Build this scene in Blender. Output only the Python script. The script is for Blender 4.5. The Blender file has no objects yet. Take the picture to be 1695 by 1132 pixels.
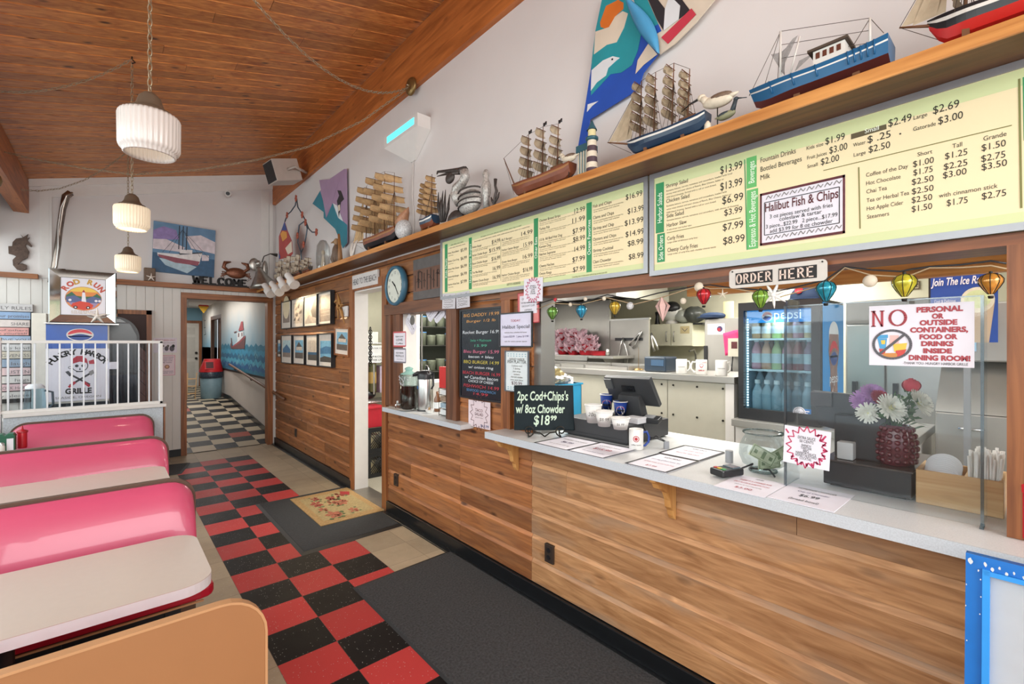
import bpy,math,random
from mathutils import Vector as V,Matrix
random.seed(7)
S=bpy.context.scene
COL=S.collection
PI=math.pi
# ------------------------------------------------------------------ camera, sky, lights, exposure
FPX,YAW,HOR,EYE=765.9,0.71685,568.0,1.667
cam_d=bpy.data.cameras.new('camera')
cam_d.sensor_width=36.0
cam_d.lens=36.0*FPX/1695.0
cam_d.shift_y=(HOR-566.0)/1695.0
cam_d.clip_start=0.02
cam=bpy.data.objects.new('camera',cam_d)
COL.objects.link(cam)
cam.location=(0,0,EYE)
cam.rotation_euler=(PI/2,0,-YAW)
S.camera=cam
w=bpy.data.worlds.new('sky')
S.world=w
w.use_nodes=True
bg=w.node_tree.nodes['Background']
bg.inputs[0].default_value=(0.93,0.96,1.0,1)
bg.inputs[1].default_value=1.5
def area(name,loc,target,sx,sy,power,col=(1,1,1)):
 l=bpy.data.lights.new(name,'AREA')
 l.shape='RECTANGLE';l.size=sx;l.size_y=sy
 l.energy=power;l.color=col
 o=bpy.data.objects.new(name,l)
 COL.objects.link(o)
 o.location=loc
 o.rotation_euler=(V(target)-V(loc)).to_track_quat('-Z','Y').to_euler()
 return o
area('daylight_window_side',(-1.9,3.2,2.7),(1.6,3.4,0.6),9.0,1.8,175,(1,0.98,0.95))
area('fill_from_behind',(0.3,-3.4,2.9),(1.2,4.0,0.8),4.5,2.2,195,(1,0.98,0.95))  # added fill lamp behind the camera, brightens faces turned toward it
area('kitchen_tube_light',(2.95,1.6,2.45),(2.95,1.6,0),0.4,3.0,32,(1,0.97,0.9))
area('kitchen_tube_light',(5.2,1.6,2.45),(5.1,1.6,0),0.6,3.0,80,(1,0.97,0.9))
area('kitchen_tube_light',(3.75,2.9,2.45),(4.2,2.9,0),0.3,2.6,50,(1,0.97,0.9))
area('storage_light',(3.0,5.0,2.45),(3.0,5.2,0),0.6,0.6,24,(1,0.97,0.9))
area('hall_fill_light',(1.5,11.5,2.68),(1.5,11.5,0),0.5,2.5,26,(1,0.95,0.9))  # unseen lamps added to light the hall
area('hall_fill_light',(1.5,15.5,2.68),(1.5,15.5,0),0.5,1.0,18,(1,0.95,0.9))
vs=S.view_settings
vs.view_transform='Standard';vs.look='None';vs.gamma=1;vs.use_curve_mapping=False
vs.exposure=0.32
S.cycles.max_bounces=10
S.cycles.transparent_max_bounces=16
# ------------------------------------------------------------------ measuring: a photo pixel's point on a plane of the room
_s,_c=math.sin(YAW),math.cos(YAW)
def ray(px,py):
 r=(px-847.5)/FPX
 return V((_s+r*_c,_c-r*_s,(HOR-py)/FPX))
def W(px,py,x=None,y=None,z=None):
 d=ray(px,py)
 t=x/d.x if x is not None else y/d.y if y is not None else(z-EYE)/d.z
 return V((0,0,EYE))+d*t
def at_plane(px,py,o,n):
 d=ray(px,py);e=V((0,0,EYE))
 return e+d*((o-e).dot(n)/d.dot(n))
# ------------------------------------------------------------------ materials
def lin(h):
 h=h.lstrip('#')
 out=[]
 for i in(0,2,4):
  v=int(h[i:i+2],16)/255
  out.append(v/12.92 if v<=0.04045 else((v+0.055)/1.055)**2.4)
 return(*out,1)
def nt(m):
 return m.node_tree.nodes,m.node_tree.links
_mats={}
def mat(name,hx,rough=0.5,metal=0.0,noise=0.06,scale=14.0,emit=0.0,bump=0.0,trans=0.0,alpha=1.0,coat=0.0,spec=None):
 if name in _mats:return _mats[name]
 m=bpy.data.materials.new(name);m.use_nodes=True
 N,L=nt(m);b=N['Principled BSDF']
 c=lin(hx)
 tc=N.new('ShaderNodeTexCoord');no=N.new('ShaderNodeTexNoise')
 no.inputs['Scale'].default_value=scale;no.inputs['Detail'].default_value=3
 L.new(tc.outputs['Object'],no.inputs['Vector'])
 mx=N.new('ShaderNodeMix');mx.data_type='RGBA'
 mx.inputs[6].default_value=tuple(min(1,k*(1-noise*1.6))for k in c[:3])+(1,)
 mx.inputs[7].default_value=tuple(min(1,k*(1+noise*1.6))for k in c[:3])+(1,)
 L.new(no.outputs['Fac'],mx.inputs[0]);L.new(mx.outputs[2],b.inputs['Base Color'])
 b.inputs['Roughness'].default_value=rough;b.inputs['Metallic'].default_value=metal
 if emit:
  L.new(mx.outputs[2],b.inputs['Emission Color']);b.inputs['Emission Strength'].default_value=emit
 if bump:
  bp=N.new('ShaderNodeBump');bp.inputs['Strength'].default_value=bump;bp.inputs['Distance'].default_value=0.01
  L.new(no.outputs['Fac'],bp.inputs['Height']);L.new(bp.outputs[0],b.inputs['Normal'])
 if trans:b.inputs['Transmission Weight'].default_value=trans;b.inputs['IOR'].default_value=1.45
 if alpha<1:b.inputs['Alpha'].default_value=alpha
 if coat:b.inputs['Coat Weight'].default_value=coat
 if spec is not None:b.inputs['Specular IOR Level'].default_value=spec
 _mats[name]=m
 return m
def thin_glass(name,tint='#f4f8f8',refl=0.08,rough=0.02):
 if name in _mats:return _mats[name]
 m=bpy.data.materials.new(name);m.use_nodes=True
 N,L=nt(m);N.remove(N['Principled BSDF'])
 t=N.new('ShaderNodeBsdfTransparent');t.inputs[0].default_value=lin(tint)
 g=N.new('ShaderNodeBsdfGlossy');g.inputs['Roughness'].default_value=rough
 lw=N.new('ShaderNodeLayerWeight');lw.inputs[0].default_value=0.35
 mt=N.new('ShaderNodeMath');mt.operation='MULTIPLY_ADD';mt.inputs[1].default_value=0.3;mt.inputs[2].default_value=refl*0.3
 L.new(lw.outputs['Fresnel'],mt.inputs[0])
 mx=N.new('ShaderNodeMixShader');L.new(mt.outputs[0],mx.inputs[0]);L.new(t.outputs[0],mx.inputs[1]);L.new(g.outputs[0],mx.inputs[2])
 L.new(mx.outputs[0],N['Material Output'].inputs[0])
 _mats[name]=m
 return m
def wood(name,dark,light,axis='Y',rough=0.5,stretch=22.0,tintamt=0.55,knots=0.5,fine=1.0,coat=0.0,grey=None,greyamt=0.0,bump=0.12):
 """grain stretched along one axis; a 'tint' face attribute sets each board apart"""
 if name in _mats:return _mats[name]
 m=bpy.data.materials.new(name);m.use_nodes=True
 N,L=nt(m);b=N['Principled BSDF']
 tc=N.new('ShaderNodeTexCoord');at=N.new('ShaderNodeAttribute');at.attribute_name='tint'
 cb=N.new('ShaderNodeCombineXYZ')
 mul=N.new('ShaderNodeMath');mul.operation='MULTIPLY';mul.inputs[1].default_value=37.0
 L.new(at.outputs['Fac'],mul.inputs[0])
 for i in range(3):L.new(mul.outputs[0],cb.inputs[i])
 ad=N.new('ShaderNodeVectorMath');ad.operation='ADD'
 L.new(tc.outputs['Object'],ad.inputs[0]);L.new(cb.outputs[0],ad.inputs[1])
 mp=N.new('ShaderNodeMapping')
 sc=[stretch,stretch,stretch];sc['XYZ'.index(axis)]=1.1
 mp.inputs['Scale'].default_value=sc
 L.new(ad.outputs[0],mp.inputs['Vector'])
 n1=N.new('ShaderNodeTexNoise');n1.inputs['Scale'].default_value=1.4*fine;n1.inputs['Detail'].default_value=6;n1.inputs['Distortion'].default_value=0.9
 L.new(mp.outputs[0],n1.inputs['Vector'])
 rp=N.new('ShaderNodeValToRGB')
 rp.color_ramp.elements[0].position=0.30;rp.color_ramp.elements[0].color=lin(dark)
 rp.color_ramp.elements[1].position=0.70;rp.color_ramp.elements[1].color=lin(light)
 L.new(n1.outputs['Fac'],rp.inputs[0])
 cur=rp.outputs[0]
 if grey:
  n3=N.new('ShaderNodeTexNoise');n3.inputs['Scale'].default_value=2.2;n3.inputs['Detail'].default_value=5
  mp3=N.new('ShaderNodeMapping');sc3=[3,3,3];sc3['XYZ'.index(axis)]=0.8
  mp3.inputs['Scale'].default_value=sc3
  L.new(ad.outputs[0],mp3.inputs['Vector']);L.new(mp3.outputs[0],n3.inputs['Vector'])
  r3=N.new('ShaderNodeValToRGB');r3.color_ramp.elements[0].position=0.48;r3.color_ramp.elements[1].position=0.72
  r3.color_ramp.elements[1].color=(greyamt,)*3+(1,)
  L.new(n3.outputs['Fac'],r3.inputs[0])
  m3=N.new('ShaderNodeMix');m3.data_type='RGBA';m3.inputs[7].default_value=lin(grey)
  L.new(r3.outputs[0],m3.inputs[0]);L.new(cur,m3.inputs[6]);cur=m3.outputs[2]
 # knots
 if knots:
  mk=N.new('ShaderNodeMapping');sk=[8.5,8.5,8.5];sk['XYZ'.index(axis)]=3.2
  mk.inputs['Scale'].default_value=sk
  L.new(ad.outputs[0],mk.inputs['Vector'])
  vo=N.new('ShaderNodeTexVoronoi');vo.inputs['Scale'].default_value=1.0
  L.new(mk.outputs[0],vo.inputs['Vector'])
  rk=N.new('ShaderNodeValToRGB');rk.color_ramp.elements[0].position=0.07;rk.color_ramp.elements[0].color=(1,1,1,1)
  rk.color_ramp.elements[1].position=0.17;rk.color_ramp.elements[1].color=(0,0,0,1)
  L.new(vo.outputs['Distance'],rk.inputs[0])
  km=N.new('ShaderNodeMath');km.operation='MULTIPLY';km.inputs[1].default_value=knots
  L.new(rk.outputs[0],km.inputs[0])
  mx=N.new('ShaderNodeMix');mx.data_type='RGBA'
  d=lin(dark);mx.inputs[7].default_value=(d[0]*0.18,d[1]*0.15,d[2]*0.15,1)
  L.new(km.outputs[0],mx.inputs[0]);L.new(cur,mx.inputs[6]);cur=mx.outputs[2]
 # per-board brightness
 ma=N.new('ShaderNodeMath');ma.operation='MULTIPLY_ADD';ma.inputs[1].default_value=tintamt;ma.inputs[2].default_value=1.0
 L.new(at.outputs['Fac'],ma.inputs[0])
 mv=N.new('ShaderNodeMix');mv.data_type='RGBA';mv.blend_type='MULTIPLY';mv.inputs[0].default_value=1
 cc=N.new('ShaderNodeCombineColor')
 for i in range(3):L.new(ma.outputs[0],cc.inputs[i])
 L.new(cur,mv.inputs[6]);L.new(cc.outputs[0],mv.inputs[7])
 L.new(mv.outputs[2],b.inputs['Base Color'])
 b.inputs['Roughness'].default_value=rough
 if coat:b.inputs['Coat Weight'].default_value=coat;b.inputs['Coat Roughness'].default_value=0.25
 bp=N.new('ShaderNodeBump');bp.inputs['Strength'].default_value=bump;bp.inputs['Distance'].default_value=0.004
 L.new(n1.outputs['Fac'],bp.inputs['Height']);L.new(bp.outputs[0],b.inputs['Normal'])
 _mats[name]=m
 return m
def floor_tiles(name,u0,v0,region,swap,ca,cb_,cream,red=None,rough=0.34):
 """12 inch vinyl tiles; a checker of two colours where region allows, cream elsewhere"""
 m=bpy.data.materials.new(name);m.use_nodes=True
 N,L=nt(m);b=N['Principled BSDF']
 def math_(op,a,c=None,d=None):
  n=N.new('ShaderNodeMath');n.operation=op
  for i,q in enumerate((a,c,d)):
   if q is None:continue
   if isinstance(q,(int,float)):n.inputs[i].default_value=q
   else:L.new(q,n.inputs[i])
  return n.outputs[0]
 tc=N.new('ShaderNodeTexCoord');sp=N.new('ShaderNodeSeparateXYZ');L.new(tc.outputs['Object'],sp.inputs[0])
 x,y=sp.outputs[0],sp.outputs[1]
 u=math_('MULTIPLY_ADD',x,1/0.3048,-u0/0.3048);v=math_('MULTIPLY_ADD',y,1/0.3048,-v0/0.3048)
 fu,fv=math_('FLOOR',u),math_('FLOOR',v)
 par=math_('FLOORED_MODULO',math_('ADD',math_('ADD',fu,fv),swap),2.0)
 cx=N.new('ShaderNodeCombineXYZ');L.new(fu,cx.inputs[0]);L.new(fv,cx.inputs[1])
 wn=N.new('ShaderNodeTexWhiteNoise');wn.noise_dimensions='2D';L.new(cx.outputs[0],wn.inputs['Vector'])
 def mix(f,a,c):
  n=N.new('ShaderNodeMix');n.data_type='RGBA'
  if isinstance(f,(int,float)):n.inputs[0].default_value=f
  else:L.new(f,n.inputs[0])
  for i,q in((6,a),(7,c)):
   if isinstance(q,tuple):n.inputs[i].default_value=q
   else:L.new(q,n.inputs[i])
  return n.outputs[2]
 ck=mix(par,lin(ca),lin(cb_))
 if red:
  isr=math_('MULTIPLY',math_('GREATER_THAN',wn.outputs['Value'],0.92),math_('SUBTRACT',1.0,par))
  ck=mix(isr,ck,lin(red))
 # cream with mottling
 no=N.new('ShaderNodeTexNoise');no.inputs['Scale'].default_value=3.0;no.inputs['Detail'].default_value=8;no.inputs['Roughness'].default_value=0.7
 L.new(tc.outputs['Object'],no.inputs['Vector'])
 cl=lin(cream)
 crm=mix(no.outputs['Fac'],(cl[0]*0.6,cl[1]*0.58,cl[2]*0.55,1),(min(1,cl[0]*1.25),min(1,cl[1]*1.25),min(1,cl[2]*1.25),1))
 if region:
  x0,x1,y1=region
  ins=math_('MULTIPLY',math_('MULTIPLY',math_('GREATER_THAN',x,x0),math_('LESS_THAN',x,x1)),math_('LESS_THAN',y,y1))
  col=mix(ins,crm,ck)
 else:
  col=ck
 # flecks
 vo=N.new('ShaderNodeTexVoronoi');vo.inputs['Scale'].default_value=85.0;L.new(tc.outputs['Object'],vo.inputs['Vector'])
 sc_=N.new('ShaderNodeSeparateColor');L.new(vo.outputs['Color'],sc_.inputs[0])
 fl=math_('MULTIPLY',math_('LESS_THAN',vo.outputs['Distance'],0.22),math_('GREATER_THAN',sc_.outputs[0],0.8))
 col=mix(math_('MULTIPLY',fl,0.6),col,(0.5,0.48,0.45,1))
 # thin seams
 sx=math_('LESS_THAN',math_('ABSOLUTE',math_('SUBTRACT',math_('FRACT',u),0.5)),0.494)
 sy=math_('LESS_THAN',math_('ABSOLUTE',math_('SUBTRACT',math_('FRACT',v),0.5)),0.494)
 seam=math_('SUBTRACT',1.0,math_('MULTIPLY',sx,sy))
 col=mix(math_('MULTIPLY',seam,0.45),col,(0.05,0.045,0.04,1))
 hs=N.new('ShaderNodeHueSaturation');L.new(col,hs.inputs['Color'])
 L.new(math_('MULTIPLY_ADD',wn.outputs['Value'],0.3,0.85),hs.inputs['Value'])
 L.new(hs.outputs[0],b.inputs['Base Color'])
 L.new(math_('MULTIPLY_ADD',no.outputs['Fac'],0.3,rough),b.inputs['Roughness']);b.inputs['Specular IOR Level'].default_value=0.2
 return m
# ------------------------------------------------------------------ mesh collecting
def frame(n,up=V((0,0,1))):
 n=V(n).normalized()
 u=up.cross(n)
 if u.length<1e-4:u=V((1,0,0))
 u.normalize()
 return u,n.cross(u)
class M:
 def __init__(s):
  s.v,s.f,s.mi,s.sm,s.t=[],[],[],[],[]
  s.m=0;s.tint=0.0
 def add(s,vs,fs,smooth=False):
  o=len(s.v)
  s.v+=[tuple(q)for q in vs]
  for f in fs:
   s.f.append(tuple(i+o for i in f));s.mi.append(s.m);s.sm.append(smooth);s.t.append(s.tint)
  return s
 def box(s,x0,x1,y0,y1,z0,z1):
  x0,x1=sorted((x0,x1));y0,y1=sorted((y0,y1));z0,z1=sorted((z0,z1))
  return s.add([(x0,y0,z0),(x1,y0,z0),(x1,y1,z0),(x0,y1,z0),(x0,y0,z1),(x1,y0,z1),(x1,y1,z1),(x0,y1,z1)],[(3,2,1,0),(4,5,6,7),(0,1,5,4),(1,2,6,5),(2,3,7,6),(3,0,4,7)])
 def obox(s,c,u,v,n,a,b,d):
  c,u,v,n=V(c),V(u).normalized()*a,V(v).normalized()*b,V(n).normalized()*d
  P=[c+u*i+v*j+n*k for k in(-1,1)for i,j in((-1,-1),(1,-1),(1,1),(-1,1))]
  return s.add(P,[(3,2,1,0),(4,5,6,7),(0,1,5,4),(1,2,6,5),(2,3,7,6),(3,0,4,7)])
 def cyl(s,p0,p1,r0,r1=None,n=16,cap=True):
  if r1 is None:r1=r0
  p0,p1=V(p0),V(p1)
  u,v=frame(p1-p0)
  vs=[]
  for p,r in((p0,r0),(p1,r1)):
   for i in range(n):
    a=2*PI*i/n
    vs.append(p+u*(r*math.cos(a))+v*(r*math.sin(a)))
  s.add(vs,[(i,(i+1)%n,n+(i+1)%n,n+i)for i in range(n)],True)
  if cap:
   s.add(vs,[tuple(range(n-1,-1,-1)),tuple(range(n,2*n))])
  return s
 def tube(s,pts,r,n=6,closed=False):
  pts=[V(p)for p in pts]
  R=r if isinstance(r,(list,tuple))else[r]*len(pts)
  vs,k=[],len(pts)
  prev=None
  for i,p in enumerate(pts):
   if closed:d=pts[(i+1)%k]-pts[i-1]
   else:d=pts[min(i+1,k-1)]-pts[max(i-1,0)]
   if d.length<1e-9:d=V((0,0,1))
   d.normalize()
   if prev is None:u,v=frame(d,V((0.13,0.21,0.97)))
   else:
    u=prev-d*prev.dot(d)
    u=u.normalized()if u.length>1e-5 else frame(d)[0]
    v=d.cross(u)
   prev=u
   for j in range(n):
    a=2*PI*j/n
    vs.append(p+u*(R[i]*math.cos(a))+v*(R[i]*math.sin(a)))
  fs=[]
  for i in range(k if closed else k-1):
   a,b=i*n,((i+1)%k)*n
   for j in range(n):
    fs.append((a+j,a+(j+1)%n,b+(j+1)%n,b+j))
  if not closed:fs+=[tuple(range(n-1,-1,-1)),tuple(range((k-1)*n,k*n))]
  return s.add(vs,fs,True)
 def lathe(s,prof,c=(0,0,0),n=24,ax=(0,0,1),flute=0.0,nf=0,arc=None):
  c=V(c);ax=V(ax).normalized();u,v=frame(ax,V((0,1,0))if abs(ax.z)>0.9 else V((0,0,1)))
  vs=[]
  for r,z in prof:
   for i in range(n):
    a=2*PI*i/n
    rr=r*(1+(flute*abs(math.cos(a*nf/2))if nf else 0))
    vs.append(c+ax*z+u*(rr*math.cos(a))+v*(rr*math.sin(a)))
  fs=[]
  for k in range(len(prof)-1):
   for i in range(n):
    fs.append((k*n+i,k*n+(i+1)%n,(k+1)*n+(i+1)%n,(k+1)*n+i))
  return s.add(vs,fs,True)
 def ell(s,c,r,nu=14,nv=9,axes=None):
  c=V(c)
  if isinstance(r,(int,float)):r=(r,r,r)
  A=axes or(V((1,0,0)),V((0,1,0)),V((0,0,1)))
  vs=[c-A[2]*r[2]]
  for j in range(1,nv):
   t=-PI/2+PI*j/nv
   for i in range(nu):
    a=2*PI*i/nu
    vs.append(c+A[0]*(r[0]*math.cos(t)*math.cos(a))+A[1]*(r[1]*math.cos(t)*math.sin(a))+A[2]*(r[2]*math.sin(t)))
  vs.append(c+A[2]*r[2])
  fs=[(0,1+(i+1)%nu,1+i)for i in range(nu)]
  for j in range(nv-2):
   a,b=1+j*nu,1+(j+1)*nu
   fs+=[(a+i,a+(i+1)%nu,b+(i+1)%nu,b+i)for i in range(nu)]
  a=1+(nv-2)*nu
  fs+=[(a+i,a+(i+1)%nu,len(vs)-1)for i in range(nu)]
  return s.add(vs,fs,True)
 def poly(s,pts):return s.add(pts,[tuple(range(len(pts)))])
 def prism(s,p2,o,u,v,w):
  """outline p2 in the plane o+a*u+b*v, pushed along w"""
  o,u,v,w=V(o),V(u),V(v),V(w)
  n=len(p2)
  A=[o+u*a+v*b for a,b in p2]
  B=[p+w for p in A]
  return s.add(A+B,[tuple(range(n-1,-1,-1)),tuple(range(n,2*n))]+[(i,(i+1)%n,n+(i+1)%n,n+i)for i in range(n)])
 def grid(s,fn,nu,nv,smooth=True):
  vs=[fn(i/nu,j/nv)for j in range(nv+1)for i in range(nu+1)]
  k=nu+1
  return s.add(vs,[(j*k+i,j*k+i+1,(j+1)*k+i+1,(j+1)*k+i)for j in range(nv)for i in range(nu)],smooth)
 def loft(s,rings,cap=True,smooth=True):
  n=len(rings[0]);vs=[p for r in rings for p in r]
  fs=[(k*n+i,k*n+(i+1)%n,(k+1)*n+(i+1)%n,(k+1)*n+i)for k in range(len(rings)-1)for i in range(n)]
  s.add(vs,fs,smooth)
  if cap:s.add(vs,[tuple(range(n-1,-1,-1)),tuple(range((len(rings)-1)*n,len(rings)*n))])
  return s
 def ring(s,c,u,v,a,b,r,n=14,k=6):
  c,u,v=V(c),V(u),V(v)
  return s.tube([c+u*(a*math.cos(2*PI*i/n))+v*(b*math.sin(2*PI*i/n))for i in range(n)],r,k,True)
 def text(s,body,o,u,v,size,width=None,al='L',res=3,shear=0.0,bold=0.0,va='B',space=1.0):
  cu=bpy.data.curves.new('t','FONT');cu.body=body;cu.size=size;cu.resolution_u=res
  cu.offset=bold;cu.shear=shear;cu.space_character=space
  ob=bpy.data.objects.new('t',cu)
  me=ob.to_mesh()
  P=[q.co.copy()for q in me.vertices];F=[tuple(p.vertices)for p in me.polygons]
  ob.to_mesh_clear();bpy.data.objects.remove(ob);bpy.data.curves.remove(cu)
  if not P:return s
  x0,x1=min(p.x for p in P),max(p.x for p in P)
  k=width/(x1-x0)if width else 1.0
  off=-x0 if al=='L' else-x1 if al=='R' else-(x0+x1)/2
  yo=0 if va=='B' else-(min(p.y for p in P)+max(p.y for p in P))/2
  o,u,v=V(o),V(u),V(v)
  return s.add([o+u*((p.x+off)*k)+v*(p.y+yo)for p in P],F)
 def build(s,name,mats,parent=None,label=None,bevel=0,solid=0,subsurf=0,kind=None,origin=None):
  me=bpy.data.meshes.new(name)
  off=V((0,0,0))
  if parent is not None:
   p=parent
   while p is not None:off=off+p.location;p=p.parent
  elif origin is not None:off=V(origin)
  me.from_pydata([(x-off.x,y-off.y,z-off.z)for x,y,z in s.v],[],s.f)
  mats=mats if isinstance(mats,(list,tuple))else[mats]
  for m in mats:me.materials.append(m)
  n=len(s.f)
  me.polygons.foreach_set('material_index',[min(i,len(mats)-1)for i in s.mi])
  me.polygons.foreach_set('use_smooth',s.sm)
  if any(s.t):
   a=me.attributes.new('tint','FLOAT','FACE');a.data.foreach_set('value',s.t)
  me.update()
  o=bpy.data.objects.new(name,me);COL.objects.link(o)
  if parent is not None:o.parent=parent
  elif origin is not None:o.location=origin
  if label:o['label']=label
  if kind:o['kind']=kind
  if solid:
   md=o.modifiers.new('thickness','SOLIDIFY');md.thickness=solid;md.offset=0
  if subsurf:
   md=o.modifiers.new('smooth','SUBSURF');md.levels=md.render_levels=subsurf
  if bevel:
   md=o.modifiers.new('bevel','BEVEL');md.width=bevel;md.segments=2;md.limit_method='ANGLE';md.angle_limit=0.7
  return o
 def base(s):
  xs=[p[0]for p in s.v];ys=[p[1]for p in s.v];zs=[p[2]for p in s.v]
  return V(((min(xs)+max(xs))/2,(min(ys)+max(ys))/2,min(zs)))
 def solo(s,name,mats,label,cat,group=None,kind=None,**k):
  o=s.build(name,mats,origin=s.base(),**k)
  o['label']=label;o['category']=cat
  if group:o['group']=group
  if kind:o['kind']=kind
  return o
 def struct(s,name,mats,**k):return s.build(name,mats,kind='structure',**k)
def thing(name,label,cat,loc=(0,0,0),group=None):
 o=bpy.data.objects.new(name,None);COL.objects.link(o)
 o.location=loc;o.empty_display_size=0.05
 o['label']=label;o['category']=cat
 if group:o['group']=group
 return o
def dup(root,loc=None,rotz=None,label=None,group=None,scale=None):
 r=root.copy();COL.objects.link(r)
 if loc is not None:r.location=loc
 if rotz is not None:r.rotation_euler=(root.rotation_euler.x,root.rotation_euler.y,rotz)
 if scale:r.scale=(scale,)*3
 if label:r['label']=label
 if group:r['group']=group
 for ch in list(root.children):
  c=ch.copy();COL.objects.link(c);c.parent=r
  for g in list(ch.children):
   d=g.copy();COL.objects.link(d);d.parent=c
 return r
class Panel:
 """a flat sheet or board: o = top-left corner, u along its top edge, v up"""
 def __init__(s,o,u,v,w,h,th=0.002):
  s.o,s.u,s.v,s.w,s.h,s.th=V(o),V(u).normalized(),V(v).normalized(),w,h,th
  s.n=s.u.cross(s.v)
  s.mats,s.ix,s.m=[],{},M()
 def P(s,a,b,lift=0.0008):return s.o+s.u*(a*s.w)-s.v*(b*s.h)+s.n*lift
 def use(s,mt):
  if mt.name not in s.ix:s.ix[mt.name]=len(s.mats);s.mats.append(mt)
  s.m.m=s.ix[mt.name]
 def ab(s,px,py):
  q=at_plane(px,py,s.o,s.n)-s.o
  return q.dot(s.u)/s.w,-q.dot(s.v)/s.h
 def rect(s,a0,b0,a1,b1,mt,lift=0.0006):
  s.use(mt);s.m.poly([s.P(a0,b1,lift),s.P(a1,b1,lift),s.P(a1,b0,lift),s.P(a0,b0,lift)])
 def poly(s,pts,mt,lift=0.0009):
  s.use(mt);s.m.poly([s.P(a,b,lift)for a,b in pts])
 def disc(s,a,b,ra,mt,lift=0.0009,rb=None,n=24,a0=0,a1=2*PI):
  rb=rb if rb is not None else ra*s.w/s.h
  s.poly([(a+ra*math.cos(a0+(a1-a0)*i/n),b+rb*math.sin(a0+(a1-a0)*i/n))for i in range(n+(0 if a1-a0>6.2 else 1))][::-1],mt,lift)
 def line(s,pts,wid,mt,lift=0.0012,closed=False):
  s.use(mt)
  Q=[s.P(a,b,lift)for a,b in pts]
  if closed:Q.append(Q[0])
  for p,q in zip(Q,Q[1:]):
   d=q-p
   if d.length<1e-6:continue
   k=s.n.cross(d.normalized())*(wid/2)
   s.m.poly([p-k,q-k,q+k,p+k])
 def text(s,body,a,b,size,mt,width=None,al='L',lift=0.0014,**k):
  s.use(mt);s.m.text(body,s.P(a,b,lift),s.u,s.v,size,width=width,al=al,**k)
 def base(s,mt,parent,name='sheet',bevel=0):
  m=M();c=s.P(0.5,0.5,-s.th/2)
  m.obox(c,s.u,s.v,s.n,s.w/2,s.h/2,s.th/2)
  return m.build(name,mt,parent,bevel=bevel)
 def border(s,wid,mt,parent,name='frame',depth=0.012,out=0.0):
  m=M();w,h=s.w/2+out,s.h/2+out
  c=s.P(0.5,0.5,0)
  hi=max(depth-s.th,0.007);lo=-s.th-0.001;md,hf=(hi+lo)/2,(hi-lo)/2
  for sg in(-1,1):
   m.obox(c+s.v*(sg*(h-wid/2))+s.n*md,s.u,s.v,s.n,w,wid/2,hf)
   m.obox(c+s.u*(sg*(w-wid/2))+s.n*md,s.u,s.v,s.n,wid/2,h-wid,hf)
  return m.build(name,mt,parent)
 def done(s,parent,name='lettering'):
  if s.m.f:return s.m.build(name,s.mats,parent)
DY=V((0,-1,0));UP=V((0,0,1))
def wall_panel(X,pxl,pxr,pyt,pyb,th=0.002,rot=0.0):
 """panel on the plane x = X seen between photo columns pxl and pxr; pyt, pyb are read at its left edge"""
 a,b,c=W(pxl,pyt,x=X),W(pxl,pyb,x=X),W(pxr,pyt,x=X)
 u,v=DY,UP
 if rot:
  R=Matrix.Rotation(rot,3,'X');u,v=R@u,R@v
 return Panel(a,u,v,abs(a.y-c.y),a.z-b.z,th)
def back_panel(Y,pxl,pxr,pyt,pyb,th=0.002,rot=0.0):
 a,b,c=W(pxl,pyt,y=Y),W(pxl,pyb,y=Y),W(pxr,pyt,y=Y)
 u,v=V((1,0,0)),UP
 if rot:
  R=Matrix.Rotation(rot,3,'Y');u,v=R@u,R@v
 return Panel(a,u,v,abs(a.x-c.x),a.z-b.z,th)
# common materials
INK=mat('black_ink','#1c1a1a',0.6)
WHITE=mat('white_paint','#dcd8d4',0.55,noise=0.03)
PAPER=mat('white_paper','#e4e1ea',0.6,noise=0.02)
GREYINK=mat('grey_ink','#6a6660',0.6)
REDINK=mat('red_ink','#b02638',0.5)
PINKINK=mat('magenta_ink','#c2315f',0.5)
BLACKP=mat('black_plastic','#1e1f22',0.35)
STEEL=mat('stainless_steel','#b4b3b0',0.3,1.0,noise=0.1,scale=4)
STEEL2=mat('brushed_steel','#a9a7a2',0.42,0.75,noise=0.12,scale=3)
CHROME=mat('chrome','#d8d8d8',0.12,1.0)
IRON=mat('black_iron','#26241f',0.5,0.5)
BRASS=mat('aged_brass','#8d744a',0.4,0.8)
CHAINM=mat('antique_chain','#a3937a',0.4,0.6)
TRIMWOOD=wood('stained_trim_wood','#6d3d1e','#a5683a','Z',0.45,20,knots=0.15)
TRIMWOODY=wood('stained_trim_wood_long','#5f3218','#94572e','Y',0.45,20,knots=0.15)
TRIMWOODX=wood('stained_trim_wood_cross','#6d3d1e','#a5683a','X',0.45,20,knots=0.15)
# ------------------------------------------------------------------ the setting
XW,YB=2.09,8.38
def zc(x):return 3.922+0.258*x
SIDING=wood('cedar_siding','#76472a','#a66c3e','Y',0.5,13,0.5,0.8,fine=1.8,grey='#86684f',greyamt=0.35,bump=0.2)
COUNTERWOOD=wood('weathered_counter_boards','#94663f','#c29265','Y',0.55,10,0.3,0.35,fine=2.6,grey='#96806c',greyamt=0.75,bump=0.3)
CEILW=wood('ceiling_planks','#9c5526','#d08a4a','X',0.42,15,0.32,0.95,fine=1.5,coat=0.1,bump=0.08)
BEAMW=wood('beam_wood','#8d4d22','#c07238','Y',0.5,14,0.3,0.45)
DARKTRIM=wood('dark_window_trim','#4c2d1c','#7d5034','Z',0.5,18,0.3,0.2)
DARKTRIMY=wood('dark_header_trim','#4c2d1c','#7d5034','Y',0.5,18,0.3,0.2)
SHELFW=wood('honey_shelf_wood','#a5652c','#d89a55','Y',0.38,18,0.3,0.15,coat=0.2)
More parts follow.
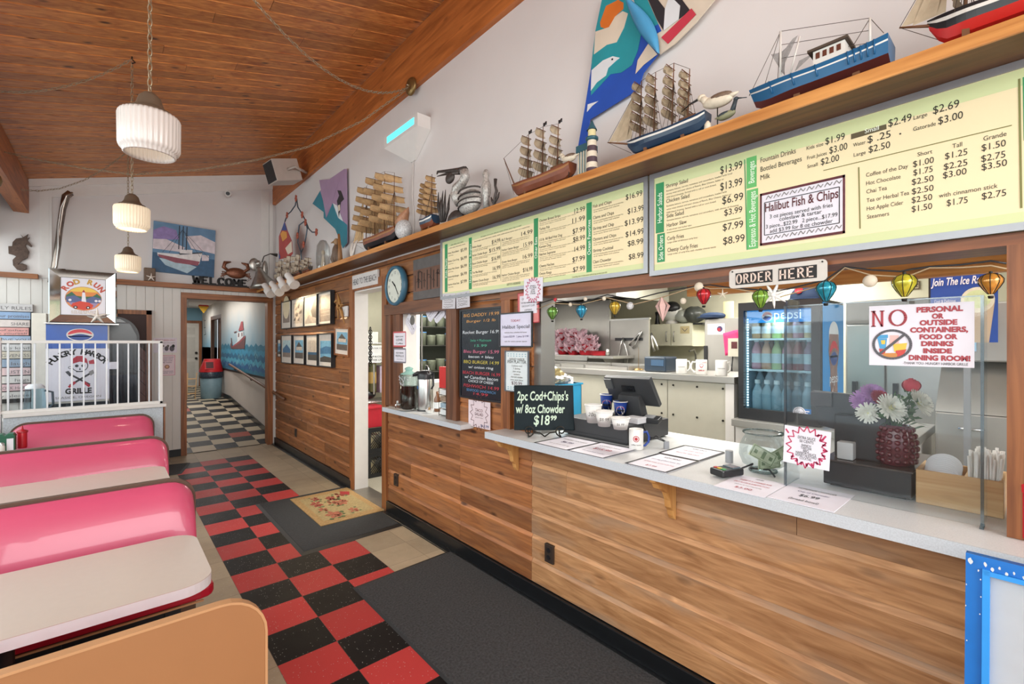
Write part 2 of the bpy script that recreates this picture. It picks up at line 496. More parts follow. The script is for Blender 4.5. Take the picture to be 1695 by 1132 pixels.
WALLW=mat('white_wall_paint','#d9d4d2',0.7,noise=0.04,scale=2.2,bump=0.03)
PANELW=mat('white_wall_panelling','#dcd9d4',0.6,noise=0.04,scale=3)
KCREAM=mat('kitchen_cream_paint','#d8d5bd',0.6,noise=0.03)
COVE=mat('black_cove_base','#15171a',0.3,noise=0.2)
FLOORM=floor_tiles('vinyl_floor_tiles',0.962,2.292,(0.657,1.572,7.785),0,'#111113','#c2403f','#b3a48c')
RAMPM=floor_tiles('hall_floor_tiles',0.963,8.45,None,0,'#bcaf97','#202022','#b3a48c','#9a4a3c')
KFLOOR=mat('speckled_kitchen_floor','#b9b2a0',0.4,noise=0.35,scale=120)
M().box(-1.3,2.10,-3.0,8.46,-0.06,0).struct('floor',FLOORM)
M().box(2.10,6.4,-3.0,6.4,-0.06,-0.001).struct('floor_kitchen',KFLOOR)
# ceiling boards, laid across the slope
m=M();random.seed(3)
y=-3.0;pitch=0.145
while y<8.5:
 x=-1.25
 while x<2.16:
  ln=random.uniform(1.2,3.4);x1=min(2.16,x+ln)
  m.tint=random.uniform(-0.75,0.6)
  g=0.0045
  a,b=(x+0.0015,zc(x)),(x1-0.0015,zc(x1))
  ya,yb=y+g/2,y+pitch-g/2
  vs=[(a[0],ya,a[1]+0.006),(b[0],ya,b[1]+0.006),(b[0],yb,b[1]+0.006),(a[0],yb,a[1]+0.006),(a[0],ya+0.006,a[1]),(b[0],ya+0.006,b[1]),(b[0],yb-0.006,b[1]),(a[0],yb-0.006,a[1])]
  m.add(vs,[(7,6,5,4),(1,2,6,5),(2,3,7,6),(3,0,4,7)])
  m.tint+=1.1;m.add(vs,[(0,1,5,4)])
  x=x1
 y+=pitch
m.tint=-1.2
m.add([(-1.3,-3.1,zc(-1.3)+0.008),(2.2,-3.1,zc(2.2)+0.008),(2.2,8.5,zc(2.2)+0.008),(-1.3,8.5,zc(-1.3)+0.008),(-1.3,-3.1,zc(-1.3)+0.08),(2.2,-3.1,zc(2.2)+0.08),(2.2,8.5,zc(2.2)+0.08),(-1.3,8.5,zc(-1.3)+0.08)],[(3,2,1,0),(4,5,6,7),(0,1,5,4),(1,2,6,5),(2,3,7,6),(3,0,4,7)])
m.struct('ceiling',CEILW)
m=M();m.tint=0.25;m.box(2.045,2.2,-3,YB,3.955,4.44);m.struct('trim_1',BEAMW) # the beam along the counter wall
m=M();m.tint=-0.2
m.box(-0.89,-0.756,-3,YB,3.30,3.70);m.struct('trim_2',BEAMW) # the beam on the window side
def lap(m,y0,y1,z0,z1,x=XW,pitch=0.156,zb=0.108,seg=(0.9,2.4),seed=1,tb=0.0):
 """bevelled horizontal boards facing -x"""
 random.seed(seed)
 k=int(math.floor((z0-zb)/pitch+1e-6))
 while zb+k*pitch<z1-1e-4:
  a,b=max(z0,zb+k*pitch),min(z1,zb+(k+1)*pitch)
  full=b>zb+(k+1)*pitch-1e-4
  y=y0-random.uniform(0,0.8)
  while y<y1:
   yy=y+random.uniform(*seg)
   p,q=max(y,y0),min(yy,y1)
   y=yy
   if q-p<0.004:continue
   m.tint=tb+random.uniform(-0.6,0.5)
   p+=0.001;q-=0.001
   j=random.uniform(0,0.003)
   zt=b-0.026 if full and b-a>0.03 else b
   vs=[]
   for yy_ in(p,q):
    vs+=[(x-j,yy_,a+0.006),(x-j,yy_,zt),(x+0.014,yy_,b),(x+0.03,yy_,b),(x+0.03,yy_,a+0.006)]
   m.add(vs,[(4,3,2,1,0),(5,6,7,8,9),(0,1,6,5),(2,3,8,7),(3,4,9,8),(4,0,5,9)])
   m.tint+=0.75  # bevels tinted lighter: worn edges, with the light they catch painted in
   m.add(vs,[(1,2,7,6)])
  k+=1
m=M();m.m=0
lap(m,5.17,YB,0.108,2.49,seed=4)
lap(m,4.28,5.17,2.31,2.49,seed=5)
lap(m,3.02,4.28,2.03,2.49,seed=6)
lap(m,3.02,4.27,0.108,1.02,seed=8,tb=0.35)
lap(m,2.2,3.02,0.108,2.03,seed=9,tb=0.4)
m.m=1
lap(m,-1.8,2.2,0.108,1.04,seg=(1.4,3.2),seed=10)
# core of the wall behind the boards
m.m=2;m.tint=0
for y0,y1,z0,z1 in((5.16,YB,0,2.49),(4.28,5.17,2.31,2.49),(3.02,4.28,2.03,2.49),(3.02,4.27,0,1.02),(2.2,3.02,0,2.03),(-1.8,2.2,0,1.04),(-1.8,3.02,2.03,2.49)):
 m.box(XW+0.03,2.232,y0,y1,z0,z1)
m.m=3
m.box(XW,2.232,-1.8,YB,2.49,4.45)
m.struct('wall_right',[SIDING,COUNTERWOOD,WHITE,WALLW])
m=M() # black cove base
m.box(2.066,2.10,5.17,YB,0,0.108);m.box(2.066,2.10,-1.8,4.27,0,0.108)
m.box(2.02,2.066,-1.8,4.27,0,0.012);m.box(2.02,2.066,5.17,YB,0,0.012)
m.struct('baseboard_right',COVE,bevel=0.004)
m=M();m.box(-1.05,0.83,YB-0.015,YB,0,0.105);m.struct('baseboard_back',COVE)
# kitchen doorway
m=M()
m.box(2.07,2.10,5.10,5.20,0.0,2.25);m.box(2.07,2.10,4.27,4.37,0.0,2.25);m.box(2.066,2.10,4.268,5.202,2.25,2.34)
m.m=1
m.box(2.09,2.245,5.09,5.12,0,2.25);m.box(2.09,2.245,4.355,4.38,0,2.25);m.box(2.09,2.245,4.36,5.11,2.235,2.26)
m.struct('door_1',[TRIMWOOD,WHITE])
M().box(2.03,2.26,4.3,5.2,0.0,0.016).struct('trim_3',mat('aluminium_threshold','#9b9488',0.4,0.8))
# coffee window frame and posts
m=M()
m.box(2.06,2.09,3.96,4.27,1.057,1.94);m.box(2.05,2.235,3.02,3.165,1.057,1.94);m.m=2;m.box(2.091,2.236,3.965,4.27,1.057,1.94)
m.m=1;m.box(2.045,2.235,2.995,4.266,1.94,2.045)
m.m=0;m.box(2.04,2.06,4.12,4.15,1.08,1.939)
m.struct('window_1',[DARKTRIM,DARKTRIMY,WHITE])
# order window: posts, header
m=M()
m.box(2.055,2.25,2.38,2.475,1.081,1.963);m.box(2.05,2.25,-0.16,0.072,1.081,1.963)
m.m=1;m.box(2.052,2.25,-0.5,2.48,1.963,2.017)
m.m=2;m.box(2.6,2.65,-0.6,W(1137,480,x=2.6).y,W(1420,468,x=2.6).z,2.3)
m.m=3;m.box(2.11,2.24,2.135,2.2,1.06,1.965)
m.struct('window_2',[TRIMWOOD,TRIMWOODY,wood('inner_header','#a8682c','#cf9148','Y',0.5),STEEL2])
# counter slab with its edge, and the coffee sill
CTOP=mat('speckled_laminate','#d6d8d8',0.3,noise=0.1,scale=220)
CEDGE=mat('speckled_laminate_edge','#c3cad0',0.35,noise=0.14,scale=220)
t=thing('counter','long speckled white order counter carried on wooden brackets in front of the kitchen window','counter',(2.3,1.0,1.04))
M().prism([(1.885,-1.3),(2.80,-1.3),(2.80,2.13),(2.088,2.13),(2.088,2.43),(1.885,2.43)],(0,0,1.042),V((1,0,0)),V((0,1,0)),V((0,0,.038))).build('countertop',CTOP,t,bevel=0.003)
M().box(1.878,1.8855,-1.3,2.43,1.038,1.081).build('edge_strip',CEDGE,t)
BRACKW=wood('oak_bracket','#b97f42','#dba867','Z',0.45,14,knots=0.1)
prof=[(0,0),(-0.185,0),(-0.185,-0.02),(-0.165,-0.03),(-0.15,-0.055),(-0.115,-0.065),(-0.075,-0.09),(-0.055,-0.13),(-0.05,-0.165),(-0.03,-0.185),(-0.025,-0.21),(-0.012,-0.23),(0,-0.235)]
for yb in(2.36,1.21,0.02):
 M().prism(prof,(2.088,yb,1.04),V((1,0,0)),UP,V((0,-0.035,0))).build('bracket',BRACKW,t,bevel=0.003)
t=thing('coffee_sill','grey laminate ledge below the coffee window','ledge',(2.1,3.4,1.02))
M().box(1.975,2.6,2.845,4.15,1.02,1.056).build('ledge',CTOP,t,bevel=0.003)
M().box(1.97,1.976,2.845,4.15,1.018,1.057).build('edge_strip',CEDGE,t)
# back wall with the hall doorway
m=M()
random.seed(12)
def band(x0,x1,z0,z1):
 x=x0
 while x<x1-1e-4:
  xx=min(x1,x+0.103)
  m.box(x+0.0025,xx-0.0025,YB,YB+0.02,z0,z1);x=xx
band(-1.05,0.83,0,2.49);band(0.83,2.09,2.42,2.49)
m.m=1
m.box(-1.05,0.86,YB+0.012,YB+0.14,0,2.6);m.box(0.86,1.98,YB+0.012,YB+0.14,2.36,2.6);m.box(1.98,2.2,YB+0.012,YB+0.14,0,2.6)
m.m=2
pts=[(-1.2,2.49),(2.2,2.49),(2.2,zc(2.2)),(-1.2,zc(-1.2))]
m.prism(pts,(0,YB,0),V((1,0,0)),UP,V((0,0.14,0)))
m.struct('wall_back',[PANELW,PANELW,WALLW])
m=M() # flat trim boards on the white gable
def slope_strip(x0,x1,d0,d1,th):
 m.prism([(x0,zc(x0)-d1),(x1,zc(x1)-d1),(x1,zc(x1)-d0),(x0,zc(x0)-d0)],(0,YB,0),V((1,0,0)),UP,V((0,-th,0)))
slope_strip(-0.756,2.05,0.0,0.095,0.03);slope_strip(-0.65,2.05,0.095,0.24,0.016)
m.box(-0.66,-0.576,YB-0.022,YB,2.5,3.6);m.box(-0.575,-0.55,YB-0.026,YB,2.5,3.6);m.box(1.87,1.985,YB-0.012,YB,2.5,zc(1.87)-0.25);m.box(1.99,2.044,YB-0.034,YB,2.5,3.95)
m.struct('trim_4',WHITE)
m=M()
m.box(0.805,0.875,YB-0.022,YB+0.15,0,2.36);m.box(1.965,2.045,YB-0.022,YB+0.15,0,2.36)
m.m=1;m.box(0.805,2.045,YB-0.024,YB+0.15,2.335,2.42)
m.struct('door_2',[TRIMWOOD,TRIMWOODX])
m=M();m.box(0.0,2.09,YB-0.085,YB,2.475,2.545);m.m=0
m.box(-1.04,-0.67,YB-0.085,YB,2.475,2.535);m.box(-0.56,0.0,YB-0.085,YB,2.475,2.545)
m.solo('plate_shelf',TRIMWOODX,'narrow brown ledge across the back wall above the hall doorway','shelf',bevel=0.004)
# window side wall
m=M()
m.box(-1.2,-1.05,-3,8.5,0,0.85);m.box(-1.2,-1.05,-3,8.5,3.0,zc(-1.1)+0.05)
for yy in(-2.9,-0.6,1.7,4.0,6.3,8.44):m.box(-1.2,-1.05,yy-0.06,yy+0.06,0.85,3.0)
m.struct('wall_left',WALLW)
for i,(a,b)in enumerate(((-2.84,-0.66),(-0.54,1.64),(1.76,3.94),(4.06,6.24),(6.36,8.38))):
 m=M()
 m.box(-1.14,-1.1,a,b,0.85,0.9);m.box(-1.14,-1.1,a,b,2.95,3.0);m.box(-1.14,-1.1,a,a+0.04,0.9,2.95);m.box(-1.14,-1.1,b-0.04,b,0.9,2.95)
 m.m=1;m.box(-1.123,-1.117,a+0.04,b-0.04,0.9,2.95)
 m.struct('window_%d'%(i+3),[WHITE,thin_glass('window_pane')])
# hall beyond the doorway: a ramp up to a landing
zr=lambda y:0.0 if y<8.5 else min(0.335,(y-8.5)*0.0872)
yr=8.5+0.335/0.0872
m=M()
m.add([(0.6,8.45,0),(2.16,8.45,0),(2.16,yr,0.335),(0.6,yr,0.335),(0.6,17.3,0.335),(2.4,17.3,0.335),(2.4,yr,0.335)],[(0,1,2,3),(3,2,6,5,4)])
m.struct('floor_hall',RAMPM,solid=0.02)
HALLW=mat('hall_white_paint','#cfc8c2',0.65,noise=0.05,scale=1.5)
# mural wall
SKYM=bpy.data.materials.new('mural_sky');SKYM.use_nodes=True
N,L=nt(SKYM);b=N['Principled BSDF'];b.inputs['Roughness'].default_value=0.7
tc=N.new('ShaderNodeTexCoord');sp=N.new('ShaderNodeSeparateXYZ');L.new(tc.outputs['Object'],sp.inputs[0])
no=N.new('ShaderNodeTexNoise');no.inputs['Scale'].default_value=2.0;L.new(tc.outputs['Object'],no.inputs[0])
ma=N.new('ShaderNodeMath');ma.operation='MULTIPLY_ADD';ma.inputs[1].default_value=0.5;L.new(no.outputs['Fac'],ma.inputs[0]);L.new(sp.outputs[2],ma.inputs[2])
rp=N.new('ShaderNodeValToRGB');e=rp.color_ramp.elements
e[0].position=0.0;e[0].color=lin('#7fb0c8');e[1].position=1.0;e[1].color=lin('#cfccc4')
mr=N.new('ShaderNodeMapRange');mr.inputs[1].default_value=1.75;mr.inputs[2].default_value=2.65
L.new(ma.outputs[0],mr.inputs[0]);L.new(mr.outputs[0],rp.inputs[0]);L.new(rp.outputs[0],b.inputs[0])
SEAM=[mat('mural_sea_%d'%i,h,0.6,noise=0.3,scale=9)for i,h in enumerate(('#2f7f9e','#3a93b8','#276f96','#4aa5c4','#2a6aa0'))]
m=M()
m.box(2.12,2.2,8.5,13.5,0,1.05);m.m=1;m.box(2.12,2.2,8.5,13.5,1.05,2.8)
m.m=2;m.box(2.108,2.12,8.5,13.5,1.02,1.06)
m.m=3
m.prism([(8.5,0),(yr,0.335),(13.5,0.335),(13.5,0.45),(yr,0.45),(8.5,0.115)],(2.105,0,0),V((0,1,0)),UP,V((0.015,0,0)))
m.m=1;m.box(2.16,2.24,13.5,13.66,0.33,2.8);m.box(2.2,2.28,15.1,17.3,0.33,2.8);m.box(2.16,2.24,13.5,15.2,2.32,2.8)
m.m=4;m.box(2.20,2.28,15.1,17.29,0.9,1.55)
m.m=5;m.box(2.3,2.32,13.6,15.2,0.33,2.4);m.box(2.13,2.2,15.05,15.17,0.33,2.3);m.box(2.13,2.2,13.55,13.66,0.33,2.3);m.box(2.13,2.2,13.55,15.17,2.3,2.4)
m.struct('wall_hall_right',[HALLW,SKYM,INK,COVE,SEAM[1],mat('brown_hall_door','#5d3a26',0.5)])
m=M();m.box(0.5,0.6,8.5,17.3,0,2.8);m.struct('wall_hall_left',HALLW)
m=M();m.box(0.5,2.4,17.25,17.35,0,2.8);m.m=1;m.box(1.55,2.25,17.235,17.25,0.36,1.6);m.struct('wall_hall_end',[mat('hall_pale_blue','#86b4c9',0.7,noise=0.1,scale=2),SEAM[1]])
M().box(0.5,2.4,8.5,17.35,2.75,2.85).struct('ceiling_hall',HALLW)
# the painted sea and boat are paint on that wall
pm=Panel((2.117,13.49,2.75),DY,UP,4.95,1.7,0.001)
random.seed(5)
for row in range(6):
 zt=1.62-row*0.1
 pts=[]
 n=26
 for i in range(n+1):
  pts.append((i/n,(2.75-zt-(0.035 if i%2 else-0.02)-random.uniform(-0.015,0.015))/1.7))
 pm.poly([(0,(2.75-1.06)/1.7),(1,(2.75-1.06)/1.7)]+pts[::-1],SEAM[row%5],0.0004+row*0.0006)
for k in range(26):
 a=random.uniform(0.02,0.97);bb=random.uniform(0.72,0.94);q=random.uniform(0.012,0.02)
 pm.line([(a,bb),(a+q,bb+0.05),(a+2*q,bb),(a+3*q,bb+0.05)],0.012,mat('mural_foam','#8fd0dc',0.6)if k%3 else SEAM[4],0.005)
def mural(pts,mt,lift):pm.poly([pm.ab(295+x*160/1132,480+y*160/1132)for x,y in pts][::-1],mt,lift)
BR=mat('mural_brown','#6a4648',0.6);PK=mat('mural_red','#a04a50',0.6);WP=mat('mural_white','#d9dde0',0.6)
mural([(612,660),(625,690),(780,688),(790,530),(720,600),(640,655),(615,620)],BR,0.0062)
mural([(640,655),(720,600),(790,530),(790,550),(715,625),(640,668)],PK,0.0068)
mural([(655,640),(695,600),(690,500),(765,485),(768,545),(715,600)],WP,0.0066)
mural([(708,480),(740,370),(760,365),(768,470)],PK,0.0067)
mural([(705,505),(718,503),(718,550),(705,552)],BR,0.0072);mural([(745,500),(756,498),(756,540),(745,542)],BR,0.0072)
mural([(655,490),(688,480),(688,492),(660,502)],BR,0.0072);mural([(622,560),(628,560),(634,640),(622,640)],BR,0.0072)
o=pm.done(None,'painted_mural')
o['kind']='structure'
# kitchen shell
m=M()
m.box(5.7,5.8,-3,6.4,0,2.6);m.m=0
m.box(2.24,5.8,6.3,6.4,0,2.6)
m.box(2.24,5.8,-3.1,-3.0,0,2.6)
m.struct('wall_kitchen',KCREAM)
M().box(2.235,5.8,-3,6.4,2.5,2.6).struct('ceiling_kitchen',WHITE)
# ------------------------------------------------------------------ dining booths
PINK=mat('pink_vinyl','#cc5071',0.36,noise=0.05,scale=3,coat=0.35)
SEATRED=mat('red_vinyl_seat','#b3182f',0.35,noise=0.05)
TAN=mat('tan_laminate','#9c6b43',0.42,noise=0.05,scale=5)
TANEDGE=mat('tan_edge_band','#b98a60',0.4)
BROWNP=mat('brown_laminate','#5c4232',0.45)
TTOP=mat('beige_table_laminate','#c6b8ad',0.32,noise=0.02,scale=40)
TEDGE=mat('white_table_edge','#e2e2e4',0.3)
BX0,BX1=-0.69,0.36
def rounded(x0,x1,z0,z1,r,n=7):
 pts=[(x0,z0),(x1,z0)]
 for k in range(n+1):
  a=PI/2*k/n;pts.append((x1-r+r*math.cos(a),z1-r+r*math.sin(a)))
 for k in range(n+1):
  a=PI/2+PI/2*k/n;pts.append((x0+r+r*math.cos(a),z1-r+r*math.sin(a)))
 return pts
def booth(yf,h,sgn,label,panelmat,edgemat):
 """a bench whose vinyl back faces -y (sgn -1) or +y (sgn +1); yf is the vinyl face at the top"""
 t=thing('booth_bench',label,'bench',(0,yf,0),'booth benches along the windows')
 # vinyl back
 rings=[];n=28;r=0.115
 for i in range(n+1):
  k=i/n;x=BX0+(BX1-BX0)*(0.5-0.5*math.cos(PI*k))
  e=min(x-BX0,BX1-x)
  zt=h-(r-math.sqrt(max(0,r*r-(r-e)**2))if e<r else 0)
  P=[]
  for j in range(11):
   v=j/10;z=0.40+(zt-0.40)*v
   y=0.10*(1-v)+0.035*math.sin(PI*min(1,v*1.05))-0.03*max(0,v-0.85)/0.15
   P.append((x,yf+sgn*y,z))
  P+=[(x,yf-sgn*0.055,zt),(x,yf-sgn*0.055,0.40)]
  rings.append(P)
 M().loft(rings).build('backrest',PINK,t)
 m=M()
 out=rounded(BX0-0.008,BX1+0.008,0.0,h+0.012,0.12)
 m.prism(out,(0,yf-sgn*0.057,0),V((1,0,0)),UP,V((0,-sgn*0.026,0)))
 m.build('back_panel',panelmat,t)
 m=M();path=out[1:]+out[:1];rings=[]
 for i,(px_,pz_)in enumerate(path):
  q0,q1=path[max(i-1,0)],path[min(i+1,len(path)-1)]
  d=V((q1[0]-q0[0],q1[1]-q0[1],0)).normalized();nx,nz=d.y,-d.x
  yc=yf-sgn*0.07
  rings.append([(px_-nx*0.003,yc-0.0155,pz_-nz*0.003),(px_+nx*0.004,yc-0.0155,pz_+nz*0.004),(px_+nx*0.004,yc+0.0155,pz_+nz*0.004),(px_-nx*0.003,yc+0.0155,pz_-nz*0.003)])
 m.loft(rings,smooth=False)
 m.build('edge_band',edgemat,t)
 y0,y1=yf+sgn*0.09,yf+sgn*0.40
 m=M();m.prism([(BX0,0),(BX1-0.05,0),(BX1,0.05),(BX1+0.035,0.12)]+[(BX1+0.04-0.06*(1-math.cos(a)),0.25+0.06*math.sin(a))for a in(0.2,0.6,1.0,1.57)]+[(BX0,0.31)],(0,y0,0.415),V((1,0,0)),V((0,sgn,0)),V((0,0,0.055)))
 s_=m.build('seat',SEATRED,t,bevel=0.012)
 m=M();m.box(BX0,BX1-0.01,y1-sgn*0.004,y1+sgn*0.006,0.407,0.415);m.build('piping',TANEDGE,s_)
 m=M();m.box(BX0,BX1-0.1,y1-sgn*0.02,y1-sgn*0.06,0.295,0.395);m.box(BX1-0.16,BX1-0.1,y1-sgn*0.005,y1-sgn*0.08,0.285,0.405)
 m.box(-0.2,-0.15,y1-sgn*0.01,y1-sgn*0.06,0.29,0.40);m.box(BX0+0.05,BX1-0.12,y0,y1-sgn*0.12,0,0.41)
 m.build('base',BLACKP,t)
 return t
booth(1.665,0.885,+1,'booth bench nearest the viewer, its plain tan back panel facing the room',TAN,TANEDGE)
booth(3.10,0.905,-1,'pink booth bench facing the nearest beige table',BROWNP,BROWNP)
booth(4.64,0.905,-1,'pink booth bench between the second and third tables, with dark brown top edge',BROWNP,BROWNP)
booth(6.24,0.90,-1,'pink booth bench against the speckled half wall with slats',BROWNP,BROWNP)
def table(yc,label,d=0.61):
 t=thing('booth_table',label,'table',(0,yc,0),'beige booth tables')
 out=[]
 x0,x1,y0,y1,r=-0.92,0.317,yc-d/2,yc+d/2,0.11
 out=[(x0,y0)]
 for k in range(9):
  a=-PI/2+PI/2*k/8;out.append((x1-r+r*math.cos(a),y0+r+r*math.sin(a)))
 for k in range(9):
  a=PI/2*k/8;out.append((x1-r+r*math.cos(a),y1-r+r*math.sin(a)))
 out.append((x0,y1))
 m=M();m.prism(out,(0,0,0.7385),V((1,0,0)),V((0,1,0)),V((0,0,0.0025)));m.build('tabletop',TTOP,t)
 m=M();m.prism(out,(0,0,0.70),V((1,0,0)),V((0,1,0)),V((0,0,0.0385)));m.build('edge_band',TEDGE,t)
 m=M();m.cyl((-0.3,yc,0.03),(-0.3,yc,0.66),0.045);m.box(-0.52,-0.08,yc-0.2,yc+0.2,0.66,0.70);m.box(-0.56,-0.04,yc-0.035,yc+0.035,0,0.035);m.box(-0.335,-0.265,yc-0.24,yc+0.24,0,0.035)
 m.build('pedestal',BLACKP,t)
table(2.44,'beige booth table with thick white edge nearest the viewer')
table(4.10,'beige booth table in the middle booth, striped with reflected light')
table(5.55,'beige booth table in the far booth holding the red ketchup bottle')
# napkin dispenser, ketchup and salt on the far table
zt=0.741
p=W(37,741,z=zt)
t=thing('ketchup_bottle','red squeeze ketchup bottle on the far booth table','bottle',p)
M().lathe([(0.001,0),(0.03,0),(0.031,0.01),(0.031,0.125),(0.029,0.135)],p,16).build('bottle',mat('ketchup_red','#c01326',0.35),t)
m=M().lathe([(0.034,0.133),(0.036,0.15),(0.02,0.16),(0.007,0.166),(0.004,0.195),(0.001,0.197)],p,16,flute=0.05,nf=8);m.build('cap',mat('ketchup_red_cap','#a50f20',0.35),t)
p=W(12,746,z=zt);p=V((p.x-0.01,p.y,zt))
t=thing('napkin_dispenser','green and white napkin dispenser on the far booth table','napkin dispenser',p)
G=mat('dispenser_green','#1d5d45',0.4)
m=M();m.box(p.x-0.06,p.x+0.06,p.y-0.05,p.y+0.05,zt,zt+0.12)
m.prism([(-0.065,0.12),(0.065,0.12),(0.05,0.15),(0.015,0.15),(0,0.135),(-0.015,0.15),(-0.05,0.15)],(p.x,p.y-0.05,zt),V((1,0,0)),UP,V((0,0.1,0)))
m.build('body',G,t,bevel=0.003)
m=M();m.box(p.x+0.012,p.x+0.052,p.y-0.0515,p.y-0.05,zt+0.01,zt+0.11);m.build('napkins',PAPER,t)
p2=V((p.x-0.015,p.y-0.08,zt))
t=thing('salt_shaker','white salt shaker in front of the green napkin dispenser','shaker',p2)
M().lathe([(0.001,0),(0.022,0),(0.022,0.055),(0.018,0.062)],p2,14).build('body',WHITE,t)
M().lathe([(0.019,0.06),(0.019,0.075),(0.012,0.086),(0.001,0.088)],p2,14).build('cap',mat('shaker_cap','#c9c9c9',0.3,0.8),t)
# half wall with slatted screen behind the last bench
YP=6.42
t=thing('slatted_screen','half wall of grey speckled laminate topped by a white framed screen of clear slats','screen',(-0.15,YP,0))
GREYLAM=mat('grey_speckled_laminate','#b9c1c8',0.5,noise=0.3,scale=150)
xa,xb=-0.745,0.452
M().box(xa,xb,YP-0.03,YP+0.06,0,0.965).build('panel',GREYLAM,t)
M().box(xa,xb+0.03,YP-0.05,YP+0.08,0.965,1.0).build('ledge',WHITE,t,bevel=0.004)
m=M();m.box(xa-0.02,xb,YP-0.02,YP+0.03,1.0,1.03);m.box(xa-0.02,xb,YP-0.02,YP+0.03,1.665,1.695);m.box(xa-0.055,xa-0.015,YP-0.03,YP+0.04,0,1.72);m.box(xb-0.028,xb,YP-0.02,YP+0.03,1.0,1.69)
m.build('frame',WHITE,t,bevel=0.003)
M().box(xb+0.005,xb+0.02,YP-0.03,YP+0.06,0,0.965).build('edge_trim',TRIMWOOD,t)
SLAT=bpy.data.materials.new('clear_acrylic_slat');SLAT.use_nodes=True
N,L=nt(SLAT);b=N['Principled BSDF'];b.inputs['Base Color'].default_value=(0.9,0.92,0.95,1);b.inputs['Alpha'].default_value=0.72;b.inputs['Roughness'].default_value=0.25
nz=N.new('ShaderNodeTexNoise');L.new(nz.outputs['Color'],b.inputs['Coat Tint'])
for i in range(14):
 x=xa+0.028+(xb-xa-0.06)*i/13
 m=M();m.box(x-0.0065,x+0.0065,YP-0.012,YP+0.022,1.03,1.665);m.build('slat',SLAT,t)
m=M()
def cor(u,v):
 x=xa+0.005+(xb-xa-0.03)*u
 return V((x,YP+0.005+0.004*math.sin(u*2*PI*26),1.03+0.635*v))
m.grid(cor,160,1);m.build('clear_sheet',thin_glass('corrugated_acrylic','#eef1f5',0.05,0.1),t)
# small ledge at the window side
m=M();m.box(-1.05,-0.80,5.93,6.36,0.86,0.9);m.m=1;m.box(-1.04,-0.82,5.95,6.35,0,0.86)
m.solo('window_cabinet',[mat('grey_ledge_top','#a9a5a0',0.4),WHITE],'low white cabinet beside the half wall at the window','cabinet')
# rules plaque made like a stack of books, on the back wall
yq=YB-0.05
t=thing('rules_plaque','wall plaque shaped like stacked pastel book spines with family rules','wall sign',(W(20,600,y=yq).x,yq,0.95))
rows=[(400,478,'#c9c6c6','FAMILY RULES',340),(485,557,'#8fa9cb','keep your promises',318),(565,638,'#d8ccc8','SHARE',312),(645,722,'#d99f9b','think of others\nbefore yourself',300),(730,805,'#9fb2cc','I LOVE YOU',318),(815,882,'#cfccca','be kind',318),(888,960,'#c9bfae','FORGIVENESS',318),(968,1046,'#8f9fb2','laugh',318),(1055,1130,'#d9bcbc','LISTEN',318),(1140,1212,'#d5cfca','hugs',318),(1222,1290,'#d6b5b8','WORK HARD',318),(1300,1370,'#d5cfca','say please',318)]
for ya,yb_,hx,s_,xr in rows:
 k=270/1695
 a=W(-60,440+ya*k,y=yq);c=W(xr*k,440+yb_*k,y=yq)
 pn=Panel((max(a.x,-1.045),yq,W(52,440+ya*k,y=yq).z),V((1,0,0)),UP,c.x-max(a.x,-1.045),W(52,440+ya*k,y=yq).z-W(52,440+yb_*k,y=yq).z,0.04)
 o=pn.base(mat('spine_'+hx[1:],hx,0.7,noise=0.15),t,'spine',bevel=0.003)
 for i,ln in enumerate(s_.split('\n')):
  two='\n' in s_
  pn.text(ln,0.96,0.78 if not two else 0.46+0.42*i,pn.h*(0.62 if not two else 0.36),mat('spine_text','#6d6a6c',0.7),al='R',width=pn.w*min(1.3,0.1*len(ln)))
 pn.done(o)
M().box(-1.048,W(54,600,y=yq).x,yq+0.01,YB-.001,W(30,503,y=yq).z*1-1.22,W(30,503,y=yq).z).build('backing',INK,t)
# soda fountain with the pirate panel
YS=7.35
def bx(px):return W(px,560,y=YS).x
def bz(py,px=130):return W(px,py,y=YS).z
t=thing('soda_fountain','self-serve soda fountain with blue logo header and pirate skull side panel','drink machine',(bx(120),YS+0.3,0))
top=bz(537)
m=M();m.box(bx(52),bx(76.5),YS,YS+0.55,0,W(60,518,y=YS).z);m.box(bx(75),bx(181),YS+0.01,YS+0.5,0,top);m.build('body',mat('cream_enamel','#d9d4c9',0.4),t,bevel=0.004)
pn=Panel((bx(76),YS,top-0.005),V((1,0,0)),UP,bx(178)-bx(76),top-bz(576),0.01)
o=pn.base(mat('soda_blue','#1450a8',0.3),t,'header')
LB=Panel(pn.o,pn.u,pn.v,pn.w,pn.h)
def sodaglobe(pn,cx,cy,r,squash=1.0):
 kk=pn.w/pn.h
 pn.disc(cx,cy,r*1.12,WHITE,0.001,rb=r*1.12*kk*squash,n=36)
 up=[(cx+r*math.cos(a),cy-r*kk*squash*math.sin(a))for a in[PI*i/16 for i in range(17)]]
 rd=mat('soda_red','#d2192c',0.35)
 bl=mat('soda_deep_blue','#0d3c8c',0.35)
 wave1=[(cx-r+2*r*i/12,cy-r*kk*squash*(0.12+0.3*math.sin(PI*i/12*1.2-0.5)))for i in range(13)]
 wave2=[(cx-r*0.97+1.94*r*i/12,cy+r*kk*squash*(0.28-0.42*math.sin(PI*i/12*1.1-0.2)))for i in range(13)]
 pn.poly(([p for p in up[1:-1]]+[wave1[0]]+wave1[1:])[::1],rd,0.0016)
 dn=[(cx+r*math.cos(-a),cy+r*kk*squash*math.sin(a))for a in[PI*i/16 for i in range(17)]]
 pn.poly((dn[1:-1]+wave2),bl,0.0016)
sodaglobe(pn,0.54,0.42,0.2,0.62)
pn.done(o)
pn=Panel((bx(76),YS-0.004,bz(577)),V((1,0,0)),UP,bx(181)-bx(76),bz(577)-bz(663),0.01)
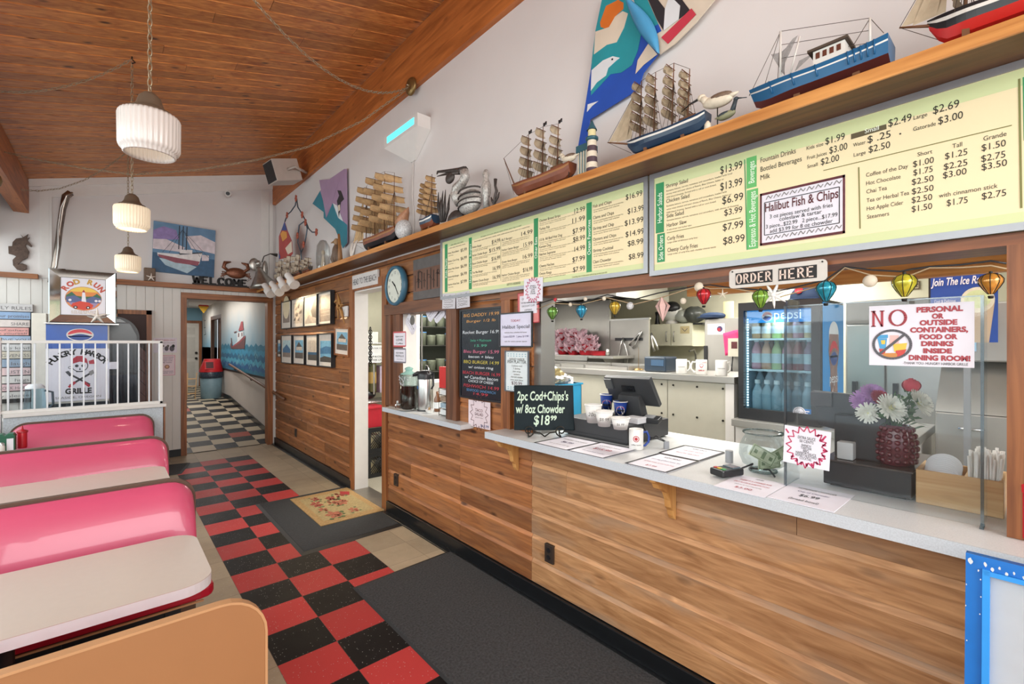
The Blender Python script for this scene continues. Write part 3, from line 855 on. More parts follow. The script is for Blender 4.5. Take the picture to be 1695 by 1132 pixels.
o=pn.base(PAPER,t,'side_panel')
random.seed(2)
# arched title
ttl='HUNGRY HARBOR'
for i,ch in enumerate(ttl):
 a=-0.98+1.96*i/(len(ttl)-1)
 if ch==' ':continue
 c=pn.P(0.5+0.46*math.sin(a),0.47-0.36*math.cos(a),0.0015)
 uu=pn.u*math.cos(a)-pn.v*math.sin(a);vv=pn.v*math.cos(a)+pn.u*math.sin(a)
 pn.use(INK);pn.m.text(ch,c,uu,vv,0.085,al='C',bold=0.003)
SK=mat('skull_ink','#3b3b40',0.6)
pn.disc(0.52,0.33,0.125,PAPER,0.001);pn.line([(0.52+0.125*math.cos(k*PI/12),0.33+0.125*pn.w/pn.h*math.sin(k*PI/12))for k in range(24)],0.008,SK,closed=True)
pn.poly([(0.395,0.29),(0.41,0.19),(0.47,0.14),(0.56,0.14),(0.63,0.2),(0.645,0.28),(0.52,0.25)][::-1],REDINK,0.002)
pn.poly([(0.66,0.24),(0.74,0.21),(0.76,0.3),(0.67,0.3)][::-1],REDINK,0.002)
for dx in(-0.05,0.05):pn.disc(0.52+dx,0.33,0.03,SK,0.002)
pn.poly([(0.505,0.41),(0.535,0.41),(0.52,0.36)],SK,0.002)
pn.line([(0.46,0.44),(0.58,0.44)],0.012,SK);pn.disc(0.365,0.36,0.03,SK,0.001);pn.disc(0.365,0.36,0.02,PAPER,0.0018)
pn.line([(0.32,0.46),(0.68,0.70)],0.02,SK);pn.line([(0.72,0.46),(0.36,0.70)],0.02,SK)
pn.poly([(0.29,0.44),(0.34,0.42),(0.40,0.5),(0.36,0.53)][::-1],SK,0.002);pn.poly([(0.66,0.45),(0.73,0.41),(0.75,0.48),(0.69,0.53)][::-1],mat('skull_grey','#8d8a8a',0.6),0.002)
pn.poly([(0.33,0.72),(0.43,0.62),(0.46,0.66),(0.36,0.75)][::-1],REDINK,0.002);pn.poly([(0.69,0.72),(0.59,0.62),(0.56,0.66),(0.66,0.75)][::-1],REDINK,0.002)
pn.text('GRILLE',0.5,0.86,0.085,INK,al='C',width=pn.w*0.42,bold=0.004)
pn.text('SEASIDE, OREGON',0.5,0.95,0.035,GREYINK,al='C',width=pn.w*0.72)
pn.done(o)
m=M();m.box(bx(80),bx(180),YS-0.03,YS+0.01,bz(690),bz(666));m.build('drip_tray',mat('dark_glossy_panel','#2b3238',0.15),t)
m=M();m.box(bx(181),bx(196),YS-0.06,YS+0.02,bz(612),bz(600));m.build('label_plate',PAPER,t)
# clear jug in front of the plaque
p=W(58,672,y=6.9);p=V((p.x,6.9,0.9))
t=thing('lidded_pitcher','clear lidded plastic pitcher behind the slatted screen','pitcher',p)
CLEARB=thin_glass('clear_blue_plastic','#d5e6ee',0.12,0.15)
M().lathe([(0.001,0),(0.085,0),(0.09,0.02),(0.075,0.26),(0.07,0.30)],p,18).build('jug',CLEARB,t)
M().lathe([(0.001,0.345),(0.05,0.34),(0.075,0.315),(0.075,0.295)],p,18).build('lid',mat('pitcher_lid','#eef0f2',0.3),t)
m=M();m.tube([p+V((0.07,0,0.27)),p+V((0.13,0,0.25)),p+V((0.135,0,0.12)),p+V((0.085,0,0.06))],0.011,8);m.build('handle',mat('pitcher_handle','#54606a',0.4),t)
M().box(p.x-0.35,p.x+0.16,p.y-0.15,p.y+0.15,0,0.898).solo('pitcher_cabinet',WHITE,'white cabinet under the clear pitcher behind the screen','cabinet',bevel=0.004)
# mirror framed picture on top of the soda fountain
YR=7.30
o0,o1=W(80,443,y=YR),W(193,536,y=YR)
ztop,zbot=W(80,443,y=YR).z,top+0.012
t=thing('mirror_framed_picture','mirror-framed car show picture standing on top of the soda fountain','picture',((o0.x+o1.x)/2,YR,top))
w_,h_=o1.x-o0.x,ztop-zbot
MIR=mat('mirror_frame','#e6ebec',0.06,1.0,noise=0.02)
m=M();fr=0.17*w_
def rc(ins,dy):return[V((o0.x+ins,YR-dy,zbot+ins)),V((o1.x-ins,YR-dy,zbot+ins)),V((o1.x-ins,YR-dy,ztop-ins)),V((o0.x+ins,YR-dy,ztop-ins))]
A,B,C_=rc(0,0.0),rc(0.012,0.03),rc(fr,0.005)
for i in range(4):
 j=(i+1)%4
 m.add([A[i],A[j],B[j],B[i]],[(0,1,2,3)]);m.add([B[i],B[j],C_[j],C_[i]],[(0,1,2,3)])
m.build('mirror_frame',MIR,t)
M().box(o0.x,o1.x,YR,YR+0.05,zbot,ztop).build('backing',mat('silver_side','#b9b7b4',0.3,0.8),t)
M().box(o0.x-0.03,o1.x+0.02,YR-0.06,YR+0.08,top+0.001,zbot).build('stand',mat('silver_side','#b9b7b4'),t)
pn=Panel((o0.x+fr,YR-0.006,ztop-fr*0.95),V((1,0,0)),UP,w_-2*fr,h_-1.9*fr,0.006)
o=pn.base(PAPER,t,'print')
pn.line([(0,0),(1,0),(1,1),(0,1)],0.006,GREYINK,closed=True)
kk=pn.w/pn.h
pn.disc(0.5,0.55,0.41,mat('oval_rim','#c08a78',0.6),0.0008,rb=0.325,n=40);pn.disc(0.5,0.55,0.395,mat('sunset_orange','#e08a4c',0.6),0.0011,rb=0.31,n=40)
pn.disc(0.5,0.55,0.395,mat('sunset_yellow','#e8c45a',0.6),0.0013,rb=0.31,n=30,a0=PI*1.2,a1=PI*1.8)
pn.poly([(0.12,0.47),(0.24,0.38),(0.34,0.48),(0.5,0.5),(0.7,0.48),(0.8,0.40),(0.89,0.48),(0.9,0.6),(0.1,0.6)][::-1],mat('poster_green','#3f6b53',0.6),0.0015)
pn.poly([(0.11,0.52),(0.3,0.47),(0.44,0.56),(0.56,0.56),(0.7,0.48),(0.9,0.53),(0.87,0.66),(0.13,0.66)][::-1],mat('poster_car_blue','#5a648f',0.6),0.0017)
pn.poly([(0.17,0.66),(0.83,0.66),(0.75,0.77),(0.5,0.86),(0.25,0.77)][::-1],mat('poster_violet','#9c8bb0',0.6),0.0017)
pn.poly([(0.45,0.66),(0.47,0.38),(0.53,0.38),(0.56,0.66)][::-1],PAPER,0.0021);pn.poly([(0.46,0.38),(0.5,0.31),(0.54,0.38)][::-1],REDINK,0.0021)
pn.poly([(0.22,0.75),(0.26,0.68),(0.42,0.62),(0.62,0.65),(0.72,0.72),(0.68,0.81),(0.5,0.86),(0.28,0.8)][::-1],mat('poster_car_red','#cf4a3c',0.6),0.0024)
for a in(0.32,0.6):pn.disc(a,0.79,0.045,INK,0.0028);pn.disc(a,0.79,0.022,PAPER,0.003)
for a in(0.2,0.78,0.86):pn.disc(a,0.6,0.035,PAPER,0.0022)
ORC=mat('poster_letter_red','#c2584a',0.6);ORY=mat('poster_letter_gold','#c99a45',0.6)
for i,ch in enumerate('ROD RUN'):
 a=-0.95+1.9*i/6
 if ch==' ':continue
 c=pn.P(0.5+0.43*math.sin(a),0.56-0.42*math.cos(a),0.0012)
 pn.use(ORC if abs(i-3)>1 else ORY);pn.m.text(ch,c,pn.u*math.cos(a)-pn.v*math.sin(a),pn.v*math.cos(a)+pn.u*math.sin(a),0.075,al='C',bold=0.004)
for i,(s_,bb)in enumerate((('at the end of the world',0.91),('OCEAN PARK WASHINGTON',0.965))):pn.text(s_,0.5,bb,0.028,mat('poster_tan','#b09a78',0.6),al='C',width=pn.w*0.55)
pn.done(o,'artwork')
# starfish on its corner
p=W(161,523,y=YR-0.05)
def starfish(m,c,u,v,R,r=0.3,n=5,th=0.012,rot=0.3,bend=None):
 c,u,v=V(c),V(u),V(v);nn=u.cross(v).normalized()
 for i in range(n):
  a=rot+2*PI*i/n
  d=u*math.cos(a)+v*math.sin(a)
  m.tube([c,c+d*R*0.35,c+d*R*0.7,c+d*R],[R*0.2,R*0.13,R*0.09,R*0.03],6)
 m.ell(c,(R*0.25,)*3,8,6)
m=M();starfish(m,p,(1,0,0),(0,-0.25,1),0.095,rot=PI/2)
m.solo('starfish',mat('starfish_bone','#e2d8cf',0.7,noise=0.1),'white starfish at the lower corner of the mirror-framed picture','starfish')
# black arched cabinet and the plank door behind
YA=7.95
xa_,xb_=W(172,600,y=YA).x,W(231,600,y=YA).x
za=W(200,524,y=YA).z
t=thing('arched_game_cabinet','black arched cabinet with grey glass panel beside the soda fountain','cabinet',((xa_+xb_)/2,YA+0.2,0))
out=[(xa_,0),(xb_,0)]+[(xb_-0.25+0.25*math.cos(a),za-0.28+0.28*math.sin(a))for a in[PI/2*k/8 for k in range(9)]]+[(xa_,za)]
M().prism(out,(0,YA,0),V((1,0,0)),UP,V((0,0.35,0))).build('body',BLACKP,t)
m=M();k_=0.03
m.prism([(xa_+k_,1.28),(xb_-k_,1.28),(xb_-k_,za-0.25),(xb_-0.1,za-0.09),(xa_+k_,za-0.09)],(0,YA-0.004,0),V((1,0,0)),UP,V((0,0.004,0)))
m.m=1;m.prism([(xa_+k_,za-0.075),(xb_-0.14,za-0.075),(xb_-0.2,za-0.03),(xa_+k_,za-0.03)],(0,YA-0.006,0),V((1,0,0)),UP,V((0,0.004,0)))
m.m=2;m.box(xa_+k_,xb_-k_,YA-0.006,YA,0.5,1.25)
m.build('screen',[mat('grey_screen','#333a3c',0.25),mat('grey_strip','#8b9296',0.3),mat('dark_glass','#2a3340',0.1)],t)
dx0,dx1=W(185,600,y=YB).x,W(251,600,y=YB).x;dz=W(220,513,y=YB).z
m=M();m.box(dx0,dx1,YB-0.02,YB,0.0,dz);m.m=1
m.box(dx1-0.06,dx1,YB-0.035,YB,0,dz);m.box(dx0,dx0+0.06,YB-0.035,YB,0,dz);m.box(dx0,dx1,YB-0.035,YB,dz-0.06,dz)
m.m=2
for i in range(-4,22):
 c0=0.16*i
 pts=[]
 a,bq=V((dx0+0.07,0,c0)),V((dx1-0.07,0,c0-(dx1-dx0)*0.85))
 if bq.z<0.02 or a.z>dz-0.09:continue
 m.prism([(a.x,a.z),(bq.x,bq.z),(bq.x,bq.z+0.15),(a.x,a.z+0.15)],(0,YB-0.026,0),V((1,0,0)),UP,V((0,0.01,0)))if a.z+0.15<dz-0.07 else None
m.struct('door_3',[mat('dark_door_gap','#3b2420',0.6),TRIMWOOD,mat('mauve_door_planks','#7d5d58',0.6,noise=0.15)])
# posters beside the hall doorway
pn=back_panel(YB-0.002,254,293,559,584,0.003);t=thing('dog_notice','small laminated notice with dog drawings left of the hall doorway, upper one','notice',pn.P(0.5,1))
pn.base(mat('lilac_paper','#d8d0da',0.4),t)
pn.text('SERVICE DOGS ONLY',0.5,0.2,0.03,REDINK,al='C',width=pn.w*0.85);pn.text('please leave your pets outside',0.5,0.36,0.02,GREYINK,al='C',width=pn.w*0.8)
for a,s_ in((0.35,0.8),(0.55,1.0),(0.78,1.2)):
 pn.disc(a,0.72,0.09*s_,mat('dog_grey_%d'%(s_*10),'#5a5560' if s_>0.9 else '#9a8f98',0.6),rb=0.16*s_);pn.disc(a+0.06,0.55,0.055*s_,INK if s_>1.1 else GREYINK,0.001,rb=0.09*s_)
pn.done(t)
pn=back_panel(YB-0.002,263,290,588,622,0.003);t=thing('safety_notice','pale pink notice with round emblem below the dog notice','notice',pn.P(0.5,1))
pn.base(mat('pink_paper','#e3cfd6',0.5),t)
VI=mat('violet_ink','#4a3a6a',0.6)
for i,s_ in enumerate(('CAUTION PLEASE','PLEASE BE CAREFUL','OF SANDY FLOORS','BE SAFE')):pn.text(s_,0.5,0.13+0.085*i,0.022,VI,al='C',width=pn.w*(0.8-0.08*i))
pn.disc(0.5,0.57,0.15,mat('emblem_brown','#8d5d48',0.6));pn.disc(0.5,0.57,0.1,mat('emblem_tan','#d3a88a',0.6),0.0012)
for i,s_ in enumerate(('WET FLOOR INSIDE','THANK YOU')):pn.text(s_,0.5,0.82+0.08*i,0.022,VI,al='C',width=pn.w*0.75)
pn.line([(0.02,0.015),(0.98,0.015),(0.98,0.985),(0.02,0.985)],0.004,PINKINK,closed=True)
pn.done(t)
# floor mats
def flat_mat(name,label,corners,mats,th=0.012,inset=0.05):
 c=sum((V((p[0],p[1],0))for p in corners),V())/4
 t=thing(name,label,'mat',(c.x,c.y,0.0))
 C=[V((p[0],p[1],0))for p in corners]
 I=[p+(c-p).normalized()*inset*1.4 for p in C]
 m=M()
 vs=[p+V((0,0,0.001))for p in C]+[p+V((0,0,th))for p in I]
 m.add(vs,[(4,5,6,7)]+[(i,(i+1)%4,4+(i+1)%4,4+i)for i in range(4)])
 m.build('rubber_edge',mats[1],t)
 m=M();J=[p+V((0,0,th+0.0005))for p in I];K=[p+V((0,0,th+0.004))for p in[q+(c-q).normalized()*0.01 for q in I]]
 m.add(J+K,[(4,5,6,7)]+[(i,(i+1)%4,4+(i+1)%4,4+i)for i in range(4)])
 m.build('pile',mats[0],t)
 return t
CARPET=mat('charcoal_carpet','#3d3e40',0.95,noise=0.6,scale=75,bump=0.5)
CARPET2=mat('ribbed_charcoal_mat','#36383a',0.9,noise=0.35,scale=110,bump=0.3)
RUB=mat('black_rubber','#1b1c1e',0.5)
flat_mat('floor_mat','large charcoal floor mat along the order counter, nearest the viewer',[(1.25,0.9),(2.055,0.9),(2.06,3.13),(1.25,3.09)],[CARPET,RUB],0.010,0.025)
flat_mat('floor_mat','dark grey mat in front of the kitchen doorway, under the flowered mat',[(1.14,3.81),(2.04,3.84),(2.075,5.34),(1.14,5.34)],[CARPET2,RUB],0.010,0.04)
flat_mat('floor_mat','small dark grey mat by the left side of the hall doorway',[(0.30,7.22),(0.70,7.22),(0.86,7.8),(0.40,7.9)],[CARPET,RUB],0.012,0.03)
# flowered coir mat
c4=[W(480,827,z=0.016),W(571,808,z=0.016),W(636,844,z=0.016),W(532,871,z=0.016)]
t=thing('flowered_mat','tan coir mat with faded red flowers lying on the dark grey mat','mat',sum(c4,V())/4-V((0,0,0.001)))
x0,x1=c4[3].x-0.0,c4[2].x;y0,y1=c4[3].y,c4[0].y
pn=Panel((min(c4[0].x,c4[3].x),y1,0.021),V((1,0,0)),V((0,1,0)),c4[2].x-c4[3].x,y1-y0,0.006)
pn.base(mat('coir_tan','#ab8a5a',0.95,noise=0.35,scale=80,bump=0.3),t,'coir')
pn.rect(0.1,0.1,0.9,0.9,mat('coir_pale','#a89366',0.95,noise=0.3,scale=60))
random.seed(9)
FR=[mat('coir_red','#9a4a3c',0.95,noise=0.25,scale=60),mat('coir_faded_red','#a9644b',0.95,noise=0.3,scale=60),mat('coir_green','#5d6a42',0.95,noise=0.3,scale=60),mat('coir_bright_red','#a03030',0.95)]
for k in range(12):
 a,bb=random.uniform(0.2,0.8),random.uniform(0.18,0.82);rr=random.uniform(0.05,0.085)
 mt=FR[0]if bb<0.4 else FR[1]
 for q in range(6):
  ang=q*PI/3+random.random()
  pn.poly([(a,bb),(a+rr*math.cos(ang-0.45),bb+rr*math.sin(ang-0.45)),(a+1.5*rr*math.cos(ang),bb+1.5*rr*math.sin(ang)),(a+rr*math.cos(ang+0.45),bb+rr*math.sin(ang+0.45))][::-1],mt,0.001+0.0002*k)
 for q in range(3):
  ang=random.uniform(0,6.3);d=rr*1.7
  pn.disc(a+d*math.cos(ang),bb+d*math.sin(ang),rr*0.4,FR[2],0.0008+0.0002*k)
pn.poly([(0.8,0.1),(0.93,0.18),(0.86,0.3),(0.76,0.2)][::-1],FR[3],0.004)
pn.done(t,'flowers')
# ------------------------------------------------------------------ lit menu boards
CREAMB=mat('lit_menu_cream','#ebdab0',0.5,noise=0.02,scale=2,emit=0.06)
CREAMG=mat('lit_menu_pale_green','#cdd5a0',0.5,noise=0.02,scale=2,emit=0.06)
GRNA=mat('lit_menu_green','#2f8a55',0.5,noise=0.1,scale=3,emit=0.1)
GRNB=mat('lit_menu_light_green','#5fae62',0.5,noise=0.1,scale=3,emit=0.1)
WTX=mat('lit_menu_white','#eef3e4',0.5,emit=0.1)
ALU=mat('grey_aluminium_frame','#9a9ca0',0.35,0.4)
MENUX=mat('menu_ink','#231d14',0.6)
MENUS=mat('menu_small_ink','#5d5238',0.6)
LINEG=mat('menu_rule','#7d7b45',0.6)
def T(pn,crop,s,x0,y0,x1,h,mt,**k):
 """line of print: from photo crop column x0 to x1 with its baseline at y0 and capitals h tall"""
 ox,oy,sc=crop
 a0,b0=pn.ab(ox+x0*sc,oy+y0*sc)
 a1,b1=pn.ab(ox+x1*sc,oy+y0*sc)
 a2,b2=pn.ab(ox+x0*sc,oy+(y0-h)*sc)
 pn.text(s,a0,b0,(b0-b2)*pn.h/0.72,mt,width=(a1-a0)*pn.w,res=2 if h<20 else 3,**k)
def menu_board(y0,y1,z0,z1,label):
 t=thing('menu_board',label,'menu board',(2.06,(y0+y1)/2,z0),'lit menu boards above the counter')
 pn=Panel((2.034,y0,z1),DY,UP,y0-y1,z1-z0,0.03)
 pn.base(CREAMB,t,'lit_panel')
 pn.border(0.024,ALU,t,'frame',0.022)
 pn.rect(0.014,0.05,0.986,0.15,CREAMG,0.0004);pn.rect(0.014,0.89,0.986,0.95,CREAMG,0.0004)
 return t,pn
def vbar(pn,crop,x0,yt,x1,yb,s,mt,size=0.62):
 ox,oy,sc=crop
 a0,b0=pn.ab(ox+x0*sc,oy+yt*sc);a1,b1=pn.ab(ox+x1*sc,oy+yb*sc);_,b1=pn.ab(ox+x0*sc,oy+yb*sc)
 pn.rect(a0,b0,a1,b1,mt,0.0008)
 c=pn.P(a0+(a1-a0)*0.78,(b0+b1)/2,0.0016)
 L_=(b1-b0)*pn.h*size;sz=(a1-a0)*pn.w*0.82
 pn.use(WTX);pn.m.text(s,c,UP,-DY*1.0,sz,width=L_,al='C')
C1=(720,290,370/1695)
t,pn=menu_board(3.212,1.296,2.018,2.503,'lit cream menu board listing burgers, other eats and ocean favorites')
vbar(pn,C1,75,527,96,888,'Kids Meals',GRNA,0.4);vbar(pn,C1,257,477,280,866,'Hungry Harbor Burgers',GRNA,0.75)
vbar(pn,C1,750,332,783,776,'Other Eats',GRNA,0.36);vbar(pn,C1,1149,214,1190,738,'Ocean Favorites',GRNA,0.5)
for s_,x0,y0,x1 in(('KIDS MEAL INCLUDES',122,535,215),('a side salad, fries and a drink',105,560,232),('All burgers are served with your choice of fries, onion rings or salad',347,472,655),('Every burger comes with lettuce, tomato, onion, pickle and our harbor sauce on a toasted bun',300,508,718)):T(pn,C1,s_,x0,y0,x1,9,MENUX)
for i,(nm,pr)in enumerate((('Harbor Peanut Butter','$5.99'),('Harbor Corn Dog','$6.99'),('Harbor Mini Cheese','$6.99'),('Harbor Kids Burger','$6.99'),('Harbor Kids Fish','$7.99'))):
 y=(600,662,722,780,838)[i]
 T(pn,C1,nm,100,y,183,14,MENUX);T(pn,C1,'with fries',103,y+17,140,8,MENUS);T(pn,C1,pr,196,y-18,242,24,MENUX)
for i,(nm,pr)in enumerate((('Harbor Burger','$14.99'),('Harbor Cheddar Burger','$15.99'),('Bacon Cheddar Burger','$16.99'),('Tex Mex Burger','16.99'),('Jalapeno Cheese Burger','16.99'))):
 y=(556,618,680,748,815)[i]
 T(pn,C1,nm,285,y,(355,398,400,365,410)[i],17,MENUX);T(pn,C1,pr,(432,412,430,440,440)[i],(522,587,650,722,790)[i],495,30,MENUX)
 T(pn,C1,'A quarter pound of beef on a toasted',288,y+16,470,8,MENUS);T(pn,C1,'bun with all the fixings',288,y+27,400,8,MENUS)
for i,(nm,pr)in enumerate((('BLT Burger','14.99'),('Harbor Oyster Burger','15.99'),('Queen Anna Burger','16.99'),('Harbor Chicken Burger','$16.99'))):
 y=(500,578,668,768)[i]
 T(pn,C1,nm,508,y,(588,638,625,645)[i],17,MENUX);T(pn,C1,pr,(656,672,668,668)[i],(462,545,635,735)[i],740,32,MENUX)
 for q in range(3):T(pn,C1,('Two patties with bacon and melted cheese on','a grilled bun with the harbor special sauce','lettuce, tomato and onion')[q],510,y+15+12*q,(720,715,640)[q],8,MENUS)
T(pn,C1,'SUBSTITUTE A GARDENBURGER',545,838,650,18,MENUS)
for i,(nm,pr)in enumerate((('Chicken Breast Strips','12.99'),('Turkey Pub','11.99'),('1/3 lb. All Beef Hot Dog','$7.99'),('Korean Dog','$8.99'),('Nachos Supreme','14.99'),('Cheesy Nachos','$7.99'),('Onion Rings','$7.99'))):
 y=(358,420,502,555,612,700,758)[i]
 T(pn,C1,nm,793,y,(952,870,965,880,915,905,885)[i],20,MENUX);T(pn,C1,pr,(1058,1043,1045,1048,1058,1043,1048)[i],(292,365,445,507,580,660,735)[i],1138,38,MENUX)
 for q in range(3 if i==4 else 2):T(pn,C1,('Served on a roll with lettuce and tomato, your choice','of fries, onion rings or a small side salad','and topped with cheddar cheese')[q],795,y+15+13*q,(1070,990,960)[q],8,MENUS)
for i,(nm,pr)in enumerate((('Fish and Chips','$16.99'),('Clams and Chips','$13.99'),('Shrimp and Chip','$13.99'),('Oysters and Chips','$14.99'),('Shrimp Cocktail','$8.99'),('Clam Chowder','$8.99'))):
 y=(250,335,418,500,586,670)[i]
 T(pn,C1,nm,1200,y,(1340,1358,1358,1375,1352,1338)[i],24,MENUX);T(pn,C1,pr,(1448,1462,1440,1446,1462,1470)[i],(188,295,385,470,540,640)[i],(1572,1585,1580,1586,1580,1582)[i],42,MENUX)
 for q in range(2):T(pn,C1,('Our house specialty golden fried and served with fries,','tartar sauce, lemon and coleslaw')[q],1203,y+20+15*q,(1430,1400)[q],10,MENUS)
T(pn,C1,'Consuming raw or undercooked seafood may increase your risk',1040,778,1306,12,MENUS)
pn.line([pn.ab(720+500*C1[2],290+490*C1[2]),pn.ab(720+500*C1[2],290+800*C1[2])],0.003,LINEG)
pn.done(t)
C2=(1070,170,330/1334);C3=(1380,100,315/1114)
t,pn=menu_board(1.286,-0.5,2.0,2.503,'lit cream menu board listing salads, beverages and hot drinks')
vbar(pn,C2,63,545,118,876,'Harbor Salads',GRNA,0.6);vbar(pn,C2,72,880,124,1070,'Side Orders',GRNA,0.85)
vbar(pn,C2,670,372,738,577,'Beverages',GRNB,0.7);vbar(pn,C2,672,588,748,985,'Espresso & Hot Beverages',GRNB,0.92)
for nm,x0,y0,x1,h in(('Shrimp Salad',132,572,278,26),('Chicken Salad',134,672,288,26),('Side Salad',136,772,251,26),('Harbor Slaw',137,834,270,26),('Curly Fries',140,922,251,26),('Cheesy Curly Fries',142,1000,344,28)):T(pn,C2,nm,x0,y0,x1,h,MENUX)
for pr,x0,y0,x1,h in(('$13.99',495,478,642,52),('$13.99',495,588,642,52),('$6.99',508,680,648,50),('$3.99',522,757,642,42),('$7.99',512,858,648,48),('$8.99',514,950,658,50)):T(pn,C2,pr,x0,y0,x1,h,MENUX)
for s_,x0,y0,x1 in(('Romaine lettuce, carrots, tomatoes and cucumbers, loaded with local',134,597,575),('shrimp meat and your choice of Ranch, Blue Cheese, Italian or',134,618,520),('1000 Island dressing. Served with a roll or corn bread.',134,640,468),('Romaine lettuce, carrots, tomatoes and cucumbers, loaded with',136,698,538),('white meat chicken and your choice of Ranch, Blue Cheese, Italian or',136,720,570),('1000 Island dressing. Served with a roll or corn bread.',136,742,468),('Romaine lettuce, carrots, tomatoes and cucumbers, with choice of dressing.',138,794,620),('A side of our own harbor slaw',138,857,303),('Large order of delicious curly fries',142,942,343),('Large order of curly fries with cheddar cheese sauce',144,1020,465)):T(pn,C2,s_,x0,y0,x1,11,MENUS)
pn.line([pn.ab(1070+137*C2[2],170+872*C2[2]),pn.ab(1070+632*C2[2],170+770*C2[2])],0.003,LINEG)
pn.line([pn.ab(1070+658*C2[2],170+380*C2[2]),pn.ab(1070+674*C2[2],170+985*C2[2])],0.004,GRNA)
for nm,x0,y0,x1,h in(('Fountain Drinks',764,402,1000,34),('Bottled Beverages',764,463,1040,34),('Milk',764,518,828,34),('Kids size',1073,317,1184,24),('Fruit Juices',1076,382,1208,24),('Small',1077,440,1146,24),('$1.99',1198,281,1328,46),('$3.00',1225,342,1345,46),('$2.00',1168,418,1290,44)):T(pn,C2,nm,x0,y0,x1,h,MENUX)
for nm,x0,y0,x1,h in(('$2.49',320,390,456,44),('Large',468,348,548,24),('$2.69',582,315,735,46),('Water',114,507,187,22),('$ .25',198,485,334,42),('Gatorade',466,415,598,24),('$3.00',612,376,757,44),('Large',118,565,188,22),('$2.50',205,542,331,40),('Short',491,563,578,24),('Tall',695,515,752,26),('Grande',877,472,1012,28),('Coffee of the Day',190,683,436,24),('Hot Chocolate',191,732,392,24),('Chai Tea',192,780,312,24),('Tea or Herbal Tea',193,832,442,24),('Hot Apple Cider',194,880,408,24),('Steamers',196,928,325,24),('$1.00',465,625,587,36),('$1.75',467,675,580,36),('$2.50',458,730,585,36),('$2.50',458,785,585,36),('$2.50',457,836,577,36),('$1.50',457,888,577,36),('$1.25',652,580,783,38),('$2.25',645,642,783,38),('$3.00',640,692,778,38),('$1.50',866,532,1008,40),('$2.75',864,596,1005,40),('$3.50',866,645,1015,40),('with cinnamon stick',616,805,960,26),('$1.75',662,853,785,38),('$2.75',867,815,1010,40),('.',384,436,396,60)):T(pn,C3,nm,x0,y0,x1,h,MENUX)
def q3(x,y):return pn.ab(1380+x*C3[2],100+y*C3[2])
pn.poly([q3(102,432),q3(308,373),q3(310,402),q3(102,463)][::-1],MENUS,0.001);T(pn,C3,'Small',183,428,265,26,WTX)
pn.line([q3(-60,645),q3(1043,380)],0.003,LINEG);pn.line([q3(147,625),q3(155,985)],0.004,LINEG);pn.line([q3(1086,108),q3(1098,865)],0.005,LINEG)
pn.poly([q3(1106,100),q3(1180,78),q3(1190,450),q3(1112,470)][::-1],GRNA)
pn.done(t)
# taped-on halibut card
pn=wall_panel(2.028,1258,1399,321,407,0.002,0.0)
t=thing('halibut_card','white Halibut Fish & Chips card with red patterned border taped on the lit menu board','sign',pn.P(0.5,1))
pn.base(PAPER,t)
MAR=mat('maroon_border','#5a2228',0.6,noise=0.4,scale=60)
for a0,b0,a1,b1 in((0,0,1,0.045),(0,0.955,1,1),(0,0,0.025,1),(0.975,0,1,1)):pn.rect(a0,b0,a1,b1,MAR)
pn.line([(0.06,0.19),(0.94,0.19),(0.94,0.81),(0.06,0.81)],0.003,INK,closed=True)
random.seed(4)
for bb in(0.11,0.88):
 for k in range(9):
  a=0.08+0.1*k;pn.line([(a,bb+0.03),(a+0.03,bb-0.04),(a+0.06,bb+0.02),(a+0.085,bb-0.03)],0.0025,GREYINK)
pn.text('Halibut Fish & Chips',0.5,0.37,0.05,MAR,al='C',width=pn.w*0.86,bold=0.0006)
for s_,bb,w_ in(('3 oz pieces served with fries',0.51,0.74),('coleslaw & tartar',0.59,0.5),('3 piece...$22.99   2 piece...$17.99',0.69,0.84),('add $3.99 for 8 oz chowder',0.785,0.74)):pn.text(s_,0.5,bb,0.022,INK,al='C',width=pn.w*w_)
pn.done(t)
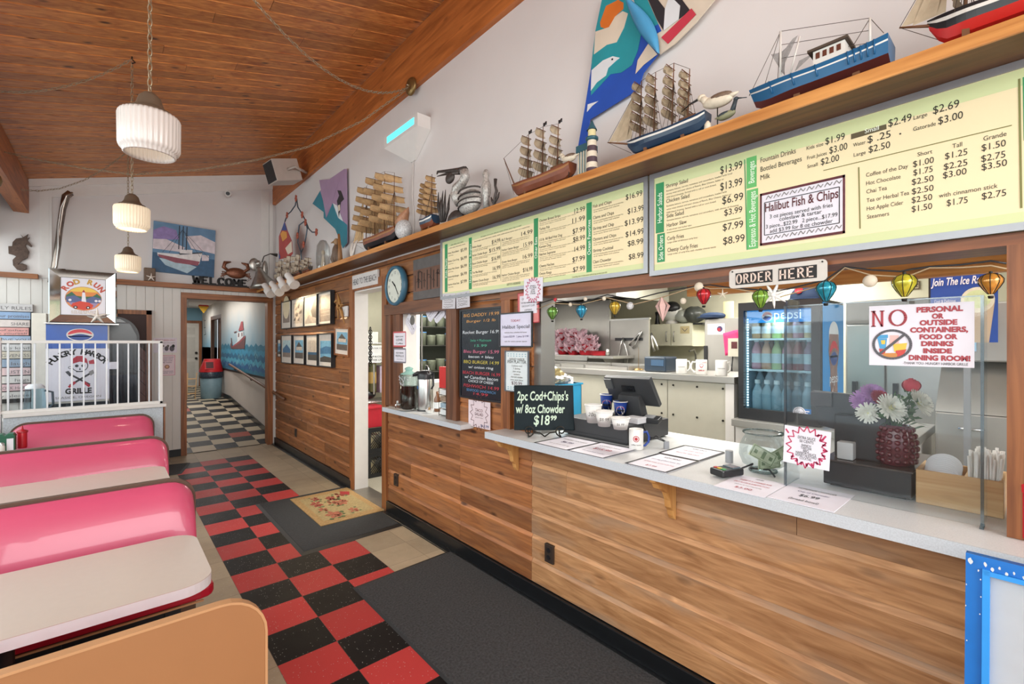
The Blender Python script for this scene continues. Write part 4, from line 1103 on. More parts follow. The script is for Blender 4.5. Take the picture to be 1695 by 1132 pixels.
# heavy slab letters, drawn stroke by stroke
def slab(m,s,o,u,v,n,H,Wd,gap,th=0.16,depth=0.006,serif=0.09):
 """letters with slab serifs; H tall, Wd wide each"""
 ST={'W':[((0,1),(.25,0)),((.25,0),(.5,.8)),((.5,.8),(.75,0)),((.75,0),(1,1))],'E':[((.15,0),(.15,1)),((.15,.95),(.9,.95)),((.15,.5),(.75,.5)),((.15,.05),(.95,.05))],'L':[((.15,0),(.15,1)),((.15,.05),(.95,.05))],'M':[((.12,0),(.12,1)),((.12,1),(.5,.25)),((.5,.25),(.88,1)),((.88,1),(.88,0))],'R':[((.15,0),(.15,1)),((.55,.45),(.95,0))],'H':[((.15,0),(.15,1)),((.85,0),(.85,1)),((.15,.5),(.85,.5))],'N':[((.15,0),(.15,1)),((.15,1),(.85,0)),((.85,0),(.85,1))],'D':[((.15,0),(.15,1))],'O':[],'C':[]}
 SE={'W':[(0,1),(.5,.85),(1,1)],'E':[(.15,0),(.15,1)],'L':[(.15,0),(.15,1)],'M':[(.12,0),(.12,1),(.88,0),(.88,1)],'R':[(.15,0),(.15,1),(.95,0)],'H':[(.15,0),(.15,1),(.85,0),(.85,1)],'N':[(.15,0),(.15,1),(.85,1)],'D':[(.15,0),(.15,1)],'O':[],'C':[]}
 x=0
 o,u,v,n=V(o),V(u),V(v),V(n)
 P=lambda a,b:o+u*(x+a*Wd)+v*(b*H)
 def bar(p,q,w):
  d=(q-p);L_=d.length;d.normalize()
  m.obox((p+q)/2+n*depth/2,d,n.cross(d),n,L_/2,w/2,depth/2)
 def arc(ca,cb,ra,rb,t0,t1,w,k=12):
  for i in range(k):
   a,b=t0+(t1-t0)*i/k,t0+(t1-t0)*(i+1)/k
   p,q=P(ca+ra*math.cos(a),cb+rb*math.sin(a)),P(ca+ra*math.cos(b),cb+rb*math.sin(b))
   e=(q-p)*0.08
   bar(p-e,q+e,w*(0.6+0.6*abs(math.cos((a+b)/2))))
 for ch in s:
  if ch==' ':x+=gap*4;continue
  for p,q in ST[ch]:bar(P(*p),P(*q),Wd*th*(1.0 if abs(p[0]-q[0])<0.3 else 0.7))
  for p in SE[ch]:bar(P(p[0]-serif*1.6,p[1]+(0.03 if p[1]<.5 else-0.03)),P(p[0]+serif*1.6,p[1]+(0.03 if p[1]<.5 else-0.03)),H*0.06)
  if ch=='O':arc(.5,.5,.42,.47,0,2*PI,Wd*th,20)
  if ch=='C':arc(.53,.5,.42,.47,0.7,2*PI-0.7,Wd*th,16);bar(P(.86,.62),P(.86,.95),Wd*th*0.5)
  if ch=='D':arc(.15,.5,.72,.46,-PI/2,PI/2,Wd*th,12)
  if ch=='R':arc(.15,.72,.62,.25,-PI/2,PI/2,Wd*th,10)
  x+=Wd+gap
 return x
# ORDER HERE plate
pn=wall_panel(2.022,1207,1369,447,478,0.006)
t=thing('order_here_sign','grey rounded ORDER HERE plate hung under the lit menu board','sign',pn.P(0.5,1))
r_=0.016
out=[]
for cx,cy,a0 in((pn.w-r_,r_,-PI/2),(pn.w-r_,pn.h-r_,0),(r_,pn.h-r_,PI/2),(r_,r_,PI)):
 out+=[(cx+r_*math.cos(a0+PI/2*k/5),cy+r_*math.sin(a0+PI/2*k/5))for k in range(6)]
M().prism(out,pn.P(0,1,-0.006),pn.u,pn.v,pn.n*0.006).build('plate',mat('sign_grey','#cfcac2',0.5),t)
m=M()
m.poly([pn.P(a,b,0.0008)for a,b in((0.075,0.84),(0.48,0.84),(0.48,0.22),(0.075,0.22))]);m.poly([pn.P(a,b,0.0008)for a,b in((0.54,0.84),(0.91,0.84),(0.91,0.22),(0.54,0.22))])
m.m=1
wl=pn.w*0.062
slab(m,'ORDER',pn.P(0.085,0.78,0.001),pn.u,pn.v,pn.n,pn.h*0.5,wl,pn.w*0.018,0.26,0.0015,0.1)
slab(m,'HERE',pn.P(0.55,0.78,0.001),pn.u,pn.v,pn.n,pn.h*0.5,wl*1.1,pn.w*0.02,0.26,0.0015,0.1)
m.build('lettering',[INK,mat('sign_cream_letters','#e3cdbf',0.5)],t)
m=M()
for a in(0.04,0.96):m.cyl(pn.P(a,0.12,0),pn.P(a,0.12,0.004),0.003)
m.build('screws',IRON,t)
# ------------------------------------------------------------------ paper signs by the order window
def card(name,label,pn,basem,rows,border=None,frame=None,cat='sign',extra=None):
 t=thing(name,label,cat,pn.P(0.5,1))
 pn.base(basem,t)
 if extra:extra(pn)
 for r in rows:
  s_,bb,sz,w_,mt=r[:5]
  pn.text(s_,r[5]if len(r)>5 else 0.5,bb,sz,mt,al='C',width=pn.w*w_ if w_ else None)
 if border:pn.line([(0.012,0.008),(0.988,0.008),(0.988,0.992),(0.012,0.992)],border[0],border[1],closed=True)
 pn.done(t)
 if frame:pn.border(frame[0],frame[1],t,'frame',0.012,frame[0]*0.6)
 return t
def burst(pn,cx,cy,r0,r1,mt,n=18,wid=0.004,fill=False):
 kk=pn.w/pn.h;P=[]
 for i in range(2*n):
  a=PI*i/n;r=r1 if i%2==0 else r0
  P.append((cx+r*math.cos(a),cy+r*kk*math.sin(a)*1.15))
 pn.line(P,wid,mt,closed=True)
GREYP=mat('grey_paper','#c9c7cc',0.6)
def scribble(pn):
 random.seed(int(pn.o.y*1000))
 for k in range(6):
  bb=0.16+0.14*k
  pn.line([(0.12+0.08*i,bb+random.uniform(-0.05,0.05))for i in range(10)],0.003,GREYINK)
card('notice','grey doodled paper taped under the lit menu board, the one by its lower left corner',wall_panel(2.03,732.5,754,486,511,0.002,0.05),GREYP,[],extra=scribble)
card('notice','grey doodled paper taped under the lit menu board, beside the one at its corner',wall_panel(2.03,755,777,485,511,0.002,-0.03),GREYP,[],extra=scribble)
card('burst_notice','small white notice with a magenta starburst taped to the bottom edge of the menu board',wall_panel(2.026,867.5,898.5,462,500,0.002,0.03),PAPER,[('SMALL',0.36,0.014,0.3,INK),('ICE CREAM',0.44,0.013,0.36,INK),('CONE',0.52,0.013,0.2,INK),('$3.99',0.60,0.013,0.22,INK),('SUNDAE',0.68,0.013,0.28,INK)],extra=lambda pn:burst(pn,0.5,0.5,0.28,0.42,PINKINK))
card('red_border_notice','red bordered discount notice hanging behind the starburst notice',wall_panel(2.05,857,892,486,536,0.002,-0.02),mat('pink_red_paper','#d7827f',0.6,noise=0.2),[('OUR SERVERS',0.24,0.018,0.6,INK),('DO NOT CARRY CASH',0.36,0.016,0.66,INK),('DISCOUNT CLUB',0.47,0.016,0.6,INK),('OFFERS',0.6,0.016,0.34,INK)],(0.006,REDINK),extra=lambda pn:pn.rect(0.1,0.1,0.9,0.7,PAPER,0.0005))
# tall chalkboard
pn=wall_panel(2.07,763,832,515,655,0.012)
t=thing('chalkboard_menu','tall black framed chalkboard of daily specials on the wood between the two windows','chalkboard',pn.P(0.5,1))
BOARD=mat('gloss_black_board','#1e2228',0.2,noise=0.2,spec=.3)
pn.base(BOARD,t,'board')
CH={k:mat('chalk_'+k,h,0.7,noise=0.1)for k,h in dict(orange='#d9a05c',white='#dfe5ea',green='#4fae8d',pink='#cf6f8a',yellow='#c9b94e',red='#c23a48',blue='#5a8fc0').items()}
rows=[('BIG DADDY 19.99',0.075,0.85,'orange'),('Burger 1/2 lb',0.14,0.7,'orange'),('Rocket Burger 16.99',0.27,0.9,'white'),('Swiss + Mushroom',0.36,0.5,'green'),('15.99',0.42,0.3,'green'),('Bleu Burger 15.99',0.49,0.85,'pink'),('bacon + bleu',0.545,0.6,'white'),('BBQ BURGER 14.99',0.61,0.85,'yellow'),('w/ onion ring',0.665,0.6,'white'),('BEACH BURGER 16.99',0.735,0.9,'red'),('w/ Canadian bacon',0.785,0.8,'white'),('CHOICE OF CHEESE',0.825,0.6,'white'),('FISHWICH 14.99',0.885,0.85,'red'),('SEAFOOD SANDWICH',0.93,0.7,'blue'),('14.99',0.965,0.35,'red')]
for s_,bb,w_,c_ in rows:pn.text(s_,0.5,bb,0.034 if w_>.7 else 0.027,CH[c_],al='C',width=pn.w*w_,shear=0.1)
pn.done(t);pn.border(0.014,mat('black_board_frame','#15161a',0.4),t,'frame',0.016,0.01)
card('halibut_special_sign','black framed lilac Halibut Special sign between the chalkboard and the order window',wall_panel(2.045,828,881,520,573,0.003),mat('lilac_sign','#d5d2e6',0.35),[('TODAY',0.26,0.022,0.3,REDINK),('Halibut Special',0.46,0.034,0.84,INK),('includes fries, coleslaw and tartar',0.6,0.014,0.7,GREYINK),('3 piece $22.99   2 piece $17.99',0.73,0.018,0.78,VI),('ask for extra tartar sauce',0.87,0.014,0.7,GREYINK)],None,(0.008,BLACKP))
def fishies(pn):
 FB=mat('fish_blue','#8db4bf',0.6)
 for row in(0.07,0.12,0.9,0.95):
  for k in range(7):
   a=0.12+0.125*k;pn.poly([(a-0.04,row),(a,row-0.016),(a+0.04,row),(a,row+0.016)][::-1],FB)
card('fish_platter_sign','grey framed Fish Platter price sheet below the lilac sign',wall_panel(2.045,837,875,581,646,0.003),mat('pale_blue_sign','#dbe4e6',0.35),[('HUNGRY HARBOR',0.22,0.02,0.66,GREYINK),('FISH PLATTER',0.30,0.03,0.8,INK),('2 pieces cod',0.38,0.016,0.45,GREYINK),('3 shrimp',0.45,0.016,0.3,GREYINK),('clam strips',0.52,0.016,0.35,GREYINK),('oysters',0.59,0.016,0.26,GREYINK),('fries and coleslaw',0.66,0.016,0.5,GREYINK),('tartar sauce, lemon',0.73,0.016,0.55,GREYINK),('$20.99',0.83,0.03,0.45,MAR)],None,(0.006,mat('grey_frame','#5d6268',0.4)),extra=fishies)
card('taco_salad_sign','white Taco Salad starburst flyer below the tall chalkboard',wall_panel(2.07,775.5,811.5,661,704,0.002),mat('pale_pink_paper','#e3d3d8',0.6),[('TACO',0.40,0.03,0.34,MAR),('SALAD',0.55,0.03,0.38,MAR),('with beef or chicken',0.64,0.011,0.36,GREYINK),('$14.99',0.95,0.03,0.36,mat('navy_ink','#2c4a7c',0.6),0.76)],extra=lambda pn:burst(pn,0.5,0.47,0.3,0.42,MAR,14))
# signs on the coffee window frame
card('love_coffee_sign','red bordered coffee sign on the dark window board, upper one',wall_panel(2.055,651,672,550,573,0.003),PAPER,[('Bake Love',0.36,0.02,0.6,INK),('LOVE',0.62,0.03,0.5,INK),('Coffee',0.85,0.022,0.55,INK)],(0.014,mat('coral_border','#c95a5e',0.6)))
card('refill_sign','grey bordered refill sign on the dark window board, lower one',wall_panel(2.055,652,672,577,599,0.003),PAPER,[('SELF SERVE',0.36,0.02,0.6,INK),('REFILLS',0.6,0.026,0.66,INK),('are free',0.8,0.014,0.5,GREYINK)],(0.014,mat('grey_violet_border','#7d7a85',0.6)))
# four hanging tags in the coffee window
for i,(px,py)in enumerate(((686,527),(714,528),(725,529),(738,525))):
 pn=wall_panel(2.12+0.012*i,px-9,px+9,py-10,py+11,0.003,(0.75,-0.6,-0.5,-0.75)[i])
 t=thing('cup_tag',('white cup-shaped coffee tag hanging alone at the left in the coffee window','white coffee tag in the coffee window, first of the three hanging together','white coffee tag in the coffee window, middle of the three hanging together','white coffee tag in the coffee window, last of the three next to the post')[i],'tag',pn.P(0.5,1),'coffee tags hanging in the coffee window')
 M().prism([(0.1*pn.w,0),(0.9*pn.w,0),(pn.w,0.25*pn.h),(pn.w,pn.h),(0,pn.h),(0,0.25*pn.h)],pn.P(0,1,-0.003),pn.u,pn.v,pn.n*0.003).build('tag',PAPER,t)
 pn.text('coffee',0.5,0.5,0.02,INK,al='C',width=pn.w*0.8);pn.text('hot & fresh',0.5,0.68,0.012,GREYINK,al='C',width=pn.w*0.6);pn.disc(0.5,0.1,0.22,GREYINK,0.001)
 pn.done(t)
# HEAD TO THE BEACH
pn=wall_panel(2.06,583,625,457,479,0.02)
t=thing('beach_sign','white Head to the Beach block sign above the kitchen doorway','sign',pn.P(0.5,1))
pn.base(mat('beach_sign_white','#d2ccc8',0.6),t,'block');pn.text('HEAD TO THE BEACH',0.5,0.72,pn.h*0.62,mat('beach_sign_ink','#4a484c',0.6),al='C',width=pn.w*0.92);pn.done(t)
# clock
c=W(656,473,x=2.05)
t=thing('wall_clock','round blue-rimmed wall clock on the boards right of the kitchen doorway','clock',c-V((0,0,0.17)))
NB=mat('clock_blue_rim','#3f6a80',0.35)
R=0.165
M().lathe([(R,-0.02),(R+0.022,-0.02),(R+0.026,0.0),(R+0.018,0.03),(R,0.032),(R-0.006,0.02)],c,40,(-1,0,0)).build('rim',NB,t)
m=M().lathe([(0.0005,0.012),(R,0.012)],c,40,(-1,0,0));m.build('dial',mat('clock_dial','#d6d9cd',0.5),t)
m=M()
for h in range(12):
 a=PI/6*h
 m.text(str(h or 12),c+V((-0.0135,0,0))+DY*(0.125*math.sin(a))+UP*(0.125*math.cos(a)-0.014),DY,UP,0.036,al='C')
m.build('numerals',INK,t)
for nm,a,L_,w_ in(('hour_hand',-0.9,0.07,0.006),('minute_hand',2.5,0.11,0.004)):
 d=DY*math.sin(a)+UP*math.cos(a);m=M();m.obox(c+V((-0.016,0,0))+d*L_*0.4,d,V((-1,0,0)).cross(d),V((-1,0,0)),L_*0.6,w_,0.001);m.build(nm,INK,t)
# grey pier picture on boards
pn=wall_panel(2.065,684,731,431,497,0.018)
t=thing('pier_panel','brown plank picture of pilings hanging left of the lit menu boards','picture',pn.P(0.5,1))
pn.base(mat('weathered_panel','#6d4a38',0.5,noise=0.25,scale=5),t,'board')
PG=mat('pier_grey','#5b5654',0.55,noise=0.2);PD=mat('pier_dark','#3a2a22',0.6)
pn.rect(0,0,1,0.26,PG);pn.rect(0,0.8,1,1,PG,0.0007)
random.seed(8)
for k in range(8):
 a=0.08+0.11*k+random.uniform(-0.02,0.02);pn.rect(a,random.uniform(0.28,0.4),a+random.uniform(0.025,0.05),random.uniform(0.7,0.8),PD,0.0012)
for k in range(14):
 a,bb=random.uniform(0.05,0.95),random.uniform(0.3,0.6);pn.line([(a,bb),(a+0.05,bb-0.03),(a+0.1,bb+0.02)],0.006,PD)
pn.done(t,'painting')
# ------------------------------------------------------------------ framed prints on the left boards
def pic(label,pxl,pxr,pyt,pyb,art,frm=0.012,fm=None,rot=0.0,dep=0.03):
 K=220/1245
 pn=wall_panel(2.062,440+pxl*K,440+pxr*K,440+pyt*K,440+pyb*K,0.02,rot)
 t=thing('framed_print',label,'framed print',pn.P(0.5,1),'framed prints beside the kitchen doorway')
 pn.base(mat('print_mount','#d9cec3',0.5),t,'mount')
 art(pn);pn.done(t,'print')
 pn.border(frm,fm or BLACKP,t,'frame',dep,0.002)
SEP=[mat('print_%d'%i,h,0.5,noise=0.35,scale=25)for i,h in enumerate(('#8a7a70','#5b5049','#a3968c','#3f6f94','#6fa3c0','#b9d2dc','#4a4540','#c4b5a6','#2f5878'))]
def art1(pn):pn.rect(0.16,0.3,0.84,0.78,SEP[0]);pn.disc(0.5,0.22,0.34,mat('print_sun','#e3d2ae',0.5),0.0012)
def art2(pn):
 pn.rect(0.13,0.14,0.87,0.86,SEP[7]);random.seed(3)
 for k in range(9):a,b=random.uniform(0.2,0.7),random.uniform(0.2,0.8);pn.poly([(a,b),(a+0.16,b-0.07),(a+0.12,b+0.05),(a-0.02,b+0.06)][::-1],SEP[k%2],0.001+k*0.0002)
def art3(pn):pn.rect(0.1,0.1,0.9,0.9,SEP[7]);pn.poly([(0.5,0.5),(0.72,0.2),(0.9,0.12),(0.9,0.75),(0.6,0.7)][::-1],SEP[1],0.0012);pn.poly([(0.1,0.8),(0.4,0.62),(0.9,0.8),(0.9,0.9),(0.1,0.9)][::-1],SEP[2],0.001)
def art4(pn):pn.rect(0.08,0.1,0.92,0.9,SEP[2]);pn.poly([(0.08,0.55),(0.4,0.5),(0.92,0.56),(0.92,0.9),(0.08,0.9)][::-1],SEP[0],0.001);pn.line([(0.2,0.62),(0.8,0.6)],0.004,SEP[7]);pn.line([(0.15,0.72),(0.85,0.7)],0.004,SEP[7])
def art5(pn):pn.rect(0.12,0.18,0.86,0.78,SEP[5]);pn.poly([(0.12,0.5),(0.5,0.32),(0.86,0.5),(0.86,0.66),(0.12,0.66)][::-1],SEP[3],0.001);pn.rect(0.12,0.62,0.86,0.78,SEP[0],0.0014)
def art6(pn):pn.rect(0.15,0.17,0.88,0.8,SEP[4]);pn.poly([(0.2,0.45),(0.5,0.22),(0.85,0.45)][::-1],SEP[6],0.001);pn.rect(0.25,0.4,0.8,0.52,SEP[7],0.0014);pn.rect(0.15,0.6,0.88,0.8,SEP[1],0.0016)
def art7(pn):
 pn.rect(0.14,0.18,0.88,0.82,SEP[7])
 for a in(0.35,0.6,0.7):pn.line([(a,0.22),(a,0.6)],0.004,SEP[1])
 pn.rect(0.14,0.56,0.88,0.66,SEP[8],0.001);pn.rect(0.14,0.64,0.88,0.82,SEP[6],0.0014)
def art8(pn):pn.rect(0.1,0.22,0.9,0.86,SEP[4]);pn.poly([(0.1,0.46),(0.5,0.38),(0.9,0.42),(0.9,0.6),(0.1,0.62)][::-1],SEP[3],0.001);pn.poly([(0.1,0.74),(0.4,0.68),(0.9,0.72),(0.9,0.86),(0.1,0.86)][::-1],SEP[6],0.0014)
pic('black framed print of a pale sun, upper row, farthest along the wall',147,238,343,592,art1)
pic('black framed brown print of rocky shapes, upper row, second from the hall',243,356,318,582,art2)
pic('black framed print of a dark headland, upper row, third from the hall',358,490,290,573,art3)
pic('black framed brown print of a beach, upper row, nearest the driftwood',493,628,258,555,art4,dep=0.05)
pic('small blue framed print at the far end of the lower row',112,143,692,848,art8,0.006)
pic('black framed blue print of sea stacks, lower row, farthest along the wall',148,245,652,907,art5)
pic('black framed print of a white house by the sea, lower row',260,363,652,915,art6)
pic('black framed print of bare boat masts, lower row',379,492,648,930,art7)
pic('black framed print of bright blue surf, lower row, nearest the doorway',497,635,636,938,art8,dep=0.05)
pic('tan wood framed print tilted on its hook beside the kitchen doorway',648,783,572,832,art6,0.022,TRIMWOOD,0.04)
# driftwood and switch plate
m=M();random.seed(6)
K=220/1245
c0=W(440+690*K,440+400*K,x=2.04)
for k in range(9):
 pts=[c0+V((0,random.uniform(-.06,.06),random.uniform(-0.12,0.12)))]
 d=V((random.uniform(-0.02,0.01),random.uniform(-0.06,0.06),random.uniform(-0.1,0.1)))
 for q in range(4):pts.append(pts[-1]+d*0.5+V((0,random.uniform(-.02,.02),random.uniform(-.02,.02))))
 m.tube(pts,[0.02,0.018,0.014,0.01,0.004],6)
m.solo('driftwood',mat('driftwood','#a5763f',0.7,noise=0.3,bump=0.4),'tangle of pale driftwood hung on the boards beside the framed prints','driftwood')
pn=wall_panel(2.06,440+716*K,440+760*K,440+382*K,440+478*K,0.02);t=thing('thermostat','small white box on the boards between driftwood and kitchen doorway','thermostat',pn.P(0.5,1))
pn.base(WHITE,t,'case',0.003);pn.line([(0.5,0.3),(0.5,0.85)],0.006,GREYINK);pn.done(t,'slot')
# outlets
for lb,px,py in(('black power outlet low on the boards left of the kitchen doorway',490,716),('black power outlet on the boards under the coffee window',656,794),('black power outlet on the counter front',910,916)):
 c=W(px,py,x=2.085)
 t=thing('power_outlet',lb,'outlet',c-V((0,0,0.057)),'black power outlets in the wood')
 M().box(2.074,2.096,c.y-0.036,c.y+0.036,c.z-0.057,c.z+0.057).build('plate',mat('dark_outlet_plate','#3a3029',0.4),t,bevel=0.002)
 for s_ in(-1,1):
  m=M();m.cyl((2.0735,c.y,c.z+s_*0.022),(2.071,c.y,c.z+s_*0.022),0.016,n=16);m.build('socket',BLACKP,t)
# ------------------------------------------------------------------ things on the order counter
ZC=1.0805
def onc(px,py,z=ZC):return W(px,py,z=z)
def flat_card(label,ql,qt,qr,qb,rows,crop,edge=None,name='counter_menu'):
 ox,oy,sc=crop
 P4=[onc(ox+a*sc,oy+b*sc)for a,b in(ql,qt,qr,qb)]
 yl=(P4[0].y+P4[1].y)/2;yr_=(P4[2].y+P4[3].y)/2;xn=(P4[0].x+P4[3].x)/2;xf=(P4[1].x+P4[2].x)/2
 pn=Panel((xf,yl,ZC+0.003),DY,V((1,0,0)),yl-yr_,xf-xn,0.0025)
 t=thing(name,label,'menu card',((xf+xn)/2,(yl+yr_)/2,ZC),'laminated menu cards on the counter')
 pn.base(PAPER,t)
 for s_,bb,sz,w_,mt in rows:pn.text(s_,0.5,bb,sz,mt,al='C',width=pn.w*w_)
 if edge:pn.line([(0.008,0.01),(0.992,0.01),(0.992,0.99),(0.008,0.99)],0.013,BLACKP,closed=True)
 pn.done(t)
C8=(780,600,420/1695);C6=(1180,620,260/1132)
flat_card('black edged white menu card on the counter nearest the small chalkboard',(415,540),(640,495),(870,538),(640,590),[('BREAKFAST SANDWICH',0.3,0.025,0.7,GREYINK),('$6.99',0.55,0.05,0.3,VI),('ham or bacon with egg',0.75,0.02,0.6,GREYINK)],C8,True)
flat_card('black edged white menu card on the counter in front of the white mug, red price',(645,587),(880,535),(1105,587),(870,647),[('COMBO MEAL',0.28,0.025,0.6,GREYINK),('$15.99',0.55,0.055,0.45,REDINK),('fries and a drink included',0.78,0.02,0.6,VI)],C8,True)
flat_card('black edged menu card at the counter front edge, one of a touching pair',(1020,680),(1250,612),(1525,662),(1310,740),[('KIDS MENU',0.22,0.03,0.4,INK),('corn dog, grilled cheese, fish',0.42,0.022,0.7,VI),('all kids meals served with fries',0.62,0.022,0.72,REDINK),('$7.99',0.85,0.03,0.25,REDINK)],C8,True)
flat_card('black edged menu card farther back on the counter, the other of a touching pair',(1250,608),(1430,555),(1690,605),(1525,662),[('SPECIALS',0.22,0.028,0.35,INK),('ask your server',0.45,0.024,0.5,REDINK),('about the daily catch',0.68,0.024,0.55,REDINK)],C8,True)
flat_card('clear sleeved notice with red print lying below the card reader',(-5,805),(175,735),(560,785),(370,885),[('HOURS',0.14,0.02,0.16,INK),('THERE IS A CHARGE FOR',0.34,0.026,0.66,REDINK),('SPLIT PLATES & SUBSTITUTIONS',0.5,0.024,0.72,REDINK),('thank you for your understanding',0.64,0.018,0.55,GREYINK),('$3.00',0.84,0.032,0.34,REDINK)],C6,name='counter_notice')
flat_card('clear sleeved chowder notice lying in front of the clear screen, price 6.99',(395,880),(575,785),(1025,875),(865,1000),[('HOMEMADE CHOWDER',0.26,0.03,0.6,GREYINK),('Cup of Chowder',0.42,0.026,0.5,VI),('$6.99',0.64,0.05,0.3,INK),('(bread bowl)',0.86,0.034,0.45,INK)],C6,name='counter_notice')
# small chalkboard on an iron stand
RIGHT=V((_c,-_s,0));FWD=V((_s,_c,0))
p0=onc(893,724)
bw,bh=0.381,0.285
vv=(UP*0.975+FWD*0.2).normalized()
o_=W(851,712,x=1.93)
pn=Panel(o_+vv*bh,RIGHT,vv,bw,bh,0.012)
t=thing('counter_chalkboard','small chalkboard on an iron scroll stand reading 2pc Cod + Chips','chalkboard',p0)
pn.base(mat('chalkboard_teal_black','#101d22',0.4,noise=0.3,scale=4,spec=.12),t,'board',0.004)
CW=mat('chalk_mint','#c9dcc6',0.7)
for s_,a,bb,sz,w_ in(("2pc Cod+Chips's",0.48,0.34,0.082,0.86),('w/ 8oz Chowder',0.44,0.62,0.075,0.82),('$18',0.46,0.88,0.085,0.27),('99',0.66,0.78,0.04,0.1)):pn.text(s_,a,bb,sz,CW,al='C',width=pn.w*w_,shear=0.12,bold=0.0015)
pn.done(t)
m=M();bq=pn.P(0.5,1.0,0.0);f0=V((bq.x,bq.y,ZC+0.005))-FWD*0.02
for sx in(-1,1):
 pts=[]
 for k in range(22):
  a=-PI/2+k*0.42;r=0.036*(1-k/26)
  pts.append(f0+RIGHT*(sx*(0.1-r*math.cos(a)*1.0))+UP*(0.038+r*math.sin(a))-FWD*0.03)
 m.tube(pts,0.0045,6)
 m.tube([f0+RIGHT*(sx*0.065)+UP*0.03-FWD*0.03,f0+RIGHT*(sx*0.03)+UP*0.025-FWD*0.03,f0-FWD*0.03+UP*0.002],0.0045,6)
 m.tube([f0+RIGHT*(sx*0.1)-FWD*0.03,f0+RIGHT*(sx*0.1)+FWD*0.08,f0+RIGHT*(sx*0.1)+FWD*0.09+UP*0.15],0.004,6)
m.build('iron_stand',IRON,t)
# cash drawer and what stands on it
ZD=1.195
t=thing('cash_drawer','dark grey cash drawer on the counter carrying sample cups','cash drawer',(2.42,1.8,ZC))
CHAR=mat('charcoal_metal','#3a3a3c',0.45,0.2)
M().box(2.225,2.66,1.55,2.04,ZC+0.008,ZD).build('case',CHAR,t,bevel=0.006)
m=M();m.box(2.24,2.65,1.57,2.02,ZC,ZC+0.01);m.build('feet',BLACKP,t)
m=M();m.box(2.2235,2.2255,1.58,2.01,ZC+0.03,ZC+0.032);m.build('drawer_gap',BLACKP,t)
def cup(name,label,p,h,r0,r1,bm,rim,logo=None,cat='cup',group=None):
 t=thing(name,label,cat,p,group)
 M().lathe([(0.0005,0.003),(r0,0.003),(r0,0),(r1,h),(r1-0.002,h),(r0-0.002,0.006),(0.0005,0.006)],p,28).build('cup',bm,t)
 M().lathe([(r1-0.003,h-0.004),(r1+0.003,h-0.004),(r1+0.003,h+0.002),(r1-0.003,h+0.002)],p,28).build('rim',rim,t)
 if logo:logo(t,p,h,r0,r1)
 return t
def wrap(p,r0,r1,h,fn,mts,t,nm='logo'):
 """printing bent round a cup; fn fills an M with (s, z) points, s metres round the cup"""
 m=M();fn(m);out=[]
 face=math.atan2(-p.y,-p.x)
 for s_,z,l in m.v:
  r=r0+(r1-r0)*z/h+0.0008+l;a=face+s_/r
  out.append((p.x+r*math.cos(a),p.y+r*math.sin(a),p.z+z))
 m.v=out
 return m.build(nm,mts,t)
RDM=mat('cup_red','#cf2333',0.4);BLM=mat('cup_blue','#1d3f93',0.4)
def pepsi(t,p,h,r0,r1):
 def f(m):
  R_=h*0.26;cz=h*0.45
  m.m=1;m.add([(R_*1.1*math.cos(PI*k/14),cz+R_*1.1*math.sin(PI*k/14),0)for k in range(28)],[tuple(range(28))])
  m.m=0;m.add([(R_*math.cos(PI*k/14),cz+R_*0.22+R_*0.75*math.sin(PI*k/14),0.0004)for k in range(15)],[tuple(range(15))])
  m.m=2;m.add([(R_*math.cos(PI+PI*k/14),cz-R_*0.3+R_*0.68*math.sin(PI+PI*k/14),0.0004)for k in range(15)],[tuple(range(15))])
  m.m=2;m.text('PEPSI',(0,cz-R_*0.16,0.0008),(1,0,0),(0,1,0),R_*0.5,width=R_*1.9,al='C',bold=0.001)
 wrap(p,r0,r1,h,f,[RDM,WHITE,INK],t)
def pen(s_):
 def g(t,p,h,r0,r1):
  wrap(p,r0,r1,h,lambda m:m.text(s_,(0,h*0.4,0),(1,0,0),(0,1,0),h*0.3,al='C',shear=0.2),[GREYINK],t,'pen_writing')
 return g
FOAM=mat('foam_white','#e8e6e2',0.8,noise=0.03,scale=60)
def onD(px,py):return W(px,py,z=ZD+0.001)
cup('paper_cup','taller blue paper cup with red and white logo, behind the foam cups',onD(1004,683),0.125,0.031,0.043,BLM,WHITE,pepsi,group='blue logo paper cups on the cash drawer')
cup('paper_cup','shorter blue paper cup with red and white logo at the right on the cash drawer',onD(1027,690),0.1,0.032,0.044,BLM,WHITE,pepsi,group='blue logo paper cups on the cash drawer')
cup('foam_cup','tallest white foam cup with pencilled price on the cash drawer',onD(982,699),0.105,0.036,0.05,FOAM,FOAM,pen('20oz'),group='white foam cups on the cash drawer')
cup('foam_cup','middle white foam cup with pencilled price, in front of the blue cups',onD(1000,705),0.085,0.034,0.051,FOAM,FOAM,pen('$8.99'),group='white foam cups on the cash drawer')
cup('foam_bowl','low white foam bowl with pencilled price at the drawer edge',onD(1027,710),0.062,0.036,0.05,FOAM,FOAM,pen('$6.99'),cat='bowl')
def mug(label,p,h,r,face,hm,art,hdir,group=None):
 t=thing('coffee_mug',label,'mug',p,group)
 M().lathe([(0.0005,0.0),(r-0.003,0),(r,0.004),(r,h-0.003),(r-0.002,h),(r-0.004,h-0.003),(r-0.004,0.008),(0.0005,0.008)],p,28).build('body',face,t)
 m=M();d=V(hdir).normalized()
 m.tube([p+d*(r*0.95)+UP*h*0.82,p+d*(r+0.022)+UP*h*0.85,p+d*(r+0.034)+UP*h*0.6,p+d*(r+0.031)+UP*h*0.35,p+d*(r+0.012)+UP*h*0.17,p+d*(r*0.95)+UP*h*0.16],0.0065,8)
 m.build('handle',hm,t)
 if art:wrap(p,r,r,h,art,[mat('mug_red','#b0303c',0.5),INK],t,'print')
 return t
WCER=mat('white_ceramic','#e6e4e0',0.25)
